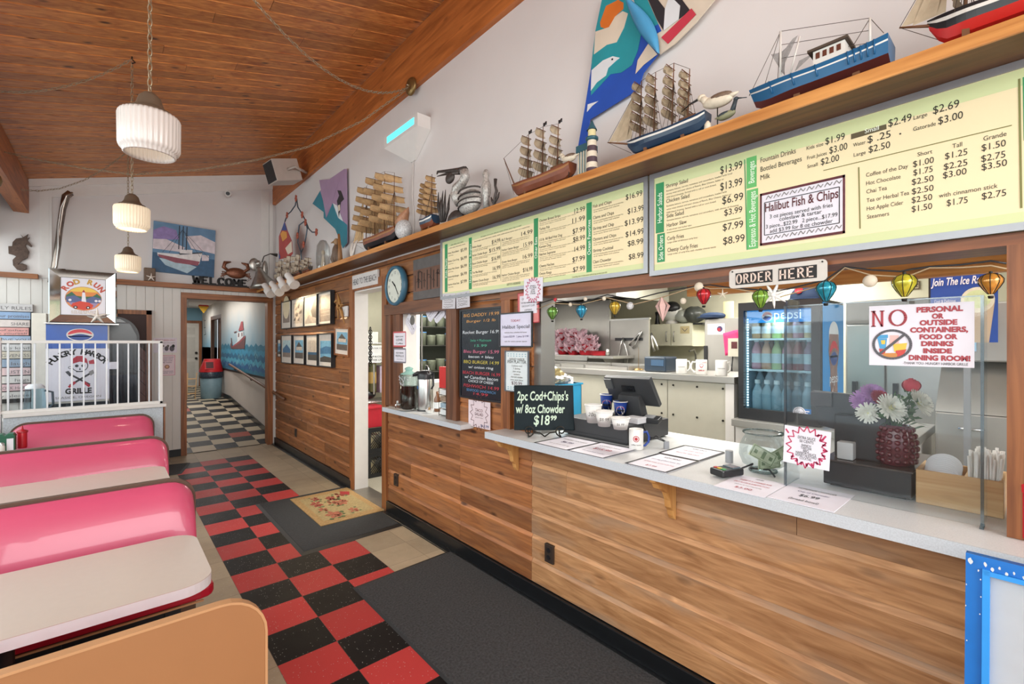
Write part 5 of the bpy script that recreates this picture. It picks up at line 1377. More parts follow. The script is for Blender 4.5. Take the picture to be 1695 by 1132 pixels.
def mart(m):
 m.add([(0.017*math.cos(PI*k/10),0.062+0.017*math.sin(PI*k/10),0)for k in range(20)]+[(0.013*math.cos(PI*k/10),0.062+0.013*math.sin(PI*k/10),0)for k in range(20)],[(k,(k+1)%20,20+(k+1)%20,20+k)for k in range(20)])
 m.add([(0.009*math.cos(PI*k/8),0.062+0.009*math.sin(PI*k/8),0.0002)for k in range(16)],[tuple(range(16))])
 m.m=1;m.text('coffee house',(0,0.026,0),(1,0,0),(0,1,0),0.011,al='C')
mug('white mug with blue handle and red emblem standing on the counter beside the cash drawer',onc(1053,743),0.112,0.039,WCER,BLM,mart,(0.8,-0.6,0))
# customer display: the back of a tilted screen on a stand
t=thing('register_screen','back of a tilted register screen standing behind the sample cups','screen',(2.5,1.72,ZD))
SCR=mat('screen_shell','#4a4b4d',0.4,0.2)
Q=[W(999,625,x=2.44),W(1075,628.5,x=2.40),W(1092.5,674,x=2.56),W(1012,666,x=2.60)]
n_=(Q[1]-Q[0]).cross(Q[3]-Q[0]).normalized();n_=n_ if n_.x>0 else-n_
m=M();m.add(Q+[q+n_*0.028 for q in Q],[(0,1,2,3),(7,6,5,4),(0,4,5,1),(1,5,6,2),(2,6,7,3),(3,7,4,0)]);m.build('shell',SCR,t,bevel=0.004)
m=M();cc=Q[0]*0.42+Q[1]*0.42+Q[2]*0.08+Q[3]*0.08;uu=(Q[1]-Q[0]).normalized();v2=(Q[0]-Q[3]).normalized()
m.obox(Q[0]+uu*0.035-v2*0.05-n_*0.004,uu,v2,n_,0.03,0.045,0.006);m.build('customer_display',mat('display_shell','#5a5d60',0.35),t)
m=M();m.obox(cc-v2*0.05-n_*0.003,uu,v2,n_,0.05,0.025,0.004);m.cyl(cc-v2*0.05+uu*0.02-n_*0.006,cc-v2*0.05+uu*0.02-n_*0.011,0.012);m.build('port_cover',BLACKP,t)
s0=(Q[2]+Q[3])/2
m=M();a_,b_=(Q[0]+Q[3]+Q[1]+Q[2])/4,V((s0.x-0.01,s0.y+0.01,ZD))
m.loft([[b_+V((-0.05,0.10,0)),b_+V((-0.05,-0.10,0)),b_+V((0.03,-0.10,0)),b_+V((0.03,0.10,0))],[a_+V((-0.015,0.075,-0.02))-n_*0.004,a_+V((-0.015,-0.075,-0.02))-n_*0.004,a_+V((0.03,-0.075,0)),a_+V((0.03,0.075,0))]],smooth=False);m.build('stand',SCR,t,bevel=0.003)
p=onD(1078,699);t=thing('card_terminal','dark card terminal lying on the cash drawer under the register screen','card terminal',p)
M().obox(p+UP*0.018,(0.2,-1,0.0),(1,0.2,0.2),(0,0,1),0.055,0.035,0.014).build('body',BLACKP,t,bevel=0.004)
m=M();m.obox(p+UP*0.033+V((0,0.01,0)),(0.2,-1,0),(1,0.2,0.2),(-.2,0,1),0.03,0.025,0.003);m.build('keypad',mat('keypad_grey','#8a8d90',0.5),t)
p=onD(1047,700);M().box(p.x-0.02,p.x+0.07,p.y-0.05,p.y+0.05,ZD+0.001,ZD+0.035).solo('receipt_pad',mat('receipt_grey','#cfcfd2',0.6),'pale grey notepad block beside the card terminal on the cash drawer','notepad',bevel=0.002)
p=onc(1103,742);t=thing('cable_holder','grey cable clip post with black cords right of the white mug','cable holder',p)
m=M();m.cyl(p,p+UP*0.04,0.016,0.015);m.build('post',mat('clip_grey','#9b9ea3',0.4),t)
m=M();m.tube([p+UP*0.035,p+V((-0.04,0.03,0.055)),p+V((-0.02,0.1,0.05)),p+V((0.02,0.16,0.1)),p+V((0.1,0.2,0.11))],0.004);m.tube([p+UP*0.035,p+V((-0.02,0.05,0.065)),p+V((0.0,0.12,0.02)),p+V((0.06,0.15,0.01))],0.004);m.build('cords',BLACKP,t)
# blue crate of chip bags
t=thing('blue_crate','bright blue plastic crate behind the small chalkboard, full of chip bags','crate',(2.62,2.2,ZC))
q0,q1=W(868,640,x=2.50),W(925,640,x=2.50)
CB=mat('crate_blue','#2d9bc9',0.35)
yz0,yz1=q1.y,q0.y+0.02
zt_=W(930,637,x=2.5).z
m=M()
m.box(2.5,2.505,yz0,yz1,ZC+0.001,zt_);m.box(2.75,2.755,yz0,yz1,ZC+0.001,zt_);m.box(2.5,2.755,yz0,yz0+0.005,ZC+0.001,zt_);m.box(2.5,2.755,yz1-0.005,yz1,ZC+0.001,zt_);m.box(2.5,2.755,yz0,yz1,ZC+0.001,ZC+0.006)
m.build('walls',CB,t)
m=M();m.box(2.49,2.765,yz0-0.008,yz0+0.006,zt_-0.012,zt_);m.box(2.49,2.765,yz1-0.006,yz1+0.008,zt_-0.012,zt_);m.box(2.49,2.506,yz0,yz1,zt_-0.012,zt_);m.box(2.75,2.765,yz0,yz1,zt_-0.012,zt_);m.build('rim',CB,t)
random.seed(11)
bagm=[mat('foil_bag_%d'%i,h,0.28,0.5,noise=0.5,scale=30,bump=0.6)for i,h in enumerate(('#cfc9b4','#d8d6d0','#b9a878','#e0dcd2'))]
for k in range(26):
 c=V((random.uniform(2.54,2.70),random.uniform(yz0+0.03,yz1-0.03),0))
 c.z=zt_-0.02+(0.03+0.1*random.random())*(1-((c.y-(yz0+yz1)/2)/(yz1-yz0)*1.7)**2)
 ax=Matrix.Rotation(random.uniform(0,6),3,'Z')@Matrix.Rotation(random.uniform(-0.9,0.9),3,'X')
 m=M()
 def bg_(u,v):
  a,b=(u-0.5)*2,(v-0.5)*2
  th=0.022*(1-a**4)*(1-b**4)+0.003*math.sin(7*a+5*b+k)
  return c+ax@V((a*0.055,b*0.042,th))
 def bh_(u,v):
  a,b=(u-0.5)*2,(v-0.5)*2
  return c+ax@V((a*0.055,b*0.042,-0.022*(1-a**4)*(1-b**4)))
 m.grid(bg_,8,8);m.grid(bh_,8,8)
 m.solo('chip_bag',bagm[k%4],'crumpled silvery snack bag heaped in the blue crate','snack bag','snack bags heaped in the blue crate')
# card reader
p=onc(1203,788)
t=thing('card_reader','small black card reader with coloured keys in front of the glass tip jar','card reader',p)
u_,v_=V((-0.35,-1,0)).normalized(),V((1,-0.35,0)).normalized()
M().obox(p+UP*0.022,u_,v_,(0,0,1),0.038,0.062,0.016).build('body',BLACKP,t,bevel=0.007)
m=M();m.obox(p+UP*0.04+v_*0.028,u_,v_,UP,0.028,0.022,0.002);m.build('display',mat('reader_display','#5f6f78',0.15),t)
for k,(hx,n_k)in enumerate((('#c23b3b','red_key'),('#d8b53a','yellow_key'),('#3f9a55','green_key'))):
 m=M();m.obox(p+UP*0.0395-v_*0.04+u_*(-0.02+0.02*k),u_,v_,UP,0.008,0.008,0.002);m.build(n_k,mat(n_k,hx,0.4),t)
m=M();m.tube([p+v_*0.06+UP*0.02,p+v_*0.12+UP*0.05+u_*0.03,p+v_*0.16+UP*0.015-u_*0.02,p+v_*0.2+UP*0.02+u_*0.05,p+v_*0.17+u_*0.1+UP*0.006],0.004);m.build('cord',BLACKP,t)
p=onc(1207,765);M().cyl(p,p+UP*0.058,0.018,0.018,20).solo('cord_post',mat('clip_grey','#9b9ea3'),'short grey post holding the card reader cord','post')
# tip jar with bills
p=onc(1263,780)
t=thing('tip_jar','round clear glass tip jar on the counter holding dollar bills','jar',p)
GL=thin_glass('jar_glass','#e9eeee',0.06,0.02)
m=M();m.lathe([(0.0005,0.0),(0.055,0.0),(0.06,0.008),(0.056,0.016),(0.085,0.035),(0.1,0.075),(0.098,0.115),(0.082,0.15),(0.074,0.162),(0.078,0.17),(0.086,0.176),(0.084,0.18),(0.074,0.176)],p,36);m.build('bowl',GL,t)
m=M();m.ring(p+UP*0.178,(1,0,0),(0,1,0),0.081,0.081,0.0045,36,8);m.build('rim',thin_glass('jar_rim_glass','#c9d0d0',0.35,0.05),t);m=M();m.ring(p+UP*0.005,(1,0,0),(0,1,0),0.055,0.055,0.005,30,6);m.build('foot',thin_glass('jar_rim_glass'),t)
BILL=mat('bill_green','#c3c9ac',0.7,noise=0.2,scale=60);BILLD=mat('bill_dark_green','#7c8b6c',0.7,noise=0.3,scale=60)
def bill(label,c,u,v,wv):
 u,v=V(u).normalized(),V(v);v=(v-u*v.dot(u)).normalized();n=u.cross(v)
 def f(a,b):return c+u*((a-0.5)*0.125)+v*((b-0.5)*0.056)+n*(wv*math.sin(a*5))
 t2=thing('dollar_bill',label,'banknote',c,'dollar bills in the tip jar')
 m=M();m.grid(f,10,4);m.build('note',BILL,t2)
 m=M()
 for sg in(1,-1):
  m.m=0;m.grid(lambda a,b:f(0.5+(a-0.5)*0.14*sg,0.5+(b-0.5)*0.62)+n*0.0009*sg,2,2)
  for a0,a1,b0,b1 in((0.04,0.96,0.06,0.1),(0.04,0.96,0.9,0.94),(0.04,0.07,0.1,0.9),(0.93,0.96,0.1,0.9),(0.12,0.24,0.35,0.65),(0.74,0.88,0.35,0.65)):
   m.grid(lambda a,b:f(a0+(a1-a0)*a,b0+(b1-b0)*b)+n*0.0009*sg,8,1)
 m.build('engraving',BILLD,t2)
F_=-FWD
bill('flat dollar bill standing against the front of the glass tip jar',p+V((-0.05,-0.02,0.085)),RIGHT+UP*-0.55,UP+RIGHT*0.5,0.004)
bill('crumpled dollar bill lying at the bottom of the tip jar',p+V((0.0,-0.03,0.045)),RIGHT+FWD*0.2,UP*0.6+RIGHT*0.1,0.008)
bill('dollar bill leaning at the right inside the tip jar',p+V((0.02,-0.055,0.08)),RIGHT+UP*0.45,UP-RIGHT*0.3,0.007)
# acrylic screen with its notices
ACR=thin_glass('acrylic_screen','#f7f9fa',0.05,0.03)
XA=2.10
y0_,y1_=W(1300,800,x=XA).y,W(1626,800,x=XA).y
ztp=W(1300,515,x=XA).z;zt2=W(1560,492,x=XA).z
t=thing('acrylic_screen','tall clear acrylic screen standing on the counter in front of the black register','screen',(XA,(y0_+y1_)/2,ZC))
M().box(XA-0.003,XA+0.003,y1_,y0_,ZC+0.001,zt2).build('pane',ACR,t)
m=M();m.box(XA+0.004,XA+0.16,y0_-0.003,y0_+0.003,ZC+0.001,zt2+0.03);m.build('side_pane',ACR,t)
m=M();m.box(XA+0.004,XA+0.14,y1_-0.003,y1_+0.003,ZC+0.001,zt2);m.build('side_pane',ACR,t)
EDG=thin_glass('acrylic_edge','#b9c4ca',0.35,0.1)
m=M()
for yy in(y0_,y1_):m.box(XA-0.005,XA+0.005,yy-0.004,yy+0.004,ZC+0.001,zt2)
m.box(XA-0.004,XA+0.004,y1_,y0_,zt2-0.004,zt2);m.box(XA-0.03,XA+0.02,y1_-0.005,y1_+0.005,ZC+0.0005,ZC+0.006)
m.build('polished_edges',EDG,t)
def sauce(pn):
 burst(pn,0.5,0.5,0.33,0.45,PINKINK,16,0.004)
 for k in range(12):
  a=-0.9+k*0.3;pn.line([(0.5+0.35*math.cos(a),0.5+0.42*math.sin(a)),(0.5+0.43*math.cos(a),0.5+0.5*math.sin(a))],0.008,PINKINK)
 pn.line([(0.03,0.1),(0.1,0.2)],0.006,PINKINK);pn.line([(0.9,0.12),(0.84,0.22)],0.006,PINKINK)
card('sauce_notice','white sauce price notice with a magenta starburst taped low on the acrylic screen',wall_panel(XA-0.006,1299,1376,703,764,0.002,0.045),PAPER,[('EXTRA SAUCE',0.3,0.017,0.38,INK),('50 CENTS',0.39,0.016,0.3,INK),('RANCH',0.49,0.014,0.2,INK),('TARTAR',0.56,0.014,0.24,INK),('BBQ',0.63,0.014,0.12,INK),('HARBOR SAUCE',0.7,0.014,0.44,INK),('HONEY MUSTARD',0.77,0.014,0.46,INK),('COCKTAIL',0.84,0.014,0.26,INK)],extra=sauce)
C5=(1420,400,275/1297)
pn=wall_panel(XA-0.006,1438.7,1613,507,604,0.002)
t=thing('no_outside_food_sign','white sign on the acrylic screen forbidding outside containers, food or drinks','sign',pn.P(0.5,1))
pn.base(PAPER,t)
DR=mat('sign_dark_red','#a83a44',0.5)
SP=lambda x,y:pn.ab(1420+x*C5[2],400+y*C5[2])
a,b=SP(108,665)
slab(pn.m,'N',pn.P(a,b,0.0005),pn.u,pn.v,pn.n,pn.h*0.27,pn.w*0.13,0.003,0.2,0.001,0.12)if not pn.use(DR)else None
a,b=SP(238,660)
slab(pn.m,'O',pn.P(a,b,0.0005),pn.u,pn.v,pn.n,pn.h*0.27,pn.w*0.19,0.003,0.13,0.001)
for s_,x0,y0,x1,h in(('PERSONAL',458,552,822,40),('OR',578,600,672,38),('OUTSIDE',482,652,778,38),('CONTAINERS,',408,708,862,38),('FOOD OR',482,760,780,36),('DRINKS',495,813,748,36),('INSIDE',510,868,735,36),('DINING ROOM!',398,922,880,38)):T(pn,C5,s_,x0,y0,x1,h,DR,bold=0.0012)
T(pn,C5,'-THANK YOU- HUNGRY HARBOR GRILLE',352,955,860,20,INK)
ca,cb2=SP(265,802)
kk=pn.w/pn.h
FZ={k:mat('icon_'+k,h,0.6)for k,h in dict(cyan='#4f9fd0',yellow='#e2c24f',red='#c94a44',bun='#c98a4a',pink='#e6b9b4').items()}
def fz(pts,c_,l=0.0012):pn.poly([SP(*q)for q in pts][::-1],FZ[c_],l)
fz([(145,730),(235,725),(235,752),(148,758)],'cyan');fz([(155,758),(228,755),(218,835),(172,835)],'cyan',0.001);fz([(250,730),(320,730),(320,800),(250,800)],'pink',0.001);fz([(275,800),(385,790),(370,860),(285,860)],'yellow',0.0014);fz([(295,850),(380,840),(350,900),(300,900)],'red',0.0016)
fz([(205,870),(300,868),(310,885),(300,905),(205,905),(195,888)],'bun',0.0018);fz([(165,835),(220,838),(210,880),(175,878)],'red',0.0013);fz([(180,770),(215,768),(213,800),(185,800)],'yellow',0.0014)
GR=mat('prohibition_grey','#56545a',0.5)
ra=0.19
pn.line([(ca+ra*math.cos(PI*k/20),cb2+ra*kk*math.sin(PI*k/20)*0.96)for k in range(40)],0.008,GR,0.0022,closed=True)
pn.line([(ca-ra*0.66,cb2+ra*kk*0.66),(ca+ra*0.66,cb2-ra*kk*0.66)],0.008,GR,0.0024)
pn.done(t)
# black register behind the screen
pl,pr_=onc(1372,806),onc(1509,832)
xd=2.235
t=thing('black_register','black cash register with swivel screens behind the acrylic screen','cash register',(xd+0.2,0.52,ZC))
yr0,yr1=W(1509,830,x=xd).y,W(1372,806,x=xd).y+0.02
M().box(xd,xd+0.40,yr0,yr1,ZC+0.008,ZD-0.01).build('drawer',mat('register_black','#232426',0.35),t,bevel=0.004)
m=M();m.box(xd+0.02,xd+0.38,yr0+0.02,yr1-0.02,ZC,ZC+0.008);m.build('feet',BLACKP,t)
m=M();m.box(xd-0.005,xd+0.41,yr0-0.004,yr1+0.004,ZD-0.01,ZD-0.004);m.build('top_plate',mat('register_top','#4a4340',0.25),t)
XS=2.36
qa,qb_=W(1343,646,x=XS),W(1470,655,x=XS-0.02)
zb_=ZD+0.06
m=M();m.prism([(qa.y,qa.z),(W(1480,648,x=XS).y,qa.z-0.01),(W(1480,648,x=XS).y,zb_+0.01),(W(1356,690,x=XS).y,zb_+0.05)],(XS,0,0),V((0,1,0)),UP,V((0.03,0,0)));m.build('main_screen',mat('register_shell','#3d3d40',0.4),t,bevel=0.004)
m=M();q2=W(1377,674,x=XS-0.012);m.box(XS-0.014,XS,q2.y,qa.y,q2.z,qa.z-0.004);m.build('customer_display',mat('display_shell_dark','#4d4b4d',0.3),t,bevel=0.003)
q3_=W(1383,684,x=XS-0.03);m=M();m.box(XS-0.05,XS-0.001,W(1470,684,x=XS-0.03).y,q3_.y,ZD-0.004,q3_.z);m.build('stand',mat('register_shell2','#2f2f31',0.4),t,bevel=0.006)
m=M();m.box(XS-0.01,XS+0.0,W(1450,690,x=XS).y+0.01,W(1420,665,x=XS).y,qa.z-0.09,qa.z-0.05);m.build('vent',BLACKP,t)
p=V((xd+0.06,yr1-0.06,ZD-0.003));M().box(p.x-0.03,p.x+0.03,p.y-0.035,p.y+0.02,p.z,p.z+0.07).solo('receipt_roll_holder',mat('printer_white','#d5d5d3',0.4),'small white box on the black register behind the sauce notice','box',bevel=0.004)
# hobnail vase of flowers
p=W(1484,768,z=ZD-0.0035)
t=thing('flower_vase','dark red hobnail glass vase of flowers on the black register','vase',p)
RG=mat('ruby_glass','#6d2a36',0.12,noise=0.25,trans=0.25,coat=0.4)
H_=0.155
vr=lambda z:0.052+0.012*math.sin(PI*min(1,z/H_*0.85+0.05))-0.012*(z/H_)**2
m=M();m.lathe([(0.0005,0)]+[(vr(H_*k/10),H_*k/10)for k in range(11)]+[(vr(H_)-0.006,H_),(vr(0.02)-0.006,0.02),(0.0005,0.02)],p,30);m.build('vase',RG,t)
m=M()
for r in range(6):
 z=0.02+0.024*r
 for k in range(15):
  a=2*PI*(k+0.5*(r%2)*0)/15
  m.ell(p+V((vr(z)*math.cos(a),vr(z)*math.sin(a),z)),0.0105,8,5)
m.build('hobnails',RG,t)
FL={k:mat('petal_'+k,h,0.6,noise=0.15,scale=80)for k,h in dict(white='#eceade',lilac='#b98ac0',red='#a81e3a',rose='#c8283c',cream='#d9d39a').items()}
LEAF=mat('flower_leaf','#4a6b3a',0.55,noise=0.3,scale=40)
def mum(c,R_,pm_,nrm,label,rings=4):
 tt=thing('flower',label,'flower',c,'flowers in the red hobnail vase')
 nrm=V(nrm).normalized();u,v=frame(nrm);m=M()
 for k in range(rings):
  n=10+4*(rings-k);tilt=0.15+1.15*k/rings;L_=R_*(1-0.16*k)
  for i in range(n):
   a=2*PI*(i+0.5*(k%2))/n+random.uniform(-.08,.08)
   d=u*math.cos(a)+v*math.sin(a);e=d*math.cos(tilt)+nrm*math.sin(tilt);s_=nrm.cross(d)*(R_*0.10)
   b0=c+nrm*(0.004*k);q1_,q2_=b0+e*L_*0.55,b0+e*L_+nrm*(R_*0.06)
   m.add([b0,q1_-s_,q2_-s_*0.5,q2_+s_*0.5,q1_+s_],[(0,1,2,3,4)],True)
 m.build('petals',pm_,tt)
 m=M();m.ell(c+nrm*R_*0.2,(R_*0.2,)*3,8,6);m.build('centre',FL['cream']if pm_ is FL['white']else pm_,tt)
 m=M();m.tube([c,c*0.5+(p+UP*H_)*0.5+V((0,0,0.01)),p+UP*(H_-0.04)],0.0022,5);m.build('stem',LEAF,tt)
random.seed(21)
def fp(px,py,dx):return W(px,py,x=p.x+dx)
mum(fp(1473,676,-0.05),0.058,FL['white'],-FWD+UP*0.5,'large white chrysanthemum at the front of the bouquet')
mum(fp(1519,668,-0.02),0.056,FL['white'],-FWD+RIGHT*0.6+UP*0.6,'white chrysanthemum at the right of the bouquet')
mum(fp(1437,683,-0.03),0.044,FL['white'],-FWD-RIGHT*0.8,'smaller white chrysanthemum at the left below the lilac ones')
mum(fp(1428,663,0.0),0.046,FL['lilac'],-FWD-RIGHT+UP*0.3,'lilac chrysanthemum at the far left of the bouquet')
mum(fp(1444,652,0.0),0.046,FL['lilac'],-FWD-RIGHT*0.4+UP,'lilac chrysanthemum above the red blooms')
mum(fp(1456,660,-0.03),0.038,FL['red'],-FWD+UP*0.8,'crimson bloom between lilac and white flowers',5)
# rose bud on its own stem
c=fp(1508,637,0.02)
tt=thing('rose','single tall red rose rising above the bouquet','flower',c-UP*0.02)
m=M();random.seed(3)
for k in range(7):
 a0=k*2.1
 def pet(u,v,a0=a0,k=k):
  a=a0+(u-0.5)*2.6;r=0.006+0.0026*k;z=-0.024+0.05*v
  rr=r*(0.45+1.0*math.sin(PI*(0.15+0.62*v)))
  return c+V((rr*math.cos(a),rr*math.sin(a),z-0.002*k*v))
 m.grid(pet,8,6)
m.build('petals',FL['rose'],tt);m=M();m.tube([c-UP*0.025,c*0.5+(p+UP*H_)*0.5,p+UP*(H_-0.05)],0.003,6);m.build('stem',LEAF,tt)
m=M()
for k in range(5):a=k*1.26;m.add([c+V((0.006*math.cos(a),0.006*math.sin(a),-0.024)),c+V((0.02*math.cos(a+.2),0.02*math.sin(a+.2),-0.03)),c+V((0.028*math.cos(a),0.028*math.sin(a),-0.012)),c+V((0.02*math.cos(a-.2),0.02*math.sin(a-.2),-0.026))],[(0,1,2,3)])
m.build('sepals',LEAF,tt)
m=M();random.seed(5)
for k in range(80):
 b0=p+V((random.uniform(-0.045,0.045),random.uniform(-0.06,0.06),H_+random.uniform(-0.01,0.1)))
 d=V((random.uniform(-1,1),random.uniform(-1,1),random.uniform(-0.1,1))).normalized();s_=d.cross(V((0.3,0.5,0.8))).normalized()*random.uniform(0.008,0.016);L_=random.uniform(0.03,0.06)
 m.add([b0,b0+d*L_*0.45-s_,b0+d*L_,b0+d*L_*0.45+s_],[(0,1,2,3)])
for k in range(30):
 b0=p+V((random.uniform(-0.03,0.05),random.uniform(-0.05,0.05),H_+0.05));q=b0+V((random.uniform(-.04,.04),random.uniform(-.04,.04),random.uniform(0.02,0.07)))
 m.tube([b0,q],0.0012,4);m.ell(q,0.004,6,4)
m.build('foliage',LEAF,t)
# pine box with lids and straws
c0,c1=onc(1515,832),onc(1662,858)
t=thing('pine_box','pale pine box at the end of the counter holding cup lids and straws','box',V((c0.x+0.12,(c0.y+c1.y)/2,ZC)))
PINE=wood('pale_pine','#b98a58','#dcb98a','Y',0.5,14,knots=0.25)
bx0,bx1,by0,by1,bzt=c0.x+0.01,c0.x+0.21,c1.y-0.0,c0.y,W(1515,776,x=c0.x+0.01).z
m=M();m.tint=0.01
m.box(bx0,bx0+0.012,by0,by1,ZC+0.0005,bzt);m.box(bx1-0.012,bx1,by0,by1,ZC+0.0005,bzt);m.box(bx0+0.012,bx1-0.012,by1-0.012,by1,ZC+0.0005,bzt);m.box(bx0+0.012,bx1-0.012,by0,by0+0.012,ZC+0.0005,bzt);m.box(bx0+0.012,bx1-0.012,by0+0.012,by1-0.012,ZC+0.0005,ZC+0.012)
m.build('sides',PINE,t,bevel=0.0015)
ym=by0+(by1-by0)*0.42
M().box(bx0+0.012,bx1-0.012,ym-0.005,ym+0.005,ZC+0.012,bzt-0.01).build('divider',PINE,t)
LID=mat('white_lid_plastic','#e3e3e6',0.35)
for k in range(9):
 c=V((bx0+0.09+0.010*k-0.035,(ym+by1)/2+0.002,ZC+0.08+0.005*k));ax=V((-0.8,0,0.6))if k<8 else V((-0.8,0,0.6))
 M().lathe([(0.0005,0.005),(0.034,0.005),(0.040,0.002),(0.048,0.002),(0.052,0.0045),(0.052,-0.001),(0.048,-0.004),(0.0005,-0.003)],c,28,ax).solo('cup_cover',LID,'round white cup lid in the leaning stack in the pine box','lid','white cup lids stacked in the pine box')
random.seed(17)
STR=mat('paper_straw_white','#e4e0da',0.5,alpha=0.98)
for k in range(98):
 i,j=k%14,k//14
 b0=V((bx0+0.022+0.0118*i+random.uniform(-.004,.004),by0+0.02+(ym-by0-0.035)*j/6+random.uniform(-.003,.003),ZC+0.014))
 top_=b0+V((random.uniform(-0.015,0.015),random.uniform(-0.018,0.012),0.185+random.uniform(-0.012,0.01)))
 M().tube([b0,top_],0.0042,6).solo('drinking_straw',STR,'white wrapped drinking straw standing in the bunch in the pine box','straw','white straws standing in the pine box')
# red canister at the counter end
p=V((2.16,-0.035,ZC));t=thing('red_canister','red canister standing on the counter beyond the window post','canister',p)
p=W(1724,895,z=ZC);t.location=p
M().lathe([(0.0005,0),(0.05,0),(0.053,0.01),(0.053,0.14),(0.05,0.15)],p,24).build('body',mat('canister_red','#c4202c',0.35),t)
M().lathe([(0.054,0.142),(0.055,0.165),(0.045,0.175),(0.0005,0.177)],p,24).build('lid',mat('canister_red_lid','#d62a36',0.35),t)
# blue framed board leaning on the counter front
t=thing('blue_framed_board','white notice board in a chipped bright blue frame leaning on the counter front','notice board',(1.72,-0.2,0))
vb=V((0.10,0,1.10)).normalized()
pn=Panel(V((1.655,0.137,0))+vb*1.105,DY,vb,0.85,1.10,0.02)
pn.base(mat('board_grey_white','#b4babf',0.5,noise=0.04),t,'board')
BLF=mat('bright_blue_paint','#0f6fc4',0.4,noise=0.08);BLI=mat('bright_blue_paint_bead','#2f95e6',0.35,noise=0.05)
pn.border(0.032,BLF,t,'frame',0.03)
m=M()
c=pn.P(0,0)
m.obox(pn.P(0.046,0.5,0.008),pn.u,pn.v,pn.n,0.007,0.52,0.01);m.obox(pn.P(0.5,0.035,0.008),pn.u,pn.v,pn.n,0.39,0.006,0.01)
m.build('bead',BLI,t)
random.seed(2);CHIP=mat('chipped_paint','#cfd6da',0.7)
m=M()
for a,bb,s_ in((0.012,0.012,.008),(0.045,0.012,.006),(0.06,0.02,.005),(0.075,0.013,.004),(0.09,0.022,.005),(0.105,0.016,.004),(0.125,0.02,.005),(0.14,0.012,.003),(0.03,0.03,.003),(0.035,0.05,.0025),(0.036,0.09,.002),(0.034,0.13,.002),(0.004,0.07,.002),(0.003,0.12,.002),(0.035,0.3,.002),(0.16,0.02,.005),(0.006,0.2,.002)):
 m.poly([pn.P(a,bb,0.0302)+pn.u*(s_*.6*(0.7+0.5*random.random())*math.cos(x))+pn.v*(s_*(0.7+0.5*random.random())*math.sin(x))for x in[2*PI*k/9 for k in range(9)]])
m.build('paint_chips',CHIP,t)
q=Panel(pn.P(0.115,0.335,0.002),pn.u,pn.v,0.3,0.4,0.004)
o=q.base(PAPER,t,'framed_sheet');q.border(0.012,BLACKP,o,'black_frame',0.012);q.line([(0.12,0.09),(0.9,0.09),(0.9,0.92),(0.12,0.92)],0.0025,INK,closed=True);q.done(o,'rule')
# ------------------------------------------------------------------ kitchen behind the order window
XK,ZK=3.32,1.43
PANK=mat('grey_cream_panel','#b9b5a6',0.55,noise=0.04)
t=thing('pass_counter','tall kitchen pass counter with steel top and cream screwed panels','kitchen counter',(3.6,3.4,0))
yk0=1.45
M().box(XK+0.02,XK+0.6,yk0,4.7,0,ZK-0.05).build('body',PANK,t)
M().box(XK-0.02,XK+0.64,yk0-0.03,4.7,ZK-0.05,ZK).build('top',STEEL2,t,bevel=0.004)
ys_=[yk0+0.01,W(1104,660,x=XK).y,W(929,640,x=XK).y,4.2,4.69]
for a,b in zip(ys_,ys_[1:]):
 o=M().box(XK+0.008,XK+0.02,a+0.003,b-0.003,0.02,ZK-0.055).build('panel',PANK,t)
 m=M()
 for yy in(a+0.05,(a+b)/2,b-0.05):
  for zz in(ZK-0.09,ZK-0.32,ZK-0.6):m.cyl((XK+0.008,yy,zz),(XK+0.003,yy,zz),0.008,n=10)
 m.build('screws',IRON,o)
M().box(XK,XK+0.06,yk0-0.02,yk0+0.04,0,ZK-0.051).build('end_post',WHITE,t)
# trays on the pass counter
TRAY=mat('dark_griddle_steel','#2e2c2b',0.35,0.6,noise=0.3)
for i,(pa,pb)in enumerate(((885,938),(941,978),(981,1050))):
 ya,yb_=W(pb,608,x=XK+0.2).y,W(pa,608,x=XK+0.2).y
 t=thing('griddle_tray',('shallow dark steel tray at the far left of the pass counter','shallow dark steel tray in the middle of the pass counter row','shallow dark steel tray on the pass counter nearest the printer')[i],'tray',(XK+0.3,(ya+yb_)/2,ZK),'dark trays on the pass counter')
 m=M();m.box(XK+0.1,XK+0.5,ya,yb_,ZK+0.001,ZK+0.012);m.build('tray',TRAY,t)
 m=M();m.box(XK+0.09,XK+0.1,ya,yb_,ZK+0.001,ZK+0.03);m.box(XK+0.5,XK+0.51,ya,yb_,ZK+0.001,ZK+0.04);m.box(XK+0.1,XK+0.5,ya-0.008,ya,ZK+0.001,ZK+0.035);m.box(XK+0.1,XK+0.5,yb_,yb_+0.008,ZK+0.001,ZK+0.035);m.build('rim',STEEL2,t)
xm=XK+0.05
def onk(px,py,x=None):q=W(px,py,z=ZK+0.0005);return q
def tiny(s_):
 return lambda m:(setattr(m,'m',1),m.text(s_,(0,0.05,0),(1,0,0),(0,1,0),0.012,al='C'))
def skull(m):
 m.m=0
 m.add([(0.016*math.cos(PI*k/8),0.068+0.013*math.sin(PI*k/8),0)for k in range(9)],[tuple(range(9))])
 m.add([(0.012*math.cos(PI+PI*k/8),0.067+0.014*math.sin(PI+PI*k/8),0)for k in range(9)],[tuple(range(9))])
 m.text('HUNGRY HARBOR',(0,0.088,0),(1,0,0),(0,1,0),0.01,al='C');m.text('GRILLE',(0,0.028,0),(1,0,0),(0,1,0),0.014,al='C',bold=0.0005)
for i,(px,art,hd)in enumerate(((1128,tiny('breakwater'),RIGHT),(1161,skull,-RIGHT),(1194,tiny('breakwater'),RIGHT))):
 p=W(px,622,x=XK+0.06);p.z=ZK+0.0005
 mug(('white mug on the pass counter beside the black printer','white mug with red skull print, middle of three on the pass counter','white mug on the pass counter nearest the lit cooler')[i],p,0.112,0.041,WCER,WCER,art,hd+FWD*0.2,'white mugs on the pass counter')
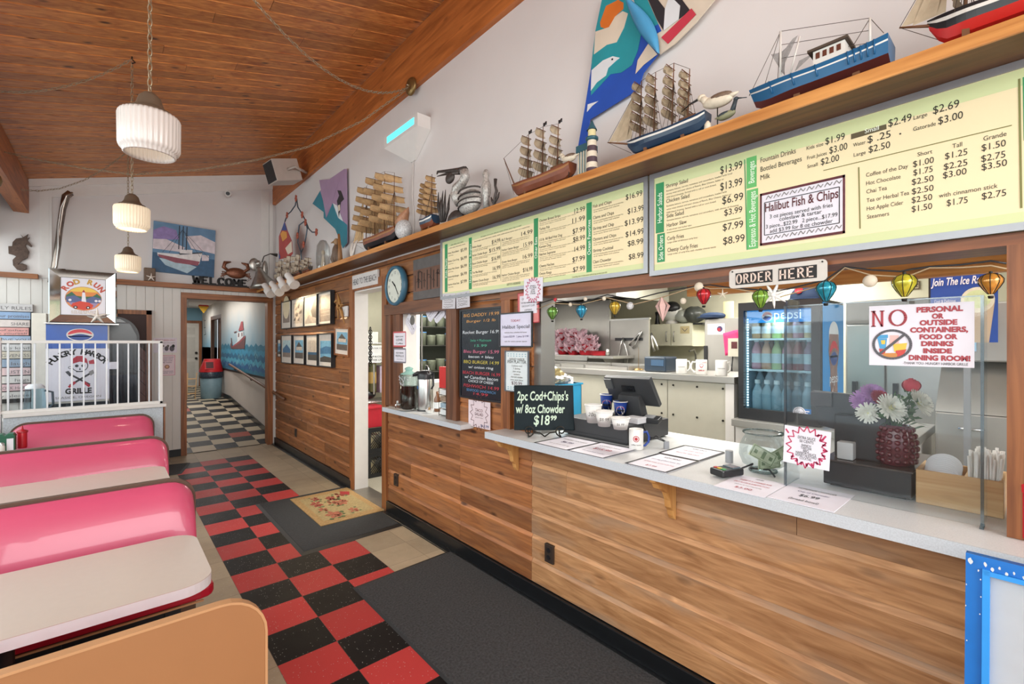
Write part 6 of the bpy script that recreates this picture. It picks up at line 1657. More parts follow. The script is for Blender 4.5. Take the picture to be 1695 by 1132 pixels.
# printer
p=W(1093,617,x=XK+0.18);p.z=ZK
t=thing('label_printer','black and blue receipt printer on the pass counter','printer',p)
M().box(p.x-0.09,p.x+0.1,p.y-0.1,p.y+0.10,ZK+0.001,ZK+0.125).build('case',mat('printer_navy','#2b3a4a',0.35),t,bevel=0.012)
M().box(p.x-0.094,p.x-0.088,p.y-0.085,p.y+0.03,ZK+0.05,ZK+0.1).build('front_panel',mat('printer_blue','#3d5a78',0.3),t)
p=W(1057,614,x=XK+0.2);p.z=ZK
t=thing('order_spindle','thin brass order spindle standing beside the black printer','spindle',p)
m=M();m.lathe([(0.0005,0.02),(0.03,0.015),(0.045,0.003),(0.045,0.0),(0.0005,0.0)],p,16);m.build('foot',BRASS,t);M().cyl(p+UP*0.01,p+UP*0.2,0.003,0.0015,8).build('spike',BRASS,t)
# steel splashback, shelf of baskets, tongs
XB=4.55
yl_,ym_,yr2=W(885,550,x=XB).y+0.9,W(1009,550,x=XB).y,W(1074,550,x=XB).y
t=thing('steel_splashback','tall brushed steel splashback panel behind the fryer line','splashback',(XB,(yl_+ym_)/2,0.9))
M().box(XB,XB+0.03,ym_,yl_,0.9,W(1000,497,x=XB).z).build('sheet',STEEL2,t)
m=M()
for k in range(5):m.cyl((XB,ym_+0.03,1.2+0.2*k),(XB-0.006,ym_+0.03,1.2+0.2*k),0.008,n=8)
m.build('rivets',STEEL,t)
zsp=W(1040,530,x=XB).z
t=thing('steel_side_panel','lower brushed steel panel with black magnetic strip right of the tall splashback','splashback',(XB,(yr2+ym_)/2,0.9))
M().box(XB,XB+0.025,yr2,ym_-0.01,0.9,zsp).build('sheet',STEEL2,t);M().box(XB-0.008,XB+0.03,yr2-0.01,ym_-0.005,zsp,zsp+0.02).build('cap',STEEL,t)
a,b=W(1019,561,x=XB),W(1064,561,x=XB)
M().box(XB-0.014,XB-0.001,b.y,a.y,a.z-0.02,a.z+0.012).build('magnetic_strip',BLACKP,t)
def tongs(label,px0,py0,px1,py1,spread):
 a,b=W(px0,py0,x=XB-0.03),W(px1,py1,x=XB-0.03)
 d=b-a;sd=d.cross(V((1,0,0))).normalized()
 t=thing('tongs',label,'tongs',b,'steel tongs hanging on the steel panel')
 for s_ in(1,-1):
  m=M();m.tube([a,a+d*0.35+sd*(s_*spread*0.5),a+d*0.75+sd*(s_*spread),b+sd*(s_*spread*0.9)],[0.009,0.011,0.009,0.014],6);m.build('arm',STEEL,t)
tongs('steel tongs hanging with arms spread, leftmost on the magnetic strip',1031,559,1031,601,0.07)
tongs('steel tongs hanging tilted at the right end of the magnetic strip',1062,548,1045,574,0.03)
tongs('steel tongs hanging at the right edge of the steel panel',1078,551,1086,580,0.025)
XSH=4.15
zs=W(950,588,x=XSH).z
ya,yb_=W(1015,588,x=XSH).y,W(880,588,x=XSH).y+0.3
t=thing('steel_shelf','steel shelf in front of the splashback holding the red baskets','shelf',(XSH+0.15,(ya+yb_)/2,zs-0.3))
M().box(XSH,XB-0.001,ya,yb_,zs-0.03,zs).build('shelf',STEEL2,t,bevel=0.003)
m=M()
for yy in(ya+0.15,yb_-0.5):m.prism([(0,0),(0.38,0),(0.38,-0.3)],(XSH+0.01,yy,zs-0.03),V((1,0,0)),UP,V((0,0.01,0)))
m.build('brackets',STEEL2,t)
m=M();m.box(XSH-0.02,XSH-0.001,ya+0.35,ya+1.0,zs-0.06,zs-0.005);m.build('ticket_rail',STEEL,t)
random.seed(31)
BASK=mat('basket_red','#b3212f',0.4);LINER=mat('checked_liner_pink','#e2a5af',0.6,noise=0.55,scale=55)
def basket(label,c,rz,tilt,liner=True):
 t=thing('food_basket',label,'basket',c,'red baskets with checked paper on the kitchen shelf')
 R3=Matrix.Rotation(rz,3,'Z')@Matrix.Rotation(tilt,3,'X')
 def el(r,z):return[c+R3@V((r*0.75*math.cos(2*PI*k/18),r*1.2*math.sin(2*PI*k/18),z))for k in range(18)]
 m=M();m.loft([el(0.075,0.002),el(0.105,0.05),el(0.11,0.052),el(0.1,0.048),el(0.07,0.006)],cap=False);m.poly(el(0.075,0.002));m.build('basket',BASK,t)
 if liner:
  m=M()
  ph=random.uniform(0,6)
  def f(u,v):
   a=2*PI*u;r=0.012+0.13*v
   return c+R3@V((r*0.8*math.cos(a),r*1.2*math.sin(a),0.012+0.075*v**1.6+0.022*v*math.sin(7*a+ph)+0.012*v*math.sin(13*a)))
  m.grid(f,40,5,smooth=False);m.build('checked_paper',LINER,t)
y0b,y1b=W(988,580,x=XSH+0.15).y,W(912,580,x=XSH+0.15).y
n=0
for row in range(7):
 for k in range(3):
  if k==0 and row>4:continue
  basket('red plastic basket lined with pink checked paper in the heap on the steel shelf',V((XSH+0.17+random.uniform(-.012,.012),y0b+0.17+0.18*k+random.uniform(-.01,.01),zs+0.002+row*0.036)),PI/2+random.uniform(-0.2,0.2),random.uniform(-0.06,0.06))
basket('empty red plastic basket alone at the right of the heap on the steel shelf',V((XSH+0.1,W(992,580,x=XSH+0.1).y,zs+0.002)),0.2,0,False)
p=W(904,583,x=XSH+0.06);M().box(p.x-0.05,p.x+0.15,p.y-0.18,p.y+0.5,zs+0.001,zs+0.09).solo('paper_stack',PAPER,'white stack of papers left of the basket heap','paper stack')
m=M();pp=W(996,582,x=XSH+0.1)
m.lathe([(0.0005,0),(0.025,0),(0.025,0.05),(0.02,0.06),(0.022,0.075),(0.0005,0.08)],(pp.x,pp.y-0.08,zs+0.001),14);m.solo('glass_shaker',STEEL,'small steel shaker right of the basket heap on the shelf','shaker')
# fryer line under the shelf
m=M();m.box(4.0,4.5,2.2,4.7,0,0.95);m.solo('fryer_line',STEEL2,'low steel fryer line in front of the splashback','fryer',bevel=0.01)
# hood
t=thing('exhaust_hood','dark slatted exhaust hood over the kitchen line','hood',(4.3,3.4,2.12))
M().box(3.95,4.95,2.9,5.6,2.28,2.499).build('shell',STEEL2,t)
m=M()
for k in range(22):m.obox((3.98+0.044*k,4.25,2.24),(0.5,0,0.5),(0,1,0),(-0.5,0,0.5),0.03,1.3,0.004)
m.build('filters',mat('hood_filter','#4d4a46',0.45,0.6),t)
m=M();m.box(3.93,3.97,2.88,5.6,2.15,2.279);m.box(3.97,4.95,2.88,2.92,2.15,2.279);m.build('lip',STEEL,t)
# back of the kitchen: wall cabinet with things on it, sink
XC=5.3
a,b=W(1077,537,x=XC),W(1146,573,x=XC)
t=thing('wall_cabinet','white two-door wall cabinet on the back wall of the kitchen','cabinet',(XC+0.18,(a.y+b.y)/2,b.z))
KW=mat('cabinet_cream_white','#e0ddc6',0.5)
M().box(XC+0.02,5.699,b.y,a.y,b.z,a.z).build('body',KW,t)
ymid=(a.y+b.y)/2
for y0d,y1d,hy in((ymid+0.004,a.y,ymid+0.05),(b.y,ymid-0.004,ymid-0.05)):
 o=M().box(XC,XC+0.018,y0d,y1d,b.z+0.005,a.z-0.005).build('door',KW,t,bevel=0.003)
 m=M();m.tube([(XC,hy,b.z+0.06),(XC-0.025,hy,b.z+0.06),(XC-0.025,hy,b.z+0.18),(XC,hy,b.z+0.18)],0.006);m.build('handle',STEEL,o)
cz=a.z
p=W(1112,536,x=XC+0.15);p.z=cz+0.001
t=thing('mixer_bowl','white domed mixer standing on top of the wall cabinet','mixer',p)
M().lathe([(0.0005,0),(0.08,0),(0.08,0.03),(0.05,0.05)],p,18).build('foot',WHITE,t);M().ell(p+UP*0.15,(0.12,0.14,0.12),18,12).build('dome',mat('mixer_white','#dfe0da',0.25),t)
m=M();m.ell(p+UP*0.2+V((-0.03,-0.02,0)),(0.1,0.11,0.09),14,9);m.build('visor',BLACKP,t)
p=W(1088,537,x=XC+0.1);p.z=cz+0.001
M().lathe([(0.0005,0),(0.04,0),(0.03,0.02),(0.02,0.1),(0.03,0.16),(0.0005,0.17)],p,14).solo('pepper_mill',BLACKP,'dark pepper mill on the left end of the wall cabinet','pepper mill')
a2,b2=W(1125,535,x=XC),W(1163,537,x=XC)
M().box(XC,5.699,b2.y,W(1147,536,x=XC).y-0.001,a.z-0.02,a.z).solo('black_shelf',BLACKP,'short black shelf beside the white wall cabinet','shelf')
for i,(px,r_,lb)in enumerate(((1132,0.11,'clear rounded plastic bag on the wall cabinet left of the dark one'),(1150,0.13,'dark plastic bag of dishes on the short black shelf'))):
 p=W(px,536,x=XC+0.16);p.z=cz+0.001
 m=M();random.seed(i)
 m.ell(p+UP*r_*0.8,(r_,r_,r_*0.8),14,9);m.v=[(x+random.uniform(-.01,.01),y+random.uniform(-.01,.01),z+random.uniform(0,.012))for x,y,z in m.v]
 m.solo('plastic_bag',(mat('clear_bag','#c9cdc4',0.2,alpha=0.75),mat('dark_bag','#4c4f4c',0.3,noise=0.5))[i],lb,'bag')
a3,b3=W(1085,606,x=5.2),W(1168,606,x=5.2)
t=thing('hand_sink','steel hand sink under the white wall cabinet','sink',(5.4,(a3.y+b3.y)/2,0.6))
m=M();m.box(5.2,5.22,b3.y,a3.y,1.1,1.35);m.box(5.22,5.699,b3.y,b3.y+0.02,1.1,1.35);m.box(5.22,5.699,a3.y-0.02,a3.y,1.1,1.35);m.box(5.22,5.699,b3.y+0.02,a3.y-0.02,1.1,1.12);m.box(5.22,5.68,b3.y+0.1,a3.y-0.1,0,1.1);m.build('basin',STEEL2,t)
m=M();q=V((5.6,(a3.y+b3.y)/2,1.35));m.tube([q,q+UP*0.18,q+UP*0.24+V((-0.05,0,0)),q+UP*0.22+V((-0.16,0,0))],0.014);m.build('tap',STEEL,t)
pn=wall_panel(5.695,1126,1138,539,549,0.004)if False else Panel((XC-0.001,W(1126,540,x=XC).y,W(1126,540,x=XC).z),DY,UP,0.12,0.09,0.002)
t=thing('cabinet_sticker','small tan sticker on the right door of the wall cabinet','sticker',pn.P(0.5,1));pn.base(mat('sticker_tan','#c8b78a',0.6),t);pn.line([(0.2,0.3),(0.5,0.7),(0.8,0.3)],0.008,GREYINK);pn.done(t)
# steel tea brewer box at the right
XT=4.2
a,b=W(1166,528,x=XT),W(1232,605,x=XT)
t=thing('steel_brewer','steel brewer cabinet left of the lit drink cooler','brewer',(XT+0.25,(a.y+b.y)/2,0))
M().box(XT,XT+0.5,b.y,a.y,0,a.z).build('body',STEEL2,t,bevel=0.008)
M().box(XT-0.012,XT-0.001,a.y-0.03,a.y,1.3,a.z-0.25).build('door_pull',BLACKP,t)
p=W(1180,532,x=XT+0.1);p.z=a.z+0.001
t=thing('blue_visor','dark blue visor cap on top of the steel brewer','cap',p);M().ell(p+UP*0.03,(0.1,0.12,0.035),16,8).build('crown',mat('navy_fabric','#1f3658',0.7),t);m=M();m.ell(p+V((-0.1,0,0.012)),(0.09,0.1,0.008),14,6);m.build('brim',mat('navy_fabric','#1f3658'),t)
p=W(1206,527,x=XT+0.15);p.z=a.z+0.001
M().cyl(p,p+UP*0.16,0.045,0.045,20).solo('paper_roll',mat('pale_yellow_roll','#e3d9a8',0.6),'pale yellow roll standing on the steel brewer','roll')
pn=Panel((XT-0.001,W(1171,535,x=XT).y,W(1171,536,x=XT).z),DY,UP,0.16,0.1,0.002);t=thing('brewer_label','white label with a round logo on the steel brewer','label',pn.P(0.5,1));pn.base(PAPER,t);pn.disc(0.72,0.5,0.16,VI);pn.disc(0.68,0.55,0.1,REDINK,0.0013);pn.done(t)
p=W(1217,590,x=XT-0.05);t=thing('wall_timer','small cream control box on the steel brewer beside the pink cloth','control box',p)
M().box(XT-0.08,XT-0.001,p.y-0.06,p.y+0.05,p.z,p.z+0.16).build('case',mat('control_cream','#cfc9b8',0.5),t);m=M();m.box(XT-0.083,XT-0.08,p.y-0.03,p.y+0.02,p.z+0.07,p.z+0.13);m.build('panel',MAR,t)
p=W(1209,572,x=XT-0.06)
m=M();m.grid(lambda u,v:V((XT-0.05+0.01*math.sin(6*u),p.y+0.07-0.13*u-0.02*v,p.z+0.11-0.2*v+0.03*u)),6,6);m.solo('pink_cloth',mat('hot_pink_cloth','#e8437f',0.7),'hot pink cloth hanging on the steel brewer','cloth',solid=0.006)
m=M();p=W(1213,590,x=XT-0.04);m.tube([p,p-UP*0.1+V((0,0.01,0)),p-UP*0.25],0.006);m.solo('power_cable',BLACKP,'black cord hanging from the control box on the steel brewer','cord')
# glass door cooler on a low steel counter
XF=3.3
fy1,fy0=W(1222,600,x=XF).y,W(1358,600,x=XF).y
fz0,fz1=1.147,1.945
xb2=W(1396,600,y=fy0).x
t=thing('cooler_counter','low steel counter carrying the lit drink cooler','kitchen counter',(3.6,1.0,0))
M().box(XF-0.06,4.0,0.45,yk0-0.035,fz0-0.05,fz0-0.001).build('top',STEEL2,t,bevel=0.004);M().box(XF,3.98,0.47,yk0-0.04,0,fz0-0.05).build('body',WHITE,t)
t=thing('drink_cooler','black countertop drink cooler with lit glass door and blue bottle picture on its side','cooler',(XF+0.28,(fy0+fy1)/2,fz0))
m=M()
m.box(XF+0.04,xb2,fy0,fy0+0.03,fz0,fz1);m.box(XF+0.04,xb2,fy1-0.03,fy1,fz0,fz1);m.box(XF+0.04,xb2,fy0+0.03,fy1-0.03,fz1-0.05,fz1);m.box(XF+0.04,xb2,fy0+0.03,fy1-0.03,fz0,fz0+0.06)
m.build('case',BLACKP,t,bevel=0.003)
m=M();m.box(xb2-0.02,xb2,fy0+0.03,fy1-0.03,fz0+0.06,fz1-0.05);m.box(XF+0.05,xb2-0.02,fy0+0.03,fy0+0.034,fz0+0.06,fz1-0.05);m.box(XF+0.05,xb2-0.02,fy1-0.034,fy1-0.03,fz0+0.06,fz1-0.05)
m.build('liner',mat('cooler_liner','#8fb4c4',0.4),t)
gy0,gy1,gz0,gz1=fy0+0.05,fy1-0.035,fz0+0.075,fz1-0.055
m=M();m.box(XF,XF+0.04,fy0,gy0,fz0,fz1);m.box(XF,XF+0.04,gy1,fy1,fz0,fz1);m.box(XF,XF+0.04,gy0,gy1,fz0,gz0);m.box(XF,XF+0.04,gy0,gy1,gz1,fz1);m.build('door_frame',mat('cooler_black','#232427',0.35),t)
M().box(XF+0.015,XF+0.021,gy0,gy1,gz0,gz1).build('door_glass',thin_glass('cooler_glass','#e3eef2',0.1),t)
LEDM=mat('cooler_led','#e9f6ff',0.5,emit=3.0)
m=M()
for k in range(34):m.box(XF+0.045,XF+0.05,gy1-0.014,gy1-0.006,gz0+0.01+k*0.018,gz0+0.02+k*0.018)
m.build('led_strip',LEDM,t)
pn=Panel((XF+0.045,gy1-0.005,gz1),DY,UP,gy1-gy0-0.01,0.085,0.004)
o=pn.base(mat('cooler_header_blue','#2b86cc',0.4,emit=0.7),t,'header')
sodaglobe(pn,0.33,0.5,0.075);pn.text('pepsi',0.44,0.74,0.09,mat('header_white','#eef6fa',0.5,emit=1.2),width=pn.w*0.4);pn.done(o)
shz=[W(1290,560,x=XF+0.1).z,W(1290,612,x=XF+0.1).z,gz0-0.012]
for z in shz[:2]:
 M().box(XF+0.06,xb2-0.03,gy0,gy1,z-0.012,z).build('shelf',mat('cooler_shelf','#cfdde2',0.3),t)
ll=bpy.data.lights.new('cooler_light','AREA');ll.shape='RECTANGLE';ll.size=0.3;ll.size_y=0.1;ll.energy=3.2;ll.color=(0.8,0.95,1)
lo=bpy.data.objects.new('cooler_light',ll);COL.objects.link(lo);lo.location=(XF+0.12,(gy0+gy1)/2,gz1-0.09);lo.rotation_euler=(0,0.5,0)
# bottles, one prototype of each kind
def bottle(label,group,p,h,r,liquid,capm,labm,nm='drink_bottle',body='bottle'):
 t=thing(nm,label,'bottle',p,group)
 M().lathe([(0.0005,0.0),(r*0.9,0.0),(r,h*0.04),(r,h*0.55),(r*0.92,h*0.62),(r*0.4,h*0.84),(r*0.38,h*0.9)],p,16).build(body,liquid,t)
 M().lathe([(r*0.55,h*0.87),(r*0.55,h),(0.0005,h)],p,14).build('cap',capm,t)
 if labm:M().lathe([(r*1.015,h*0.2),(r*1.015,h*0.5)],p,16).build('label',labm,t)
 return t
random.seed(40)
cols_top=[mat('tea_amber','#b98a5a',0.2),mat('tea_pale','#c9a878',0.2),mat('lime_drink','#9fb86a',0.2),mat('tea_amber','#b98a5a'),mat('pink_drink','#c98a96',0.2),mat('tea_pale','#c9a878')]
cols_mid=[mat('rose_drink','#b98591',0.2),mat('peach_drink','#c99a80',0.2),mat('green_drink','#a9b886',0.2),mat('rose_drink','#b98591'),mat('red_drink','#a85a60',0.2),mat('plum_drink','#8a6478',0.2)]
LABW=mat('bottle_label_white','#e3e6e6',0.4);LABG=mat('bottle_label_grey','#b9c4c8',0.3)
CAPW=mat('bottle_cap_white','#e6eaec',0.4)
ww=gy1-gy0
def prep(proto,pts):
 for i,q in enumerate(pts):
  if i:dup(proto,q)
for i in range(6):
 yy=gy1-0.045-i*(ww-0.085)/5
 nm_=('tea','iced tea','lime','amber','pink','pale')[i]
 pr_=bottle('small %s bottle on the top shelf of the cooler, number %s from its left'%(nm_,('one','two','three','four','five','six')[i]),'juice bottles on the top cooler shelf',(XF+0.11,yy,shz[0]+0.001),0.165,0.031,cols_top[i],CAPW,LABW)
 for kx in(1,2):dup(pr_,(XF+0.11+0.085*kx,yy,shz[0]+0.001),label='%s drink bottle in the rows behind on the top shelf of the cooler'%nm_)
 pr_=bottle('tall %s bottle on the middle shelf of the cooler, number %s from its left'%(('rose','peach','green','pale rose','red','plum')[i],('one','two','three','four','five','six')[i]),'juice bottles on the middle cooler shelf',(XF+0.11,yy,shz[1]+0.001),0.215,0.032,cols_mid[i],cols_mid[i]if i in(1,2)else CAPW,LABG)
 for kx in(1,):dup(pr_,(XF+0.2,yy,shz[1]+0.001),label='%s drink bottle in the row behind on the middle shelf of the cooler'%('rose','peach','green','pale rose','red','plum')[i])
WAT=mat('water_bottle_plastic','#c6dde8',0.1,alpha=0.55)
pw=None
for kx in range(3):
 for i in range(6):
  yy=gy1-0.05-i*(ww-0.1)/5+(0.02 if kx%2 else 0)
  q=(XF+0.11+0.1*kx,yy-(0.0),fz0+0.0625+(0.075*kx))
  if yy<gy0+0.03:continue
  lb='white-capped water bottle in the front row at the bottom of the cooler' if kx==0 else 'white-capped water bottle in the raised rows behind, bottom of the cooler'
  if pw is None:pw=bottle(lb,'water bottles at the bottom of the cooler',q,0.205,0.033,WAT,CAPW,None,'water_bottle')
  else:dup(pw,q,label=lb)
for kx in(1,2):M().box(XF+0.11+0.1*kx-0.045,XF+0.11+0.1*kx+0.045,gy0+0.005,gy1-0.005,fz0+0.061,fz0+0.0615+0.085*kx).build('step',mat('cooler_shelf','#cfdde2'),t)
pn=Panel((XF+0.0135,W(1311,676,x=XF).y,W(1311,676,x=XF).z),DY,UP,0.075,0.045,0.001);pn.disc(0.5,0.5,0.48,PAPER);pn.disc(0.5,0.5,0.4,GREYINK,0.0011);pn.disc(0.5,0.5,0.36,PAPER,0.0013);pn.text('WOW',0.5,0.66,0.02,GREYINK,al='C');pn.done(t,'round_sticker')
pn=Panel((XF+0.0135,W(1328,676,x=XF).y,W(1328,677,x=XF).z),DY,UP,0.045,0.045,0.001);pn.rect(0,0,1,1,mat('sticker_blue','#2b6fb5',0.5));pn.rect(0.2,0.25,0.8,0.4,PAPER,0.0013);pn.rect(0.2,0.55,0.6,0.7,PAPER,0.0013);pn.done(t,'square_sticker')
# picture on the side
pn=Panel((XF+0.045,fy0-0.002,fz1-0.02),V((1,0,0)),UP,xb2-XF-0.05,fz1-fz0-0.03,0.002)
o=pn.base(mat('side_blue','#2a98e4',0.35,noise=0.1,scale=2),t,'side_picture')
fz=mat('foam_splash','#dfe8ee',0.5)
pn.disc(0.5,0.27,0.24,fz,0.0008,rb=0.12);pn.poly([(0.28,0.26),(0.72,0.26),(0.76,0.4),(0.66,0.55),(0.68,0.75),(0.74,1),(0.26,1),(0.34,0.75),(0.32,0.55),(0.24,0.4)][::-1],mat('cola_bottle_brown','#8a6a60',0.25,noise=0.4,scale=12),0.0012)
pn.poly([(0.36,0.78),(0.46,0.7),(0.44,1),(0.3,1)][::-1],mat('bottle_highlight','#d9b9ac',0.3),0.0015)
sodaglobe(pn,0.5,0.42,0.2,0.9);pn.text('pepsi',0.5,0.67,0.09,fz,al='C',width=pn.w*0.42);pn.done(o)
# cap and paper on the cooler
p=V((XF+0.16,fy0+0.12,fz1+0.001))
t=thing('navy_cap','navy baseball cap with round red emblem on top of the drink cooler','cap',p)
m=M();m.ell(p+UP*0.012,(0.095,0.1,0.1),18,12);m.v=[(x,y,max(z,p.z+0.001))for x,y,z in m.v];m.build('crown',mat('navy_fabric','#1f3658'),t)
m=M();m.grid(lambda u,v:p+V((-0.07-0.075*v*math.sin(PI*u),-0.085+0.17*u,0.012-0.008*v)),10,4);m.build('brim',mat('navy_fabric','#1f3658'),t,solid=0.003)
m=M();m.lathe([(0.0005,0.004),(0.022,0.004),(0.024,0)],p+V((-0.09,0.02,0.062)),16,(-0.85,0,0.5));m.build('emblem',RDM,t)
# stainless upright refrigerators behind
XR=4.7
ra_,rb_=W(1398,600,x=XR).y,W(1542,600,x=XR).y
t=thing('steel_refrigerator','tall stainless two-door refrigerator behind the acrylic screen','refrigerator',(XR+0.35,(ra_+rb_)/2,0))
M().box(XR+0.03,XR+0.7,rb_-0.3,ra_,0.1,2.02).build('body',STEEL2,t,bevel=0.006)
ys2=[rb_-0.29,(rb_+ra_)/2,ra_-0.01]
for a,b in zip(ys2,ys2[1:]):
 o=M().box(XR,XR+0.028,a+0.004,b-0.004,0.2,1.82).build('door',STEEL,t,bevel=0.006)
 m=M();m.box(XR-0.04,XR-0.001,b-0.08,b-0.05,1.0,1.35);m.build('handle',BLACKP,o)
M().box(XR+0.005,XR+0.03,rb_-0.29,ra_-0.01,1.83,2.01).build('grille',mat('fridge_grille','#6d6a66',0.5),t)
# ice machine, rack and poster at the right
XI=3.55
ia,ib=W(1548,680,x=XI).y,W(1650,680,x=XI).y
t=thing('ice_machine','steel ice machine with sloped black-edged lid behind the pine box','ice machine',(XI+0.3,(ia+ib)/2,0))
M().box(XI,XI+0.6,ib-0.2,ia,0,1.28).build('bin',STEEL2,t,bevel=0.01)
m=M();m.prism([(0,1.281),(0.6,1.281),(0.6,1.56),(0.28,1.56)],(XI,ia,0),V((1,0,0)),UP,V((0,ib-0.2-ia,0)));m.build('lid',STEEL,t)
M().box(XI+0.2,XI+0.6,ib-0.2,ia,1.561,1.9).build('head',STEEL2,t,bevel=0.008)
m=M();pq=W(1592,646,x=XI+0.19);m.box(XI+0.195,XI+0.199,pq.y-0.06,pq.y+0.06,1.62,1.68);m.build('blue_label',mat('label_pale_blue','#9fc3dc',0.5),t)
m=M();m.tube([(XI-0.002,ia-0.1,1.2),(XI-0.03,ia-0.1,1.2),(XI-0.03,ib+0.05,1.2),(XI-0.002,ib+0.05,1.2)],0.008);m.build('handle',CHROME,t)
pn=Panel((3.10,W(1537,452,x=3.10).y,W(1537,448,x=3.10).z),DY,UP,W(1537,450,x=3.10).y-W(1652,450,x=3.10).y,0.36,0.012)
t=thing('ice_rage_poster','blue poster reading Join The Ice Rage with a pale drink cup, behind the order window','poster',pn.P(0.5,1))
pn.base(mat('poster_navy','#24499a',0.35,noise=0.12),t)
pn.text('Join The Ice Rage',0.45,0.22,0.052,PAPER,al='C',width=pn.w*0.82,shear=0.25,bold=0.001)
pn.text('Cool & Delicious',0.09,0.46,0.024,PAPER,width=pn.w*0.32);pn.text('Blended Ice Coffees',0.08,0.54,0.024,PAPER,width=pn.w*0.36)
CUPP=mat('poster_cup','#d6d2bd',0.5,noise=0.2,scale=30)
pn.disc(0.72,0.44,0.24,CUPP,0.001,rb=0.17);pn.disc(0.72,0.43,0.19,mat('poster_foam','#c3cf9f',0.5,noise=0.3,scale=40),0.0013,rb=0.12);pn.poly([(0.48,0.46),(0.96,0.46),(0.88,1),(0.56,1)][::-1],mat('poster_cup_side','#b9a68e',0.5),0.0008);pn.rect(0.1,0.66,0.4,0.9,CUPP);pn.rect(0,0,0.03,1,BLACKP,0.001)
pn.done(t,'print')
M().box(3.113,3.15,W(1600,450,x=3.10).y-0.012,W(1600,450,x=3.10).y+0.012,0,pn.o.z-0.05).solo('poster_stand',mat('stand_grey','#8b8d8f',0.5),'slim grey pole carrying the blue ice poster','stand')
pn=wall_panel(5.69,1511,1523,465,480,0.006);t=thing('wall_plate','small framed patterned tile on the cream kitchen wall','plaque',pn.P(0.5,1));pn.base(mat('plate_tan','#c3b89a',0.5),t);pn.line([(0.1,0.1),(0.9,0.1),(0.9,0.9),(0.1,0.9)],0.012,mat('plate_brown','#6d5d45',0.5),closed=True);pn.line([(0.3,0.35),(0.7,0.35),(0.3,0.65),(0.7,0.65)],0.012,mat('plate_brown','#6d5d45'));pn.done(t)
# ------------------------------------------------------------------ storeroom shelf seen through the kitchen doorway
YR2=5.58
def S2(px,py,y=YR2):return W(px,py,y=y)
t=thing('wire_rack','chrome wire shelving rack inside the kitchen doorway','shelving',(2.75,YR2+0.25,0))
m=M()
for x in(2.30,3.1):
 for y in(YR2+0.02,YR2+0.45):m.cyl((x,y,0),(x,y,1.95),0.013,n=8)
xq=S2(618,620).x;m.cyl((xq,YR2-0.02,1.02),(xq,YR2-0.02,1.4),0.012,n=8)
m.build('posts',CHROME,t)
for py in(666,600,568):
 z=S2(620,py).z
 m=M()
 for k in range(9):m.cyl((2.3,YR2+0.02+0.054*k,z),(3.1,YR2+0.02+0.054*k,z),0.004,n=5)
 for k in range(5):m.cyl((2.3+0.2*k,YR2+0.02,z-0.006),(2.3+0.2*k,YR2+0.45,z-0.006),0.005,n=5)
 m.build('wire_shelf',CHROME,t)
CRATE=mat('black_crate','#1c1d20',0.4)
def milk_crate(label,z,y):
 t=thing('milk_crate',label,'crate',(2.60,y+0.16,z),'black milk crates in the storeroom')
 m=M();x0,x1,y1,h=2.40,2.78,y+0.33,0.305
 for zz in(0.0,h-0.05):m.box(x0,x1,y,y+0.012,z+zz,z+zz+0.05);m.box(x0,x1,y1-0.012,y1,z+zz,z+zz+0.05);m.box(x0,x0+0.012,y+0.012,y1-0.012,z+zz,z+zz+0.05);m.box(x1-0.012,x1,y+0.012,y1-0.012,z+zz,z+zz+0.05)
 for x in(x0,(x0+x1)/2-0.02,x1-0.04):m.box(x,x+0.04,y+0.001,y+0.011,z+0.05,z+h-0.05)
 m.build('frame',CRATE,t)
 m=M()
 for k in range(-6,18):
  for sg in(1,-1):
   xa_=x0+0.03*k;xb_=xa_+sg*0.17
   if min(xa_,xb_)<x0 or max(xa_,xb_)>x1:continue
   m.tube([(xa_,y+0.006,z+0.05),(xb_,y+0.006,z+h-0.05)],0.006,4)
 m.build('lattice',CRATE,t)
 M().box(x0+0.02,x1-0.02,y+0.05,y1-0.03,z+0.02,z+0.2).build('contents',mat('crate_contents','#c9bd9a',0.7,noise=0.3),t)
milk_crate('black lattice milk crate on the storeroom floor',0.001,5.45)
milk_crate('black lattice milk crate stacked on the lower one',0.308,5.45)
a,b=S2(602,674,5.5),S2(634,704,5.5)
t=thing('red_bin','red plastic bin on top of the black crates in the storeroom','bin',((a.x+b.x)/2,5.62,0.615))
m=M();xm_,wd=(a.x+b.x)/2,(b.x-a.x)/2
m.loft([[(xm_-wd*.9,5.5,0.616),(xm_+wd*.9,5.5,0.616),(xm_+wd*.9,5.74,0.616),(xm_-wd*.9,5.74,0.616)],[(xm_-wd,5.48,a.z-0.03),(xm_+wd,5.48,a.z-0.03),(xm_+wd,5.76,a.z-0.03),(xm_-wd,5.76,a.z-0.03)]],smooth=False);m.build('body',mat('bin_red','#cf2a3c',0.4),t,bevel=0.01)
M().box(xm_-wd-0.012,xm_+wd+0.012,5.47,5.77,a.z-0.029,a.z).build('rim',mat('bin_red','#cf2a3c'),t,bevel=0.004)
def rb(name,label,px0,py0,px1,py1,mt,y=YR2+0.08,d=0.25,cat='box',txt=None,rest=None):
 a,b=S2(px0,py0,y),S2(px1,py1,y)
 t=thing(name,label,cat,((a.x+b.x)/2,y+d/2,b.z))
 M().box(a.x,b.x,y,y+d,b.z,a.z).build('carton',mt,t,bevel=0.003)
 if txt:
  pn=Panel((a.x,y-0.001,a.z),V((1,0,0)),UP,b.x-a.x,a.z-b.z)
  for i,s_ in enumerate(txt):pn.text(s_,0.55,0.45+0.35*i,pn.h*0.22,INK,al='C',width=pn.w*0.8)
  pn.done(t)
rb('cracker_box','white box of oyster crackers on the middle wire shelf',600,584,650,599.5,LABW,txt=['SOUP & CHOWDER','OYSTER CRACKERS'])
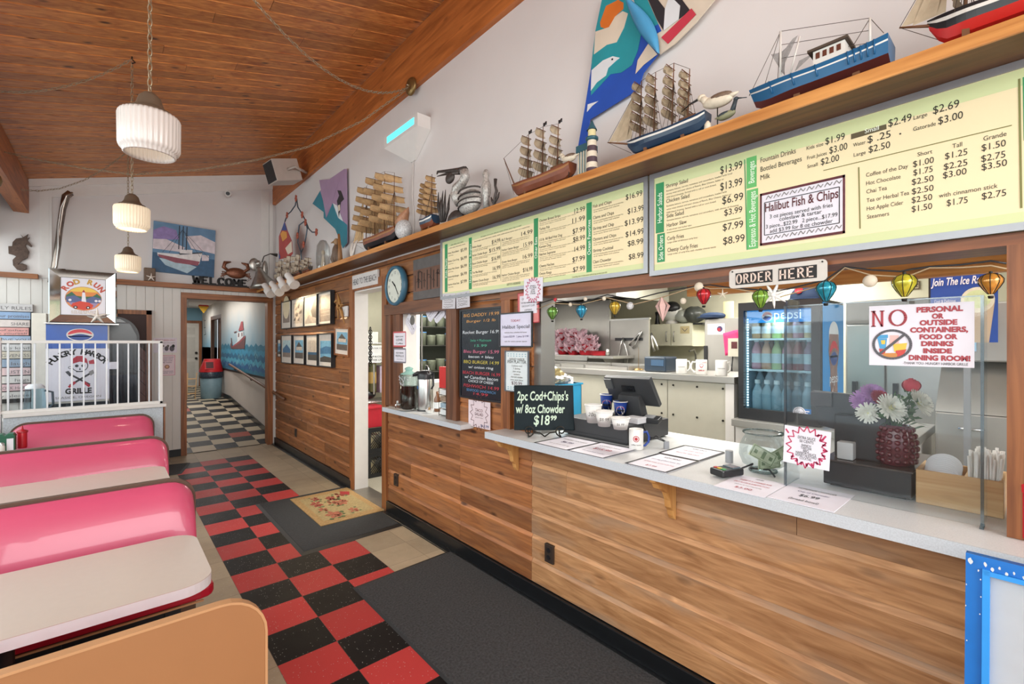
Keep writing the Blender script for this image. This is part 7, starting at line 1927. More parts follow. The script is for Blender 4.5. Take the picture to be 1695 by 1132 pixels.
rb('cracker_box','white cracker box lying on the other above the middle wire shelf',602,572,652,583.5,LABW,txt=['OYSTER CRACKERS'])
rb('storage_tub','white translucent tub on the upper wire shelf',600,549,626,567.5,mat('tub_white','#d9dad2',0.4))
rb('red_carton','red carton on the lower wire shelf beside a green tin',602,601,623,650,mat('carton_red','#b02036',0.5),y=YR2+0.2)
a=S2(622,649);t=thing('green_tin','dark green tin with gold label on the lower wire shelf','tin',(a.x,YR2+0.1,a.z));
za_=S2(622,602).z;M().cyl((a.x,YR2+0.1,a.z),(a.x,YR2+0.1,za_),0.05,n=20).build('can',mat('tin_green','#5b5a34',0.4),t);M().lathe([(0.051,(za_-a.z)*.3),(0.051,(za_-a.z)*.7)],(a.x,YR2+0.1,a.z),20).build('label',mat('tin_gold','#b89a58',0.4),t)
rb('pale_carton','pale pink and blue carton right of the green tin',629,606,642,649,mat('carton_pale','#c3b9d0',0.5,noise=0.3,scale=12),y=YR2+0.06)
a=S2(612,664);m=M();m.ell((a.x+0.03,YR2+0.2,a.z+0.07),(0.13,0.14,0.075),16,10);m.solo('black_sack',BLACKP,'black plastic bundle on the lowest wire shelf','bag')
m=M();random.seed(1)
c0=S2(613,545,YR2-0.1);c1=S2(613,602,YR2-0.1)
for k in range(14):
 c=c0+(c1-c0)*(k/13);m.ring(c,(1,0,0)if k%2 else(0,1,0),UP,0.02,0.03,0.006,10,5)
m.solo('black_chain',IRON,'black chain hanging in front of the storeroom shelves','chain')
# rack of containers seen through the coffee window, white partition beside it
M().box(S2(668,560,5.35).x,S2(695,560,5.35).x,5.35,5.43,0,2.3).solo('white_partition',WHITE,'white painted partition seen through the coffee window','partition',bevel=0.004)
t=thing('container_rack','dark wire rack of clear food tubs seen through the coffee window','shelving',(3.5,5.7,0))
m=M()
for x in(3.18,3.95):
 for y in(5.5,5.95):m.cyl((x,y,0),(x,y,2.1),0.014,n=8)
m.build('posts',STEEL,t)
zl=[W(720,py,y=5.5).z for py in(615,572,541)]
for z in zl:
 m=M()
 for k in range(9):m.cyl((3.18,5.5+0.055*k,z),(3.95,5.5+0.055*k,z),0.004,n=5)
 m.build('wire_shelf',STEEL,t)
M().box(3.16,3.98,5.97,5.98,0.4,2.2).build('back_screen',mat('dark_green_screen','#3d4238',0.6),t)
random.seed(50)
TUB=mat('frosted_tub','#8d947f',0.3,alpha=0.7);TUBL=mat('tub_lid_blue','#4f7fae',0.4)
for li,z in enumerate(zl):
 for k in range(5):
  x=3.25+0.15*k;h=random.uniform(0.13,0.18)
  t2=thing('food_tub','clear lidded food tub on the %s shelf of the rack behind the coffee window'%('lower','middle','upper')[li],'tub',(x,5.62,z+0.006),'food tubs on the rack behind the coffee window')
  M().lathe([(0.0005,0.001),(0.055,0.001),(0.065,h)],(x,5.62,z+0.006),16).build('tub',TUB,t2);M().lathe([(0.067,h-0.01),(0.067,h+0.005),(0.0005,h+0.006)],(x,5.62,z+0.006),16).build('lid',TUBL if k%3==0 else TUB,t2)
# back counter there
M().box(2.9,4.1,4.75,5.2,0,1.2).solo('rear_cabinet',WHITE,'white cabinet behind the coffee window','cabinet',bevel=0.005)
# ------------------------------------------------------------------ things on the coffee ledge
ZS=1.0565
def ons(px,py):return W(px,py,z=ZS)
p=V((2.10,3.865,ZS))
t=thing('tea_dispenser','glass drink dispenser half full of dark tea in the coffee window','drink dispenser',p)
DG=thin_glass('dispenser_glass','#dfe9e6',0.15)
zt_=W(680,619,y=p.y).z-ZS
m=M();m.lathe([(0.0005,0.0),(0.074,0.0),(0.08,0.012),(0.084,zt_-0.03),(0.086,zt_),(0.082,zt_)],p,28);m.build('jar',DG,t)
M().lathe([(0.0005,0.006),(0.072,0.006),(0.078,0.016),(0.081,zt_*0.66),(0.0005,zt_*0.66)],p,26).build('tea',mat('dark_tea','#38201a',0.15,noise=0.2),t)
GLID=mat('teal_glass_lid','#8fbdb2',0.12,trans=0.3)
M().lathe([(0.086,zt_),(0.07,zt_+0.01),(0.035,zt_+0.022),(0.03,zt_+0.035),(0.04,zt_+0.05),(0.028,zt_+0.062),(0.01,zt_+0.068),(0.0005,zt_+0.07)],p,24).build('lid',GLID,t)
m=M();q=p+V((-0.083,0.01,0.05));m.cyl(q,q+V((-0.035,0,0)),0.011,n=12);m.tube([q+V((-0.03,0,0.01)),q+V((-0.045,0,0.0)),q+V((-0.045,0,-0.03))],0.007);m.box(q.x-0.04,q.x-0.02,q.y-0.004,q.y+0.004,q.z,q.z+0.035);m.build('tap',CHROME,t)
random.seed(6);m=M()
for k in range(16):
 a=PI+random.uniform(-1,1);z=random.uniform(zt_*0.68,zt_*0.92);c=p+V((0.086*math.cos(a),0.086*math.sin(a),z));m.tube([c,c+V((0,random.uniform(-.015,.015),0.012)),c+V((0,random.uniform(-.02,.02),0.02))],0.0025,4)
m.build('etched_lettering',PAPER,t)
M().lathe([(0.0005,0.002),(0.05,0.002),(0.075,0.012),(0.077,0.013),(0.05,0.0),(0.0005,0.0)],V((2.03,3.79,ZS)),28).solo('saucer',WCER,'white drip saucer under the tap of the tea dispenser','saucer')
p=V((2.165,3.68,ZS))
t=thing('airpot','stainless steel airpot coffee dispenser with black pump lid on the coffee ledge','airpot',p)
za2=W(705,626,y=p.y).z-ZS
M().lathe([(0.0005,0.004),(0.068,0.004),(0.07,0.012),(0.07,za2-0.01),(0.066,za2)],p,30).build('body',STEEL,t)
M().lathe([(0.072,0.0),(0.073,0.012),(0.07,0.014),(0.0005,0.001)],p,30).build('base_ring',BLACKP,t)
M().lathe([(0.071,za2-0.006),(0.071,za2+0.03),(0.062,za2+0.06),(0.045,za2+0.072),(0.0005,za2+0.076)],p,28).build('lid',BLACKP,t)
m=M();q=p+UP*(za2+0.045);m.loft([[q+V((-0.05,0.012,-0.02)),q+V((-0.05,0.06,-0.02)),q+V((-0.05,0.06,0.02)),q+V((-0.05,0.012,0.02))],[q+V((-0.10,0.055,-0.03)),q+V((-0.08,0.085,-0.03)),q+V((-0.08,0.085,-0.005)),q+V((-0.10,0.055,-0.005))]]);m.build('spout',BLACKP,t)
m=M();m.tube([p+V((0.03,-0.06,za2+0.03)),p+V((0.03,-0.09,za2+0.05)),p+V((0.02,-0.105,za2-0.06)),p+V((0.01,-0.09,za2-0.09))],0.009);m.build('carry_handle',BLACKP,t)
m=M();m.tube([p+V((0,0,za2+0.07)),p+V((0.0,-0.01,za2+0.12)),p+V((0.0,-0.05,za2+0.11)),p+V((0,-0.07,za2+0.05))],0.005);m.build('wire_bail',CHROME,t)
M().obox(p+V((-0.066,0.022,za2*0.72)),(0.3,1,0),UP,(1,-0.3,0),0.012,0.014,0.002).build('blue_sticker',mat('sticker_blue','#2b6fb5'),t)
p=ons(711,684);t=thing('creamer_bowl','small white bowl of creamer cups on the coffee ledge','bowl',p)
M().lathe([(0.0005,0.003),(0.018,0.0),(0.024,0.004),(0.04,0.032),(0.042,0.034),(0.037,0.03),(0.02,0.008),(0.0005,0.008)],p,24).build('bowl',WCER,t)
random.seed(9)
for k in range(7):
 c=p+V((random.uniform(-0.02,0.02),random.uniform(-0.02,0.02),0.024+0.006*(k%3)))
 m=M();m.lathe([(0.0005,0),(0.008,0),(0.011,0.014),(0.012,0.014),(0.0005,0.015)],c,10,(random.uniform(-.5,.5),random.uniform(-.5,.5),1));m.solo('creamer_cup',PAPER if k%2 else mat('creamer_tan','#b89a70',0.5),'tiny creamer cup in the small white bowl','creamer','creamer cups in the white bowl')
p=ons(724,681);t=thing('syrup_bottle','amber glass syrup bottle between airpot and red tin','bottle',p)
M().lathe([(0.0005,0),(0.028,0),(0.03,0.01),(0.03,0.11),(0.012,0.15),(0.011,0.18),(0.0005,0.181)],p,18).build('glass',mat('amber_glass','#8a5a3a',0.15,trans=0.3),t);M().lathe([(0.0308,0.03),(0.0308,0.085)],p,18).build('label',LABW,t)
p=V((2.12,3.19,ZS));
y_a,y_b=W(730,640,x=2.12).y,W(747,640,x=2.12).y
t=thing('packet_rack','black wire rack of sweetener packets topped by a red box beside the window post','rack',(2.15,(y_a+y_b)/2,ZS))
zr_=W(738,643,x=2.12).z;zr2=W(738,607,x=2.12).z
y_b=max(y_b,3.17)
m=M()
for x in(2.1,2.2):
 for y in(y_a,y_b):m.cyl((x,y,ZS),(x,y,zr_),0.003,n=6)
for k in range(5):
 z=ZS+0.01+(zr_-ZS-0.01)*k/4;m.tube([(2.1,y_a,z),(2.1,y_b,z),(2.2,y_b,z),(2.2,y_a,z)],0.0025,5,True)
m.build('wire_frame',IRON,t)
for k in range(4):
 z=ZS+0.014+(zr_-ZS-0.01)*k/4
 M().box(2.108,2.19,y_b+0.006,y_a-0.006,z,z+(zr_-ZS)*0.17).build('packets',(LABW,mat('packet_blue','#9db4c2',0.5,noise=0.3,scale=60),mat('packet_brown','#9a8470',0.5,noise=0.4,scale=60),LABW)[k],t)
M().box(2.1,2.2,y_b,y_a,zr_+0.003,zr2).solo('red_tin',mat('tin_red','#d0302c',0.35),'bright red box standing on the black packet rack in the coffee window','box',bevel=0.004)
# hall: bin, kite, door, sign and step stool
p=W(350,659,z=0.336);p=V((1.865,13.2,0.336))
t=thing('trash_can','grey trash can with red swing lid at the end of the hall ramp','trash can',p)
M().lathe([(0.0005,0.001),(0.205,0.001),(0.21,0.02),(0.235,0.62),(0.225,0.62)],p,28).build('bin',mat('bin_grey','#6f8a94',0.5,noise=0.1),t)
M().lathe([(0.238,0.5),(0.246,0.54),(0.243,0.645),(0.23,0.65)],p,28,flute=0.02,nf=18).build('liner_bag',mat('liner_dark','#2b3642',0.25,noise=0.6,scale=30,bump=0.6),t)
m=M();m.loft([[p+V((0.25*math.cos(2*PI*k/24),0.25*math.sin(2*PI*k/24),0.645))for k in range(24)],[p+V((0.25*math.cos(2*PI*k/24),0.25*math.sin(2*PI*k/24),0.68))for k in range(24)],[p+V((0.16*max(-1,min(1,1.3*math.cos(2*PI*k/24)))+0.02,0.16*max(-1,min(1,1.3*math.sin(2*PI*k/24))),0.95))for k in range(24)]]);m.build('lid',mat('lid_red','#c41e24',0.4),t)
m=M();m.obox(p+V((-0.06,-0.215,0.81)),V((1,0,0)),V((0,0.28,1)),V((0,-1,0.28)),0.1,0.1,0.006);m.m=1;m.obox(p+V((-0.06,-0.219,0.81)),V((1,0,0)),V((0,0.28,1)),V((0,-1,0.28)),0.075,0.075,0.006);m.build('swing_flap',[mat('lid_red','#c41e24'),mat('flap_dark','#4a1014',0.4)],t)
Y7=17.22
a,b=W(296,536,y=Y7),W(333,640,y=Y7)
m=M();dx1_=W(329,600,y=Y7).x;ztd=W(320,535,y=Y7).z
m.box(1.2,dx1_,Y7-0.02,Y7+0.02,0.336,ztd);m.m=1;m.box(dx1_,W(334,600,y=Y7).x,Y7-0.035,Y7+0.03,0.336,ztd+0.08);m.box(1.15,dx1_,Y7-0.035,Y7+0.03,ztd,ztd+0.08)
m.m=2
for x0_,x1_ in((1.28,1.55),(1.62,dx1_-0.1)):
 for z0_,z1_ in((0.45,1.1),(1.22,1.85),(1.93,2.15)):
  m.box(x0_,x1_,Y7-0.028,Y7-0.02,z0_,z1_)
m.struct('door_4',[mat('hall_door_white','#d5d0c6',0.5),TRIMWOOD,mat('hall_door_panel','#c9c4ba',0.5)])
t=thing('door_lock','black deadbolt and handle on the white door at the end of the hall','door handle',(dx1_-0.06,Y7-0.03,1.1))
for z in(1.37,1.2):M().cyl((dx1_-0.07,Y7-0.02,z),(dx1_-0.07,Y7-0.06,z),0.035,n=16).build('knob',IRON,t)
# handrail
ha,hb=W(380,603,x=2.05),W(443,643,x=2.05)
t=thing('handrail','dark wooden handrail sloping along the painted hall wall','handrail',(2.07,(ha.y+hb.y)/2,hb.z))
d=(hb-ha);M().tube([ha,ha+d*0.33,ha+d*0.66,hb+d*0.3],0.024,10).build('rail',mat('handrail_brown','#6b4a34',0.45),t)
m=M()
for f in(0.15,0.6,1.05):q=ha+d*f;m.tube([q-UP*0.02,q+V((0.02,0,-0.06)),q+V((0.07,0,-0.06))],0.008)
m.build('brackets',IRON,t)
# kite on the hall wall and small things there
pn=Panel((2.05,15.0,2.6),DY,UP,0.1,0.1)
kc=W(337,507,y=15.6)
t=thing('diamond_kite','small red and yellow diamond kite hanging in the hall','kite',kc)
m=M();m.prism([(0,0.25),(0.13,0),(0,0),(-0.13,0)],kc,V((1,0,0)),UP,V((0,0.006,0)));m.m=1;m.prism([(-0.13,0),(0,0),(0.13,0),(0,-0.2)],kc,V((1,0,0)),UP,V((0,0.006,0)));m.build('sail',[mat('kite_red','#b8302e',0.6),mat('kite_yellow','#e0b23a',0.6)],t)
m=M();m.tube([kc+V((0,0,-0.2)),kc+V((0.02,0,-0.4)),kc+V((0.03,0,-0.65)),kc+V((0.05,0,-0.8))],0.004)
for f in(0.4,0.6,0.8):m.obox(kc+V((0.03,0,-f)),(1,0,0.4),UP,(0,1,0),0.02,0.008,0.002)
m.build('tail',INK,t)
m=M();m.box(W(304,510,y=14).x-0.1,W(312,510,y=14).x,14.0,14.2,W(304,508,y=14).z,W(304,495,y=14).z);m.solo('exit_box',WHITE,'small white box high on the left in the hall','emergency light',bevel=0.01)
# folded step stool by the bin
p=V((1.46,13.3,0.336));t=thing('step_stool','tan folded step stool leaning by the trash can','step stool',p)
LT=mat('stool_tan','#cfa97a',0.5)
for sx in(-0.09,0.09):
 m=M();m.tube([p+V((sx*0.9,-0.1,0.0)),p+V((sx+0.05,0.1,0.62))],0.012);m.build('leg',LT,t)
for k in range(3):
 m=M();z=0.14+0.17*k;m.obox(p+V((0.01+0.012*k,-0.05+0.05*k,z)),(1,0,0),(0,0.3,1),(0,1,-0.3),0.1,0.014,0.008);m.build('rung',LT,t)
# ------------------------------------------------------------------ high shelf over the counter and what stands on it
ZH,XH=2.521,1.862
t=thing('display_shelf','long honey-coloured wooden shelf above the lit menu boards and framed prints','shelf',(1.95,3.5,2.48))
m=M();m.tint=0.02;m.box(1.80,2.089,-1.2,YB-0.09,2.504,2.52);m.build('board',wood('shaded_shelf_wood','#4a2d16','#6e4723','Y',0.45,18,0.3,0.15),t)  # shade under the shelf is put into the board's darker wood colour
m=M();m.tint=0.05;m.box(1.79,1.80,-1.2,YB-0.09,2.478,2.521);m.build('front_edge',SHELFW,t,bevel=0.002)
def H(px,py,x=XH):return W(px,py,x=x)
LINE=mat('rigging_thread','#4a3c30',0.7);MASTM=mat('mast_brown','#6e4527',0.5)
def ship(name,label,y0,y1,hh,beam,low,up,stripe,masts,sailm,sw,sprit=None,jib=True,flag=False,nrow=4,group='model ships on the high shelf',full=0.75):
 """bow toward +y; masts = (y, top z); the hull sits in a low cradle"""
 ZH=2.543
 t=thing(name,label,'model ship',(XH,(y0+y1)/2,ZH),group)
 L_=y1-y0;m=M();rings=[]
 for i in range(15):
  k=i/14;w_=beam/2*(0.72+0.28*min(1,k*4))*(1-max(0,(k-0.6)/0.4)**2.2*0.97)
  sh=hh*(0.82+0.25*(2*k-0.9)**2);ov=max(0,k-0.75)*0.25*L_*0.3
  bz=hh*0.75*max(0,(k-0.82)/0.18)**2+hh*0.3*max(0,(0.1-k)/0.1)**2
  P=[]
  for s_,f,z in((-1,1,1),(-1,1.0,.86),(-1,.98,.72),(-1,.9,.45),(-1,.55,.12),(0,0,0),(1,.55,.12),(1,.9,.45),(1,.98,.72),(1,1,.86),(1,1,1)):
   zz=bz+(sh-bz)*z;P.append(V((XH+s_*w_*f,y0+L_*k*0.97+ov*z,ZH+zz)))
  rings.append(P)
 vs=[p for r in rings for p in r];n=11
 for j in range(10):
  m.m={0:1,9:1,1:2,8:2,2:1,7:1}.get(j,0)
  m.add(vs,[(i*n+j,(i+1)*n+j,(i+1)*n+j+1,i*n+j+1)for i in range(14)],j in(3,4,5,6))
 m.m=1;m.poly(rings[0])
 h_=m.build('hull',[low,up,stripe],t)
 m=M();m.add([p-UP*hh*0.1 for r in rings for p in(r[0],r[-1])],[(2*i,2*i+1,2*i+3,2*i+2)for i in range(14)]);m.box(XH-beam*.2,XH+beam*.2,y0+L_*.12,y0+L_*.3,ZH+hh*.7,ZH+hh*1.15);m.box(XH-beam*.15,XH+beam*.15,y0+L_*.5,y0+L_*.62,ZH+hh*.7,ZH+hh*1.0)
 m.build('deck',MASTM,t)
 m=M();[m.box(XH-beam*.3,XH+beam*.3,y0+L_*f-.008,y0+L_*f+.008,2.521,ZH+hh*.35)for f in(.25,.7)];m.build('cradle',MASTM,t)
 rg=M();tops=[]
 for my,mz in masts:
  b0=V((XH,my,ZH+hh*0.7));tp=V((XH,my-0.01,mz));tops.append(tp)
  m=M();m.tube([b0,tp],[0.005,0.002],6)
  hm_=mz-b0.z
  for r in range(nrow):
   z=b0.z+hm_*(0.30+0.66*r/max(1,nrow-1));wd=sw*(1-0.5*r/nrow);m.cyl((XH-wd,my+0.006,z),(XH+wd,my+0.006,z),0.002,n=5)
  mo=m.build('mast',MASTM,t)
  for r in range(nrow):
   zt=b0.z+hm_*(0.30+0.66*r/max(1,nrow-1));sh_=hm_*0.66/max(1,nrow-1)*full;wd=sw*(1-0.5*r/nrow)*0.95
   m=M();m.grid(lambda u,v:V((XH+wd*(2*u-1)*(1+.08*v),my+0.008+0.022*math.sin(PI*v)*(1-(2*u-1)**2*.5)+.004*math.sin(9*u),zt-sh_*v+0.012*v*(2*u-1)**2)),8,5)
   m.build('sail',sailm,mo)
  for s_ in(-1,1):
   for dy in(-0.03,0.0,0.03):rg.tube([tp-UP*hm_*.3,(XH+s_*beam*.45,my+dy*L_*2,ZH+hh*.8)],0.0011,3)
 for p,q in zip(tops,tops[1:]):rg.tube([p,q],0.0011,3)
 if sprit:
  e=V((XH,sprit[0],sprit[1]));m=M();m.tube([V((XH,y1-L_*.08,ZH+hh*.85)),e],[0.005,0.0025],6);m.build('bowsprit',MASTM,t)
  ft=tops[-1];rg.tube([e,ft],0.0011,3);rg.tube([e,V((XH,y1-.03,ZH+hh*.3))],0.0011,3)
  if jib:
   for f in(0.95,0.6):
    a=e.lerp(V((XH,y1-L_*.05,ZH+hh)),1-f);b=ft.lerp(e,.15+.25*(1-f));c=V((XH,masts[-1][0]+0.02,ZH+hh*1.2)).lerp(a,.35*f)
    m=M();m.grid(lambda u,v:(a.lerp(c,u)).lerp(b,v)+V((0.012*math.sin(PI*u)*math.sin(PI*v),0,0)),5,6);m.build('jib',sailm,t)
 rg.build('rigging',LINE,t)
 if flag:
  m=M()
  for p in tops:m.grid(lambda u,v:p+V((0.004*math.sin(6*u),-0.03*u,0.0+.02*v)),4,2)
  m.build('flag',BLACKP,t,solid=0.001)
 return t
SAILC=mat('sail_canvas','#b9a88e',0.8,noise=0.15,scale=40);SAILT=mat('sail_tan','#c2a277',0.8,noise=0.2,scale=30);SAILW=mat('sail_white','#d5c9b6',0.8,noise=0.1,scale=40)
NAVY=mat('hull_navy','#1d3750',0.3);WOODH=mat('hull_brown','#7a4128',0.4,noise=0.25);REDH=mat('hull_red','#c9251f',0.3);BLKH=mat('hull_black','#1d1e22',0.35);WHS=mat('hull_white_stripe','#dcd9d2',0.4);GLDS=mat('hull_ochre','#9a6a3c',0.45)
def yy(px):return H(px,200).y
ship('tall_ship','dark blue hulled tall ship with pale sails, left of the carved shorebirds',yy(1172),yy(1036),0.075,0.085,NAVY,NAVY,WHS,[(H(1138,0).y,H(1133,118).z),(H(1112,0).y,H(1112,106).z),(H(1082,0).y,H(1080,122).z),(H(1059,0).y,H(1057,136).z)],SAILC,0.06,(H(1006,0).y,H(1006,236).z),nrow=5)
ship('pirate_ship','brown wooden pirate ship model with small black flags left of the lighthouse',yy(948),yy(846),0.085,0.09,WOODH,WOODH,GLDS,[(H(922,0).y,H(920,207).z),(H(897,0).y,H(898,210).z),(H(873,0).y,H(872,224).z)],SAILC,0.06,(H(834,0).y,H(834,262).z),flag=True,jib=False,nrow=4)
ship('tall_ship','large dark tall ship with tan sails beside the shell vase',H(662,380).y,H(600,380).y,0.11,0.15,BLKH,WOODH,GLDS,[(H(652,0).y,H(646,290).z),(H(636,0).y,H(630,288).z),(H(620,0).y,H(614,296).z),(H(606,0).y,H(600,312).z)],SAILT,0.14,(H(584,0).y,H(584,402).z),nrow=5,full=0.66)
ship('tall_ship','narrow tall ship model with rows of tan sails between the shell vase and metal reeds',H(722,380).y,H(697,380).y,0.09,0.12,WOODH,NAVY,WHS,[(H(714,0).y,H(708,292).z),(H(705,0).y,H(700,305).z)],SAILT,0.075,nrow=6,full=0.9)
ship('red_ship','red and black sailing ship model at the right end of the shelf',H(1740,10).y-0.05,H(1532,70).y,0.085,0.10,REDH,BLKH,WHS,[(-0.02,2.95),(H(1650,0).y,2.98),(H(1597,0).y,2.92)],SAILC,0.06,(H(1489,0).y,H(1489,46).z),nrow=4)
# blue fishing boat
y0,y1=H(1476,90).y,H(1240,160).y
ZH=2.535
t=thing('fishing_boat','bright blue model fishing boat with white cabin and grey nets','model boat',(XH,(y0+y1)/2,ZH),'model ships on the high shelf')
BB=mat('boat_blue','#155a86',0.35);L_=y1-y0;rings=[]
for i in range(13):
 k=i/12;w_=0.06*(0.9+.1*min(1,3*k))*(1-max(0,(k-.55)/.45)**2*.95);z1=0.074+0.022*(k*2-0.8)**2;b_=0.03*max(0,(k-.8)/.2)**2
 rings.append([V((XH+s_*w_*f,y0+L_*k*.94+.06*L_*k*z,ZH+b_+(z1-b_)*z))for s_,f,z in((-1,1,1),(-1,1,.8),(-1,.98,.74),(-1,.9,.32),(0,0.1,0),(1,.9,.32),(1,.98,.74),(1,1,.8),(1,1,1))])
m=M();vs=[p for r in rings for p in r]
for j in range(8):
 m.m={3:1,4:1,1:2,6:2}.get(j,0);m.add(vs,[(i*9+j,(i+1)*9+j,(i+1)*9+j+1,i*9+j+1)for i in range(12)],True)
m.m=0;m.poly(rings[0])
m.build('hull',[BB,mat('boat_bottom_red','#5e2a25',0.5),WHS],t)
m=M();m.add([p-UP*.015 for r in rings for p in(r[0],r[-1])],[(2*i,2*i+1,2*i+3,2*i+2)for i in range(12)]);m.build('deck',mat('boat_deck','#8d9aa0',0.6),t)
m=M()
for k in(0.08,.12,.16,.2,.24,.45,.62,.8):
 i=int(k*12);p=rings[i][0].lerp(rings[i+1][0],k*12-i);q=rings[i][3].lerp(rings[i+1][3],k*12-i);m.tube([p+V((-.002,0,0)),q.lerp(p,.2)+V((-.003,0,0))],0.0025,5)
m.build('ribs',BB,t)
ya,yb_=H(1404,90).y,H(1352,100).y;zc0,zc1=H(1380,100).z-.05,H(1378,84).z
o=M().box(XH-.04,XH+.04,ya,yb_,zc0,zc1).build('cabin',WHS,t);m=M();m.box(XH-.05,XH+.05,ya-.01,yb_+.015,zc1,zc1+.008);m.build('roof',LINE,o)
m=M()
for k in range(4):m.box(XH-.042,XH-.04,ya+(yb_-ya)*(.12+.22*k),ya+(yb_-ya)*(.25+.22*k),zc1-.028,zc1-.008)
m.build('windows',mat('cabin_window','#5d3020',0.4),o)
m=M();A,B=V((XH,H(1292,0).y,H(1292,52).z)),V((XH,H(1440,0).y,H(1440,30).z))
m.tube([V((XH,A.y,ZH+.1)),A],.004);m.tube([V((XH,B.y,ZH+.1)),B],.004);m.tube([V((XH,A.y-.03,ZH+.1)),V((XH,H(1324,0).y,H(1324,60).z))],.003);m.build('mast',WHS,t)
m=M()
for f in(0,.2,.4):m.tube([A-UP*.25*f,B-UP*.2*f],.0012,3)
for q in(y0+.02,y0+.1):m.tube([B,(XH,q,ZH+.12)],.0012,3)
for q in(y1,y1-.05,y1-.1):m.tube([A,(XH,q,ZH+.085)],.0012,3)
m.build('rigging',LINE,t)
NET=mat('grey_net','#8b8a88',0.9,alpha=0.7,noise=0.3,scale=120)
m=M();a_,b_,c_=V((XH,H(1276,0).y,H(1276,90).z)),V((XH,H(1324,0).y,H(1324,62).z)),V((XH,H(1296,0).y,ZH+.12));m.grid(lambda u,v:a_.lerp(b_,u).lerp(c_,v)+V((.02*math.sin(5*u),0,0)),6,6)
a2,b2,c2=V((XH+.03,H(1318,0).y,H(1318,95).z)),V((XH+.03,H(1346,0).y,H(1346,80).z)),V((XH+.02,H(1312,0).y,ZH+.12));m.grid(lambda u,v:a2.lerp(b2,u).lerp(c2,v),5,5);m.build('net',NET,t)
m=M();[m.box(XH-.03,XH+.03,y0+L_*f-.01,y0+L_*f+.01,2.521,2.56)for f in(.2,.6)];m.build('cradle',MASTM,t)
ZH=2.521
# birds
def bird(label,px0,px1,pz,hgt,bodym,backm,headm,bill,legs=True,name='carved_bird',bl=0.06,flip=1,hd=(0.35,0.4)):
 ya,yb_=H(px1,200).y,H(px0,200).y;L_=(yb_-ya)*0.62;c=V((XH-.02,(ya+yb_)/2-flip*L_*.1,pz))
 t=thing(name,label,'carved bird',(c.x,c.y,ZH),'carved birds on the high shelf');R_=L_*.5
 m=M();m.ell(c,(R_*.42,R_,R_*.42),16,10,(V((1,0,0)),V((0,1,.12*flip)),V((0,-.12*flip,1))));m.tube([c+V((0,-flip*R_*.7,0)),c+V((0,-flip*R_*1.35,R_*.08))],[R_*.25,R_*.04],8);m.build('body',bodym,t)
 m=M();m.ell(c+V((0,-flip*R_*.15,R_*.16)),(R_*.44,R_*.85,R_*.3),14,8);m.build('wings',backm,t)
 h=c+V((0,flip*R_*(1+hd[0]*.2),R_*hd[1]*1.6));m=M();m.tube([c+V((0,flip*R_*.6,R_*.1)),h],[R_*.3,R_*.2],8);m.ell(h,(R_*.22,R_*.28,R_*.23),12,8);m.build('head',headm,t)
 m=M();m.tube([h+V((0,flip*R_*.2,0)),h+V((0,flip*(R_*.3+bl*.5),-.006)),h+V((0,flip*(R_*.3+bl),-bl*.35))],[R_*.09,R_*.05,.0015],6);m.build('bill',bill,t)
 if legs:m=M();m.tube([c,(c.x,c.y,ZH+.001)],.0025,6);m.ell((c.x,c.y,ZH+.008),(.03,.03,.007),10,5);m.build('perch',IRON,t)
CREAM=mat('carved_cream','#d8cdb8',0.6,noise=0.15,scale=40);BRN=mat('carved_brown','#6d5848',0.6,noise=0.3,scale=60);DKB=mat('carved_dark','#2f3a40',0.5,noise=0.3,scale=40)
bird('cream and brown carved sandpiper with a long bill above the duck decoy',1148,1228,H(1190,171).z,.2,CREAM,BRN,CREAM,INK,bl=0.07)
bird('dark carved duck decoy with grey head right of the sandpiper',1186,1234,H(1205,194).z,.1,mat('decoy_olive','#8a8a6a',0.5),DKB,DKB,DKB,legs=False,bl=0.03,flip=-1,hd=(.1,.9))
bird('small cream carved gull facing the pirate ship',926,962,H(945,264).z,.1,CREAM,BRN,CREAM,INK,bl=0.02)
p=H(1183,206);M().lathe([(.0005,0),(.014,0),(.012,.02),(.004,.032),(.0005,.034)],(XH-.06,p.y,ZH),12).solo('white_shell',CREAM,'tiny white shell between the tall ship and the duck decoy','shell')
# lighthouse and blue columned building
p=V((XH-.02,H(984,250).y,ZH));hl=H(984,198,x=XH-.02).z-ZH
t=thing('lighthouse','striped white and dark model lighthouse with teal lantern roof','model lighthouse',p)
for k in range(6):
 a,b=hl*.62*k/6,hl*.62*(k+1)/6;r=lambda z:.030-.012*z/hl
 M().lathe([(r(a),a),(r(b),b)],p,20).build('band',(mat('band_plum','#4d3a44',0.5),CREAM)[k%2],t)
M().lathe([(.022,hl*.62),(.032,hl*.64),(.032,hl*.68),(.022,hl*.69)],p,20).build('gallery',mat('lh_teal','#2f5a66',0.4),t);M().lathe([(.02,hl*.69),(.02,hl*.82)],p,16).build('lantern',mat('lantern_cream','#d9cf9e',0.3),t);M().lathe([(.026,hl*.82),(.012,hl*.92),(.003,hl),(.0005,hl)],p,16).build('roof',mat('lh_teal','#2f5a66'),t)
p=V((XH+.03,H(965,260).y,ZH));hb_=H(965,245,x=XH+.03).z-ZH
t=thing('toy_building','small teal and white columned toy building left of the lighthouse','model house',p)
M().box(p.x-.03,p.x+.03,p.y-.03,p.y+.03,ZH,ZH+hb_*.8).build('walls',mat('toy_grey','#8fa3a6',0.5),t);M().box(p.x-.04,p.x+.04,p.y-.04,p.y+.04,ZH+hb_*.8,ZH+hb_).build('roof',mat('lh_teal','#2f5a66'),t)
m=M()
for k in range(4):m.cyl((p.x-.034,p.y-.027+.018*k,ZH),(p.x-.034,p.y-.027+.018*k,ZH+hb_*.8),.004,n=8)
m.build('columns',CREAM,t)
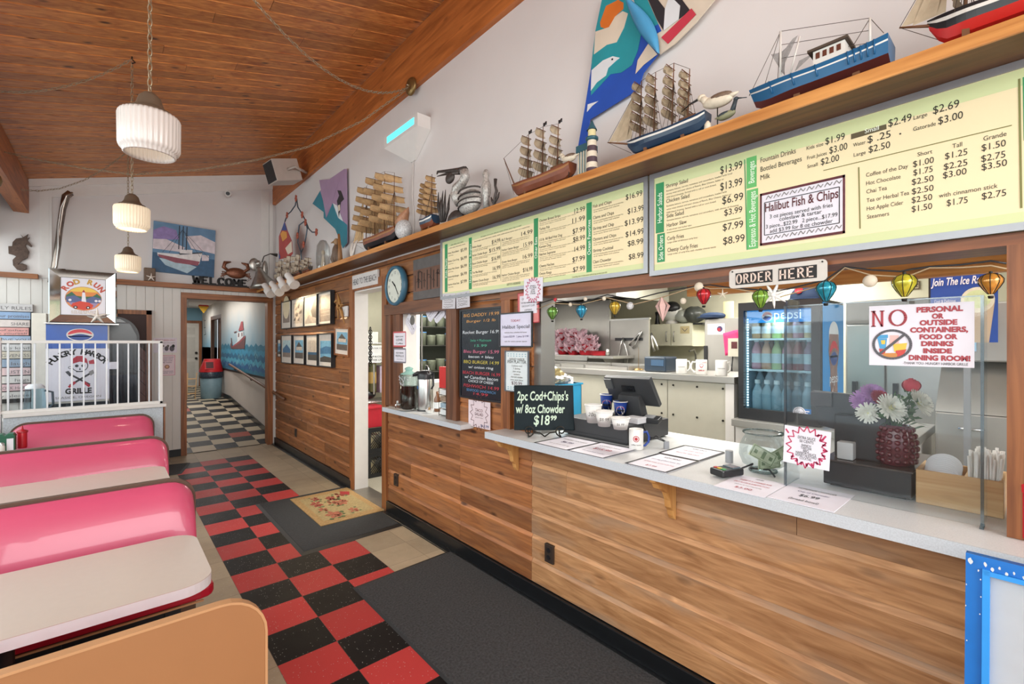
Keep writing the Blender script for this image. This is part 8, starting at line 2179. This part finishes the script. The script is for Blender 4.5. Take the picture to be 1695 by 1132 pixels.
# metal pelican group; sculpture points read from the photo on the shelf plane
K1=(640,180,220/1038);K7=(440,284,250/1695)
def kp(c,x,y,X=XH):return W(c[0]+x*c[2],c[1]+y*c[2],x=X)
PEW=mat('etched_pewter','#a6a39e',0.5,0.5,noise=0.9,scale=90);PEWD=mat('dark_pewter','#4d4744',0.5,0.5,noise=0.5,scale=60)
def sk(c,pts,r,X=XH,n=8):return M().tube([kp(c,*q,X)for q in pts],r,n)
t=thing('pelican_sculpture','etched pewter pelican sculpture standing on the high shelf','sculpture',V((XH,kp(K1,650,750).y,ZH)))
c=kp(K1,650,728);m=M();m.ell(c,(.05,.125,.085),20,12);m.build('body',PEW,t)
m=M()
for k in range(4):m.tube([c+V((-.05*math.sin(PI*q/10),.12*math.cos(PI*q/10),.07-.035*k+.012*math.sin(PI*q/10)))for q in range(11)],.006,6)
m.build('feather_bands',PEWD,t)
sk(K1,[(575,720),(535,670),(545,620),(590,580),(615,530),(605,490)],[.05,.038,.034,.032,.032,.034]).build('neck',PEW,t)
m=sk(K1,[(610,482),(570,478),(470,486),(400,492),(392,512)],[.03,.018,.012,.009,.004]);m.tube([kp(K1,*q)for q in((570,500),(470,508),(395,528))],[.014,.01,.003],8);m.build('beak',PEWD,t)
m=M();c2=kp(K1,495,540);m.ell(c2,(.02,.055,.042),14,9);m.build('pouch',PEWD,t)
m=M();[m.tube([kp(K1,x,790),V((XH,kp(K1,x,790).y,ZH))],.012,8)for x in(620,655)];m.build('legs',PEWD,t)
t=thing('metal_piling','fish shaped pewter piling standing behind the pelican sculpture','sculpture',V((XH+.03,kp(K1,780,700).y,ZH)));sk(K1,[(775,478),(776,510),(775,545),(778,600),(780,660),(778,700),(780,775)],[.012,.024,.018,.033,.03,.02,.022],XH+.03,10).build('fish',PEW,t)
t=thing('metal_kelp','short pewter kelp sprig right of the pelican sculpture','sculpture',V((XH,kp(K1,845,720).y,ZH)))
m=sk(K1,[(850,548),(848,600),(858,640),(845,690),(838,790)],[.012,.008,.01,.009,.01]);m.tube([kp(K1,*q)for q in((880,650),(868,690),(842,745))],[.003,.009,.004],6);m.tube([kp(K1,*q)for q in((815,690),(825,720),(836,748))],[.003,.009,.004],6);m.build('kelp',PEWD,t)
t=thing('metal_reeds','tall dark metal reeds left of the pelican sculpture','sculpture',V((XH,kp(K1,440,850).y,ZH)))
for a,b,c_ in(((405,652),(402,760),(430,885)),((440,640),(428,760),(436,885)),((460,632),(452,760),(446,885)),((492,668),(480,780),(455,880)),((420,690),(415,790),(425,885))):sk(K1,[a,b,c_],[.002,.012,.008],n=5).build('reed',PEWD,t)
m=M();c=kp(K1,545,840);m.ell((c.x,c.y,ZH+.02),(.05,.09,.07),14,9);m.v=[(x,y,max(z,ZH+.001))for x,y,z in m.v];m.solo('metal_rock',PEWD,'rough dark metal mound beneath the pelican beak','sculpture')
# shell vase
c=kp(K1,150,940);p=V((XH-.02,c.y,ZH));rv=.085
t=thing('shell_vase','round mosaic shell ornament with a curved horn spout','ornament',p)
M().ell(p+UP*rv,(rv*.8,rv,rv),20,12).build('globe',mat('mosaic_shell','#cfc8b8',0.3,noise=0.9,scale=110),t)
m=M();m.tube([p+UP*rv*1.6+V((0,.04,0)),p+V((0,.0,rv*2.2)),p+V((0,-.05,rv*2.6)),p+V((0,-.085,rv*3.0))],[.06,.045,.025,.003],10);m.build('horn',mat('horn_tan','#a8795a',0.5,noise=0.3,scale=40),t)
# starfish and fan of coral on the shelf
STF=mat('starfish_bone','#e2d8cf')
for lb,(x,y),R_ in(('large white starfish leaning in front of the large tan-sailed ship',(1195,845),.1),('white starfish leaning on the shelf edge right of the other one',(1330,810),.07)):
 m=M();c=kp(K7,x,y,1.86);starfish(m,(1.86,c.y,ZH+R_*.85),DY,UP,R_,rot=.5);m.solo('starfish',STF,lb,'starfish')
c=kp(K7,970,890,1.86);m=M()
for k in range(4):m.tube([(1.86,c.y,ZH+.002),(1.86,c.y+.05-.04*k,ZH+.08+.03*(k%2)),(1.86,c.y+.02-.05*k,ZH+.17)],[.012,.01,.004],6)
m.solo('white_coral',STF,'white branching coral by the small kite tail','coral')
# glass dome, eagle, small pewter ships
p=V((1.9,H(535,420,1.9).y,ZH));hd_=H(535,397,1.9).z-ZH
t=thing('glass_dome','clear glass dome over a small white figurine','ornament',p)
M().lathe([(.075,.01),(.08,hd_*.5),(.07,hd_*.8),(.035,hd_*.97),(.0005,hd_)],p,22).build('dome',thin_glass('dome_glass','#e6e6e4',.3,.05),t);M().lathe([(.0005,.012),(.085,.012),(.085,0),(.0005,0)],p,22).build('base',BRN,t)
m=M();m.lathe([(.03,.012),(.02,hd_*.35),(.012,hd_*.5)],p,12);m.ell(p+UP*hd_*.58,(.022,.022,.03),10,7);m.build('figurine',CREAM,t)
p=V((1.93,H(557,410,1.93).y,ZH));t=thing('eagle_carving','brown carved eagle perched on driftwood beneath the small kite','carving',p)
m=M();m.ell(p+UP*.16,(.05,.05,.1),12,9);m.tube([p+V((0,.06,.2)),p+V((0,.09,.1)),p+V((0,.08,.02))],[.02,.035,.01],8);m.tube([p+V((0,-.05,.2)),p+V((0,-.07,.1)),p+V((0,-.05,.02))],[.02,.03,.01],8);m.build('body',BRN,t)
m=M();m.ell(p+UP*.285,(.032,.036,.04),12,8);m.tube([p+V((-.02,.02,.285)),p+V((-.05,.04,.27))],[.014,.003],6);m.build('head',mat('eagle_tan','#9a7a58',0.6),t)
m=M();m.tube([p+V((0,-.12,0.01)),p+V((0,-.1,.2)),p+V((0,-.07,.36))],[.03,.02,.012],8);m.ell(p+UP*.02,(.09,.16,.03),12,6);m.build('driftwood',GLDS,t)
for i,(px,tp,lb)in enumerate(((468,428,'first from the corner'),(482,420,'second from the corner'),(497,418,'third from the corner'),(512,424,'next to the glass dome'))):
 c=H(px,445,1.9).y;ship('small_ship','small pale-sailed model ship under the metal vine, '+lb,c-.16,c+.16,.06,.08,WOODH,PEWD,GLDS,[(c-.08,H(px+3,tp).z),(c+.06,H(px-2,tp+3).z)],SAILW,.06,(c+.22,ZH+.1),nrow=3)
# metal vine with flowers, fish windsock, kites
t=thing('metal_vine','dark metal vine sculpture with red blossoms rising over the small ships','sculpture',V((XH,kp(K7,400,900).y,ZH+.05)))
m=M()
for pts in(((345,300),(330,380),(280,450),(240,485),(215,560)),((345,300),(360,400),(410,480),(450,560),(480,640),(520,680),(575,680)),((450,560),(465,640),(450,740),(430,830),(398,905)),((430,560),(375,600),(362,720),(360,800),(395,905),(398,1010))):m.tube([kp(K7,*q)for q in pts],.008,6)
m.build('stems',mat('vine_blue_grey','#4d5a66',0.45,0.5),t)
VB=mat('blossom_rust','#9a4a35',0.5,noise=0.3,scale=50)
for q in((345,300),(245,490),(415,485),(452,570),(575,680),(362,720),(430,820)):
 c=kp(K7,*q,XH-.01);m=M()
 for k in range(5):a=k*1.2566;m.ell(c+V((-.008,.022*math.cos(a),.028*math.sin(a))),(.01,.018,.02),8,5)
 m.build('blossom',VB,t)
def cloth(name,label,crop,X,base,patches,cat='kite',group=None):
 """a flat sewn cloth: outline and patches read off its wall plane"""
 pn=Panel(kp(crop,*base[0][0],X),DY,UP,1,1,.004);t=thing(name,label,cat,kp(crop,*base[0][-1],X),group)
 A=[kp(crop,*q,X)for q in base[0]]
 m=M();m.prism([(0,0)]*0+[(p.y,p.z)for p in A],(X,0,0),V((0,1,0)),UP,V((.005,0,0)));m.build('cloth',base[1],t)
 m=M();ms=[]
 for i,(pts,mt)in enumerate(patches):
  if mt not in ms:ms.append(mt)
  m.m=ms.index(mt);m.prism([(kp(crop,*q,X).y,kp(crop,*q,X).z)for q in pts],(X-.0016-.0006*i,0,0),V((0,1,0)),UP,V((.0012,0,0)))
 m.build('sewn_patches',ms,t);return t
CL={k:mat('nylon_'+k,h,0.5,noise=0.1,scale=6)for k,h in dict(blue='#1f4fae',teal='#23919c',orange='#d9742c',cream='#d8cbb8',white='#d9dde0',black='#2a2a30',red='#c43a4c',sky='#4a9ac8',lav='#a58aa8',teal2='#2a7f92',gold='#d9963a',crim='#a83a35',deep='#2a4a8c').items()}
K3=(848,0,424/1690)
cloth('banner_kite','long blue banner with orange sun and white dove hung above the tall ship',K3,2.06,([(600,-30),(550,200),(515,480),(480,700),(435,960),(495,980),(510,790),(830,590),(865,480),(960,360),(745,-30)],CL['blue']),[([(598,-30),(745,-30),(850,230),(830,330),(790,430),(720,480),(650,490),(520,630),(525,400),(550,200)],CL['teal']),([(580,150),(620,40),(700,0),(735,20),(735,60),(690,100),(655,205),(585,180)],CL['orange']),([(550,210),(640,180),(680,110),(730,75),(765,90),(740,180),(690,280),(625,297),(540,360)],CL['cream']),([(525,465),(600,400),(665,372),(712,383),(690,400),(635,450),(620,500),(560,545),(520,600)],CL['white']),([(500,690),(570,668),(530,700),(495,740)],CL['white']),([(815,490),(830,400),(900,290),(960,360),(870,430)],CL['cream']),([(657,390),(668,386),(668,397),(658,400)],CL['black'])])
cloth('banner_kite','white banner kite with black stripes and red bar beside the blue banner',K3,2.052,([(790,-30),(1360,-30),(1210,150),(1070,290),(975,358),(900,230)],CL['cream']),[([(790,-30),(880,-30),(965,160),(880,205)],CL['teal']),([(880,205),(965,160),(985,205),(905,250)],CL['blue']),([(885,-30),(940,-30),(1010,60),(1000,205),(955,130)],CL['black']),([(1040,-30),(1100,-30),(1175,70),(1100,130),(1110,40)],CL['black']),([(1010,60),(1040,-30),(1110,40),(1100,130),(1000,205)],CL['white']),([(985,250),(1185,58),(1215,98),(1030,292)],CL['red'])])
m=M();a,b=kp(K3,740,-30,2.04),kp(K3,970,355,2.04);m.grid(lambda u,v:a.lerp(b,v)+V((-.02*math.sin(PI*u),(-.05*math.sin(PI*v))*(u-.5)*1.6-.02*math.sin(PI*v),-.02*math.sin(PI*v))),5,12);m.solo('kite_streamer',CL['sky'],'narrow sky blue streamer hanging over the seam of the two banners','streamer',solid=.003)
cloth('banner_kite','small lavender and teal kite with a penguin above the glass dome',K7,2.06,([(720,80),(880,-30),(905,-30),(915,600),(915,800),(865,860),(800,660),(650,520),(650,455),(525,360),(610,215)],CL['lav']),[([(610,215),(525,360),(650,455),(650,520),(780,645),(865,860),(915,800),(915,600),(860,550),(750,355),(690,500)],CL['teal2']),([(600,95),(835,75),(760,300),(680,520)],CL['lav']),([(755,355),(800,380),(870,560),(815,520)],CL['white']),([(805,210),(845,215),(880,310),(845,345),(835,420),(822,520),(812,400),(800,330),(825,270)],CL['black']),([(812,380),(836,370),(838,430),(818,450)],CL['cream'])])
cloth('fish_windsock','red and gold fish windsock with blue top hanging in the corner',K7,1.866,([(210,560),(145,730),(150,985),(185,975),(240,995),(300,920),(290,780),(240,660)],CL['crim']),[([(210,560),(175,660),(240,660)],CL['deep']),([(165,700),(190,665),(235,680),(240,740),(190,785)],CL['gold']),([(220,860),(290,780),(298,900),(250,930)],CL['cream']),([(148,900),(165,960),(150,985)],CL['deep'])],'windsock')
# picture lamps on the shelf end
for i,(a,b,lb)in enumerate((((438,472),(449,487),'nearest the back wall'),((450,469),(463,484),'second from the back wall'),((463,461),(473,477),'third from the back wall'),((476,455),(488,472),'farthest from the back wall'))):
 A,B=W(*a,x=1.76),W(*b,x=1.80);d=(B-A).normalized();t=thing('spot_lamp','white spot lamp at the corner of the high shelf, '+lb,'spot lamp',A,'white spot lamps at the shelf corner')
 m=M();m.cyl(A,A.lerp(B,.45),.042,.042,18);m.cyl(A.lerp(B,.45),A.lerp(B,.55),.042,.065,18,False);m.cyl(A.lerp(B,.55),B,.065,.065,18);m.build('head',WHITE,t);m=M();m.tube([A.lerp(B,.3),V((1.805,A.y,2.51))],.008);m.build('arm',WHITE,t)
 l=bpy.data.lights.new('spot_lamp_light','SPOT');l.energy=22;l.color=(1,.8,.5);l.spot_size=1.2;l.spot_blend=.8;l.shadow_soft_size=.03;o=bpy.data.objects.new('spot_lamp_light',l);COL.objects.link(o);o.location=B+d*.03;o.rotation_euler=(V((2.09,B.y-.9+.1*i,1.75))-o.location).to_track_quat('-Z','Y').to_euler()
# ------------------------------------------------------------------ back wall ornaments
def bk(px,py,y=8.34):return W(px,py,y=y)
KB=(0,284,250/1695);KC=(250,284,250/1695)
def bshape(name,label,crop,pts,mt,cat,y=8.35,th=.02):
 A=[W(crop[0]+a*crop[2],crop[1]+b*crop[2],y=y)for a,b in pts];m=M();m.prism([(p.x,p.z)for p in A],(0,y,0),V((1,0,0)),UP,V((0,th,0)));return m.solo(name,mt,label,cat,bevel=.004)
BRZ=mat('dark_bronze','#4f4038',0.45,0.6,noise=0.5,scale=50)
bshape('seahorse_plaque','dark bronze seahorse plaque on the white wall at the far left',KB,[(255,740),(225,700),(262,735),(318,698),(300,745),(335,738),(310,770),(362,835),(350,848),(300,815),(285,830),(328,900),(310,970),(250,1000),(205,1040),(250,1028),(300,1050),(300,1095),(250,1115),(190,1100),(145,1050),(140,990),(180,950),(150,935),(95,920),(92,835),(135,835),(140,790),(180,750)],BRZ,'plaque')
a,b=bk(118,317,8.2),bk(84,470,8.25)
t=thing('metal_horn','twisted grey metal horn standing behind the mirror-framed picture','ornament',b);m=M();P=[bk(117,319,8.2),bk(109,325,8.2),bk(104,345,8.22),bk(99,378,8.22),bk(95,410,8.23),bk(90,440,8.24),bk(84,468,8.25)];m.tube(P,[.04,.042,.034,.032,.032,.032,.032],10);m.build('horn',mat('twisted_metal','#8a8078',0.25,0.9,noise=0.4,scale=9),t)
m=M();m.tube([p+V((.02*math.cos(i*1.3),-.03,0))for i,p in enumerate(P)],.012,6);m.build('twist_ridge',STEEL,t)
pn=back_panel(8.34,254.5,357,365,449,.035,.03);t=thing('boat_painting','canvas painting of a white fishing boat on blue water above the WELCOME sign','painting',pn.P(.5,1));pn.base(mat('paint_sky','#5f86a8',0.5,noise=.3,scale=5),t,'canvas')
PT={k:mat('paint_'+k,h,.5,noise=.25,scale=14)for k,h in dict(violet='#8d7ab0',cloud='#d3c8ce',sea='#2c5578',hull='#dcd8d8',red='#8d4a58',dark='#27303c',foam='#a8c0cc').items()}
for pts,k in(([(0,.18),(.15,.08),(.35,.12),(.4,.3),(.2,.34),(0,.38)],'violet'),([(.5,.22),(.75,.15),(1,.25),(1,.5),(.6,.45)],'cloud'),([(0,.36),(.2,.33),(.5,.45),(.45,.55),(0,.55)],'cloud'),([(0,.62),(1,.62),(1,1),(0,1)],'sea'),([(.1,.72),(.5,.76),(.7,.82),(.55,.97),(.2,.85)],'foam'),([(.07,.62),(.4,.6),(.79,.5),(.74,.76),(.4,.74),(.08,.68)],'hull'),([(.08,.65),(.4,.68),(.75,.7),(.72,.79),(.35,.78),(.1,.7)],'red'),([(.4,.58),(.79,.5),(.79,.52),(.42,.61)],'dark'),([(.42,.5),(.62,.48),(.62,.56),(.42,.58)],'hull'),([(.78,.55),(.9,.55),(.9,.66),(.78,.68)],'cloud')):pn.poly(pts[::-1],PT[k],.001+.0003*len(pn.m.f))
for x in(.4,.46,.52):pn.line([(x,.02),(x,.5)],.012,PT['dark'],.006)
for x in(.15,.25,.75,.9):pn.line([(.45,.1),(x,.6)],.004,PT['dark'],.006)
pn.done(t,'painting')
a,b=bk(318,474),bk(411,479);wl=(b.x-a.x)/7
t=thing('welcome_sign','black cut-out WELCOME letters standing on the ledge above the hall doorway','sign',V(((a.x+b.x)/2,8.32,2.546)))
m=M();slab(m,'WELCOME',(a.x+.01,8.33,2.566),V((1,0,0)),UP,V((0,-1,0)),bk(330,457).z-2.57,wl*.86,wl*.12,.34,.02,.1);m.build('letters',INK,t);m=M();m.box(a.x,b.x,8.30,8.335,2.546,2.568);m.build('base_bar',INK,t)
c=bk(391,450);t=thing('crab_ornament','copper crab ornament above the WELCOME letters','ornament',c-UP*.08);COP=mat('copper_crab','#7a4a34',.4,.5,noise=.4,scale=40)
m=M();m.ell(c-UP*.02,(.14,.03,.085),16,9);m.build('shell',COP,t)
for s_ in(-1,1):
 m=M();m.tube([c+V((s_*.1,0,0)),c+V((s_*.17,0,.06)),c+V((s_*.15,0,.13)),c+V((s_*.07,0,.15))],[.02,.028,.03,.008],7);m.build('claw',COP,t)
 m=M()
 for k in range(3):m.tube([c+V((s_*.1,0,-.03)),c+V((s_*(.19+.01*k),0,-.01-.04*k)),c+V((s_*(.17-.01*k),0,-.08-.03*k))],[.012,.01,.004],5)
 m.build('legs',COP,t)
p=V((bk(436,470,8.1).x,8.06,2.546));t=thing('angel_figure','silver metal angel with spread skirt and horn at the shelf corner','figurine',p);SIL=mat('silver_tin','#a8a59e',.3,.85,noise=.3,scale=20)
M().lathe([(.0005,.0),(.2,.01),(.165,.07),(.08,.2),(.05,.28),(.04,.32),(.0005,.34)],p,20,(-.25,0,1)).build('skirt',SIL,t);m=M();h=p+V((-.08,0,.37));m.ell(h,(.04,.04,.048),12,8);m.build('head',SIL,t);m=M();m.ell(h+V((-.05,.03,-.02)),(.075,.02,.1),14,8);m.ell(h+V((.1,.03,-.1)),(.045,.02,.16),14,8);m.build('wings',SIL,t)
m=M();m.tube([h+V((.05,0,.02)),h+V((.08,0,.12)),h+V((.17,0,.17)),h+V((.27,0,.16))],[.008,.008,.008,.03],8);m.build('horn',PEWD,t)
a=bk(232,466);p=V((a.x+.1,8.32,2.546));M().box(p.x-.06,p.x+.07,8.30,8.37,2.546,bk(240,443).z).solo('driftwood_block',BRN,'brown weathered block on the ledge beside the boat painting','wood block',bevel=.01)
m=M();starfish(m,(p.x+.02,8.285,2.6),(1,0,0),UP,.06);m.solo('starfish',STF,'small white starfish in front of the brown block on the ledge','starfish')
c=bk(378.5,322);t=thing('security_camera','small white security camera high on the back wall','camera',c);m=M();m.tube([c+V((0,.04,.07)),c+V((0,-.02,.05)),c+V((0,-.05,0))],.012);m.build('arm',WHITE,t);m=M();m.cyl(c+V((-.0,.0,.0)),c+V((-.03,-.12,-.02)),.04,.045,18);m.build('housing',WHITE,t);m=M();m.cyl(c+V((-.03,-.12,-.02)),c+V((-.033,-.13,-.022)),.028,n=16);m.build('lens',BLACKP,t)
# speaker under the ceiling
c=W(468,285,y=6.7);t=thing('wall_speaker','beige loudspeaker bracketed to the beam in the far corner','speaker',c);u_,n_=V((.12,-1,0)),V((-1,-.12,-.3)).normalized();u_=(u_-n_*u_.dot(n_)).normalized();v_=n_.cross(u_)if n_.cross(u_).z>0 else-n_.cross(u_)
M().obox(c,u_,v_,n_,.15,.14,.17).build('cabinet',mat('speaker_beige','#b8aaa0',.5),t,bevel=.006);M().obox(c+n_*.168,u_,v_,n_,.135,.125,.006).build('grille',mat('speaker_grille','#2d2a2a',.8,noise=.6,scale=80),t)
m=M();m.tube([c+u_*.16,c+u_*.26+V((.05,0,.02)),V((2.04,c.y-.1,c.z+.03))],.018);m.build('bracket',mat('speaker_beige','#b8aaa0'),t)
# insect light
y0,y1=W(636,240,x=1.96).y,W(691,195,x=1.96).y;z1,z0=W(636,227,x=1.96).z,W(636,246,x=1.96).z;ym=W(684,267,x=2.08).y;zb=W(684,267,x=2.08).z
t=thing('insect_lamp','white wedge-shaped insect lamp glowing blue on the upper wall','wall lamp',(2.03,(y0+y1)/2,zb));m=M();m.box(1.96,2.088,y1,y0,z0,z1);A=[V((1.96,y0,z0)),V((1.96,y1,z0)),V((2.088,y1,z0)),V((2.088,y0,z0))];m.loft([A,[V((2.075,ym+.04,zb)),V((2.075,ym-.04,zb)),V((2.088,ym-.04,zb)),V((2.088,ym+.04,zb))]],smooth=False);m.build('housing',WHITE,t)
M().box(1.9585,1.9605,y1+.06,y0-.06,z0+.03,z1-.02).build('blue_tube',mat('uv_glow','#4fd0e0',.4,emit=1.6),t)
m=M();m.tube([(2.08,ym,zb),(2.083,ym+.02,zb-.3),(2.083,ym-.01,zb-.55),(2.083,ym,2.53)],.006);m.build('cord',WHITE,t)
# ------------------------------------------------------------------ pendant lamps and chains
def chain(pts,step=.034,r=.0028,w_=.009):
 m=M();P=[V(p)for p in pts];L_=[0]
 for a,b in zip(P,P[1:]):L_.append(L_[-1]+(b-a).length)
 n=int(L_[-1]/step);
 def at(s_):
  for i in range(len(P)-1):
   if s_<=L_[i+1]:return P[i].lerp(P[i+1],(s_-L_[i])/max(1e-6,L_[i+1]-L_[i]))
  return P[-1]
 for k in range(n):
  c=at((k+.5)*step);d=(at((k+1)*step)-at(k*step)).normalized();u,v=frame(d,V((.2,.3,.9)));m.ring(c,d,u if k%2 else v,step*.62,w_,r,8,4)
 return m
def sag(a,b,dz,n=14):a,b=V(a),V(b);return[a.lerp(b,i/n)-UP*(4*dz*(i/n)*(1-i/n))for i in range(n+1)]
SHADES=[mat('fluted_milk_glass','#d2cac4',.25,noise=.02,emit=.02),mat('glowing_milk_glass','#ead9bd',.3,noise=.02,emit=.3)];BELL=mat('bronze_bell_cap','#7d6f5f',.4,.5)
med=W(680,143,x=2.03);tops=[]
for i,(px,py,d_,lb)in enumerate(((248,222,2.12,'fluted milk glass pendant lamp nearest the viewer'),(218.5,360,3.7,'middle fluted milk glass pendant lamp, glowing warm'),(212,436,5.22,'farthest fluted milk glass pendant lamp, in front of the back wall'))):
 c=V((0,0,EYE))+ray(px,py)*d_;t=thing('pendant_lamp',lb,'pendant lamp',c-UP*.085,'pendant lamps on chains');R_=.113
 M().lathe([(.06,.085),(R_*.95,.083),(R_,.07),(R_*.985,-.062),(R_*.93,-.078),(R_*.84,-.082),(R_*.84,-.096),(R_*.8,-.1),(R_*.78,-.08),(R_*.9,.06)],c,144,flute=.045,nf=36).build('shade',SHADES[i>0],t)
 M().lathe([(.0005,.19),(.022,.186),(.042,.165),(.052,.13),(.068,.108),(.088,.1),(.09,.086)],c,24).build('bell_cap',BELL,t)
 hk=V((c.x,c.y,zc(c.x)-.02));chain([c+UP*.188,hk]).build('chain',CHAINM,t);m=M();m.tube([hk+UP*.02,hk,hk+V((.02,0,-.02)),hk+V((0,0,-.035))],.005);m.build('hook',IRON,t);tops.append(hk)
 l=bpy.data.lights.new('pendant_bulb','POINT');l.energy=(.15,2,2)[i];l.color=(1,.86,.66);l.shadow_soft_size=.05;o=bpy.data.objects.new('pendant_bulb',l);COL.objects.link(o);o.location=c-UP*.03
chain(sag(tops[0]-UP*.01,med,.42)).solo('swag_chain',CHAINM,'swag chain from the nearest pendant lamp across to the brass medallion','chain')
lb_=V((-.76,6.75,W(0,250,x=-.76).z));P=[med]+[W(px,py,y=y)for px,py,y in((600,200,4.05),(510,243,4.6),(424,265,5.05),(330,281,5.5),(220,289,5.9),(130,277,6.2),(50,262,6.45),(-20,245,6.6))]
chain(P).solo('swag_chain',CHAINM,'long low swag chain crossing the room under the ceiling to the brass medallion','chain')
chain(sag(tops[1],(-.76,5.2,W(-8,186,x=-.7).z),.12)).solo('swag_chain',CHAINM,'dark swag chain from the middle lamp hook to the window side beam','chain')
chain([W(213,250,y=7.1),W(175,278,y=7.3),W(140,298,y=7.45),W(100,312,y=7.6),W(65,316,y=7.75),W(0,312,x=-.9)]).solo('swag_chain',CHAINM,'dark swag chain from the farthest lamp sloping down to the beam end','chain')
t=thing('brass_medallion','round brass chain medallion at the bottom of the long beam','medallion',med);M().lathe([(.0005,.03),(.03,.03),(.05,.02),(.062,.02),(.066,.01),(.075,.008),(.078,-.005),(.075,-.015)],med,28,(-1,0,0)).build('disc',BRASS,t);m=M();m.cyl(med+V((-.03,0,0)),med+V((-.045,0,0)),.012);m.build('eye',CHROME,t)
c=W(2,300,x=-.74);M().lathe([(.0005,.03),(.04,.02),(.07,0),(.0005,-.002)],c+V((-.02,0,0)),20,(1,0,0)).solo('beam_medallion',BRASS,'brass medallion on the window side beam at the left edge','medallion')
# ------------------------------------------------------------------ glass balloon garland in the order window
def G_(px,py):return W(px,py,x=2.03)
KG=(880,440,360/1695);KE=(1420,400,275/1297);g=lambda c,x,y:(c[0]+x*c[2],c[1]+y*c[2])
cab=[g(KG,40,300),g(KG,160,262),g(KG,380,292),g(KG,590,225),g(KG,800,262),g(KG,985,212),g(KG,1290,155),g(KG,1390,148),g(KG,1560,172),(1290,482),(1366,463),g(KE,-100,195),g(KE,100,220),g(KE,330,232),g(KE,420,215),g(KE,560,195),g(KE,800,180),g(KE,1040,150),g(KE,1160,170)]
M().tube([G_(*q)for q in cab],.0032,6).solo('garland_cable',BLACKP,'black cable of the glass balloon garland strung across the order window','cable')
M().tube([G_(px,py+5+5*math.sin(px))for px,py in cab],.0028,5).solo('shell_rope',mat('rope_beige','#a89272',.9),'thin beige rope of the shell garland strung across the order window','rope')
def balloon(label,px,yt,yb_,hx,nm):
 a,b=G_(px,yt),G_(px,yb_);h=a.z-b.z;t=thing('glass_balloon',label,'ornament',b,'glass balloon ornaments on the garland');c=b
 prof=[(.0005,h*.93),(.1*h,.92*h),(.25*h,.84*h),(.33*h,.7*h),(.32*h,.58*h),(.22*h,.38*h),(.1*h,.2*h),(.07*h,.16*h)]
 M().lathe(prof,c,20).build('glass',mat('balloon_'+nm,hx,.12,.35,noise=.5,scale=40,coat=.5),t)
 m=M()
 for k in range(8):a_=PI/4*k;m.tube([c+V((r*1.04*math.cos(a_),r*1.04*math.sin(a_),z))for r,z in prof[1:]],.0011,4)
 m.cyl(c+UP*h*.9,c+UP*h,.06*h,.05*h,10);m.build('wire_cage',IRON,t)
 M().lathe([(.0005,0),(.07*h,0),(.085*h,.09*h),(.08*h,.1*h)],c,12).build('basket',IRON,t)
for a in(('green glass balloon at the far left of the garland',914.5,506,533,'#6a9a45','green'),('bright blue glass balloon second on the garland',962.5,503,530,'#2c93b8','blue'),('gold glass balloon in front of the steel splashback edge',1018,497,525,'#c9a63c','gold'),('red glass balloon hanging from the garland before the kitchen wall',1165,475,509,'#c22a34','red'),('green glass balloon half behind the white star under the ORDER HERE sign',1259,477,516,'#7aa63e','lime'),('teal glass balloon at the right end of the ORDER HERE sign',1367,462,506,'#1f8fa6','teal'),('yellow glass balloon over the corner of the acrylic screen',1497,450,499,'#c9be3a','yellow'),('amber glass balloon at the right end by the blue poster',1640,449,494,'#d08a3a','amber')):balloon(*a)
for lb,px,py,r in(('white shell ball on the garland left of the red balloon',1157,475,.022),('black and white patterned ball on the garland',1043,506,.02),('small white shell on the garland near the blue balloon',969,495,.012),('small white shell on the garland by the gold balloon',1000,494,.012),('white rose-like shell on the garland right of the teal balloon',1440,465,.022),('round pale shell on the garland before the mixer',1131,498,.015),('small pointed shell on the garland by the starburst notice',944,504,.012),('red tipped shell at the left start of the garland',919,496,.012)):
 M().ell(G_(px,py),(r*.7,r,r),12,8).solo('shell_ornament',mat('patterned_ball','#c9c4c0',.5,noise=1.2,scale=150)if 'patterned' in lb else mat('tip_red','#b8323a',.5)if 'red tip' in lb else CREAM,lb,'ornament','shell ornaments on the garland')
m=M();c=G_(1097,510)
for k in range(6):a=k*PI/3;m.add([c+V((-.01,0,.055)),c+V((.03*math.cos(a),.036*math.sin(a),.01)),c+V((0,0,-.065)),c+V((.03*math.cos(a+.9),.036*math.sin(a+.9),.01))],[(0,1,2,3)])
m.solo('folded_star',mat('blush_shell','#d9b3ac',.4,noise=.2),'blush pink folded shell ornament hanging left of the red balloon','ornament')
m=M();starfish(m,G_(1280,488),DY,UP,.055,n=7);m.solo('white_star',WCER,'white star ornament under the ORDER HERE sign','ornament')
m=M();starfish(m,G_(1196,487),DY,UP,.024);m.solo('tan_star',CREAM,'small tan starfish on the garland right of the red balloon','ornament')
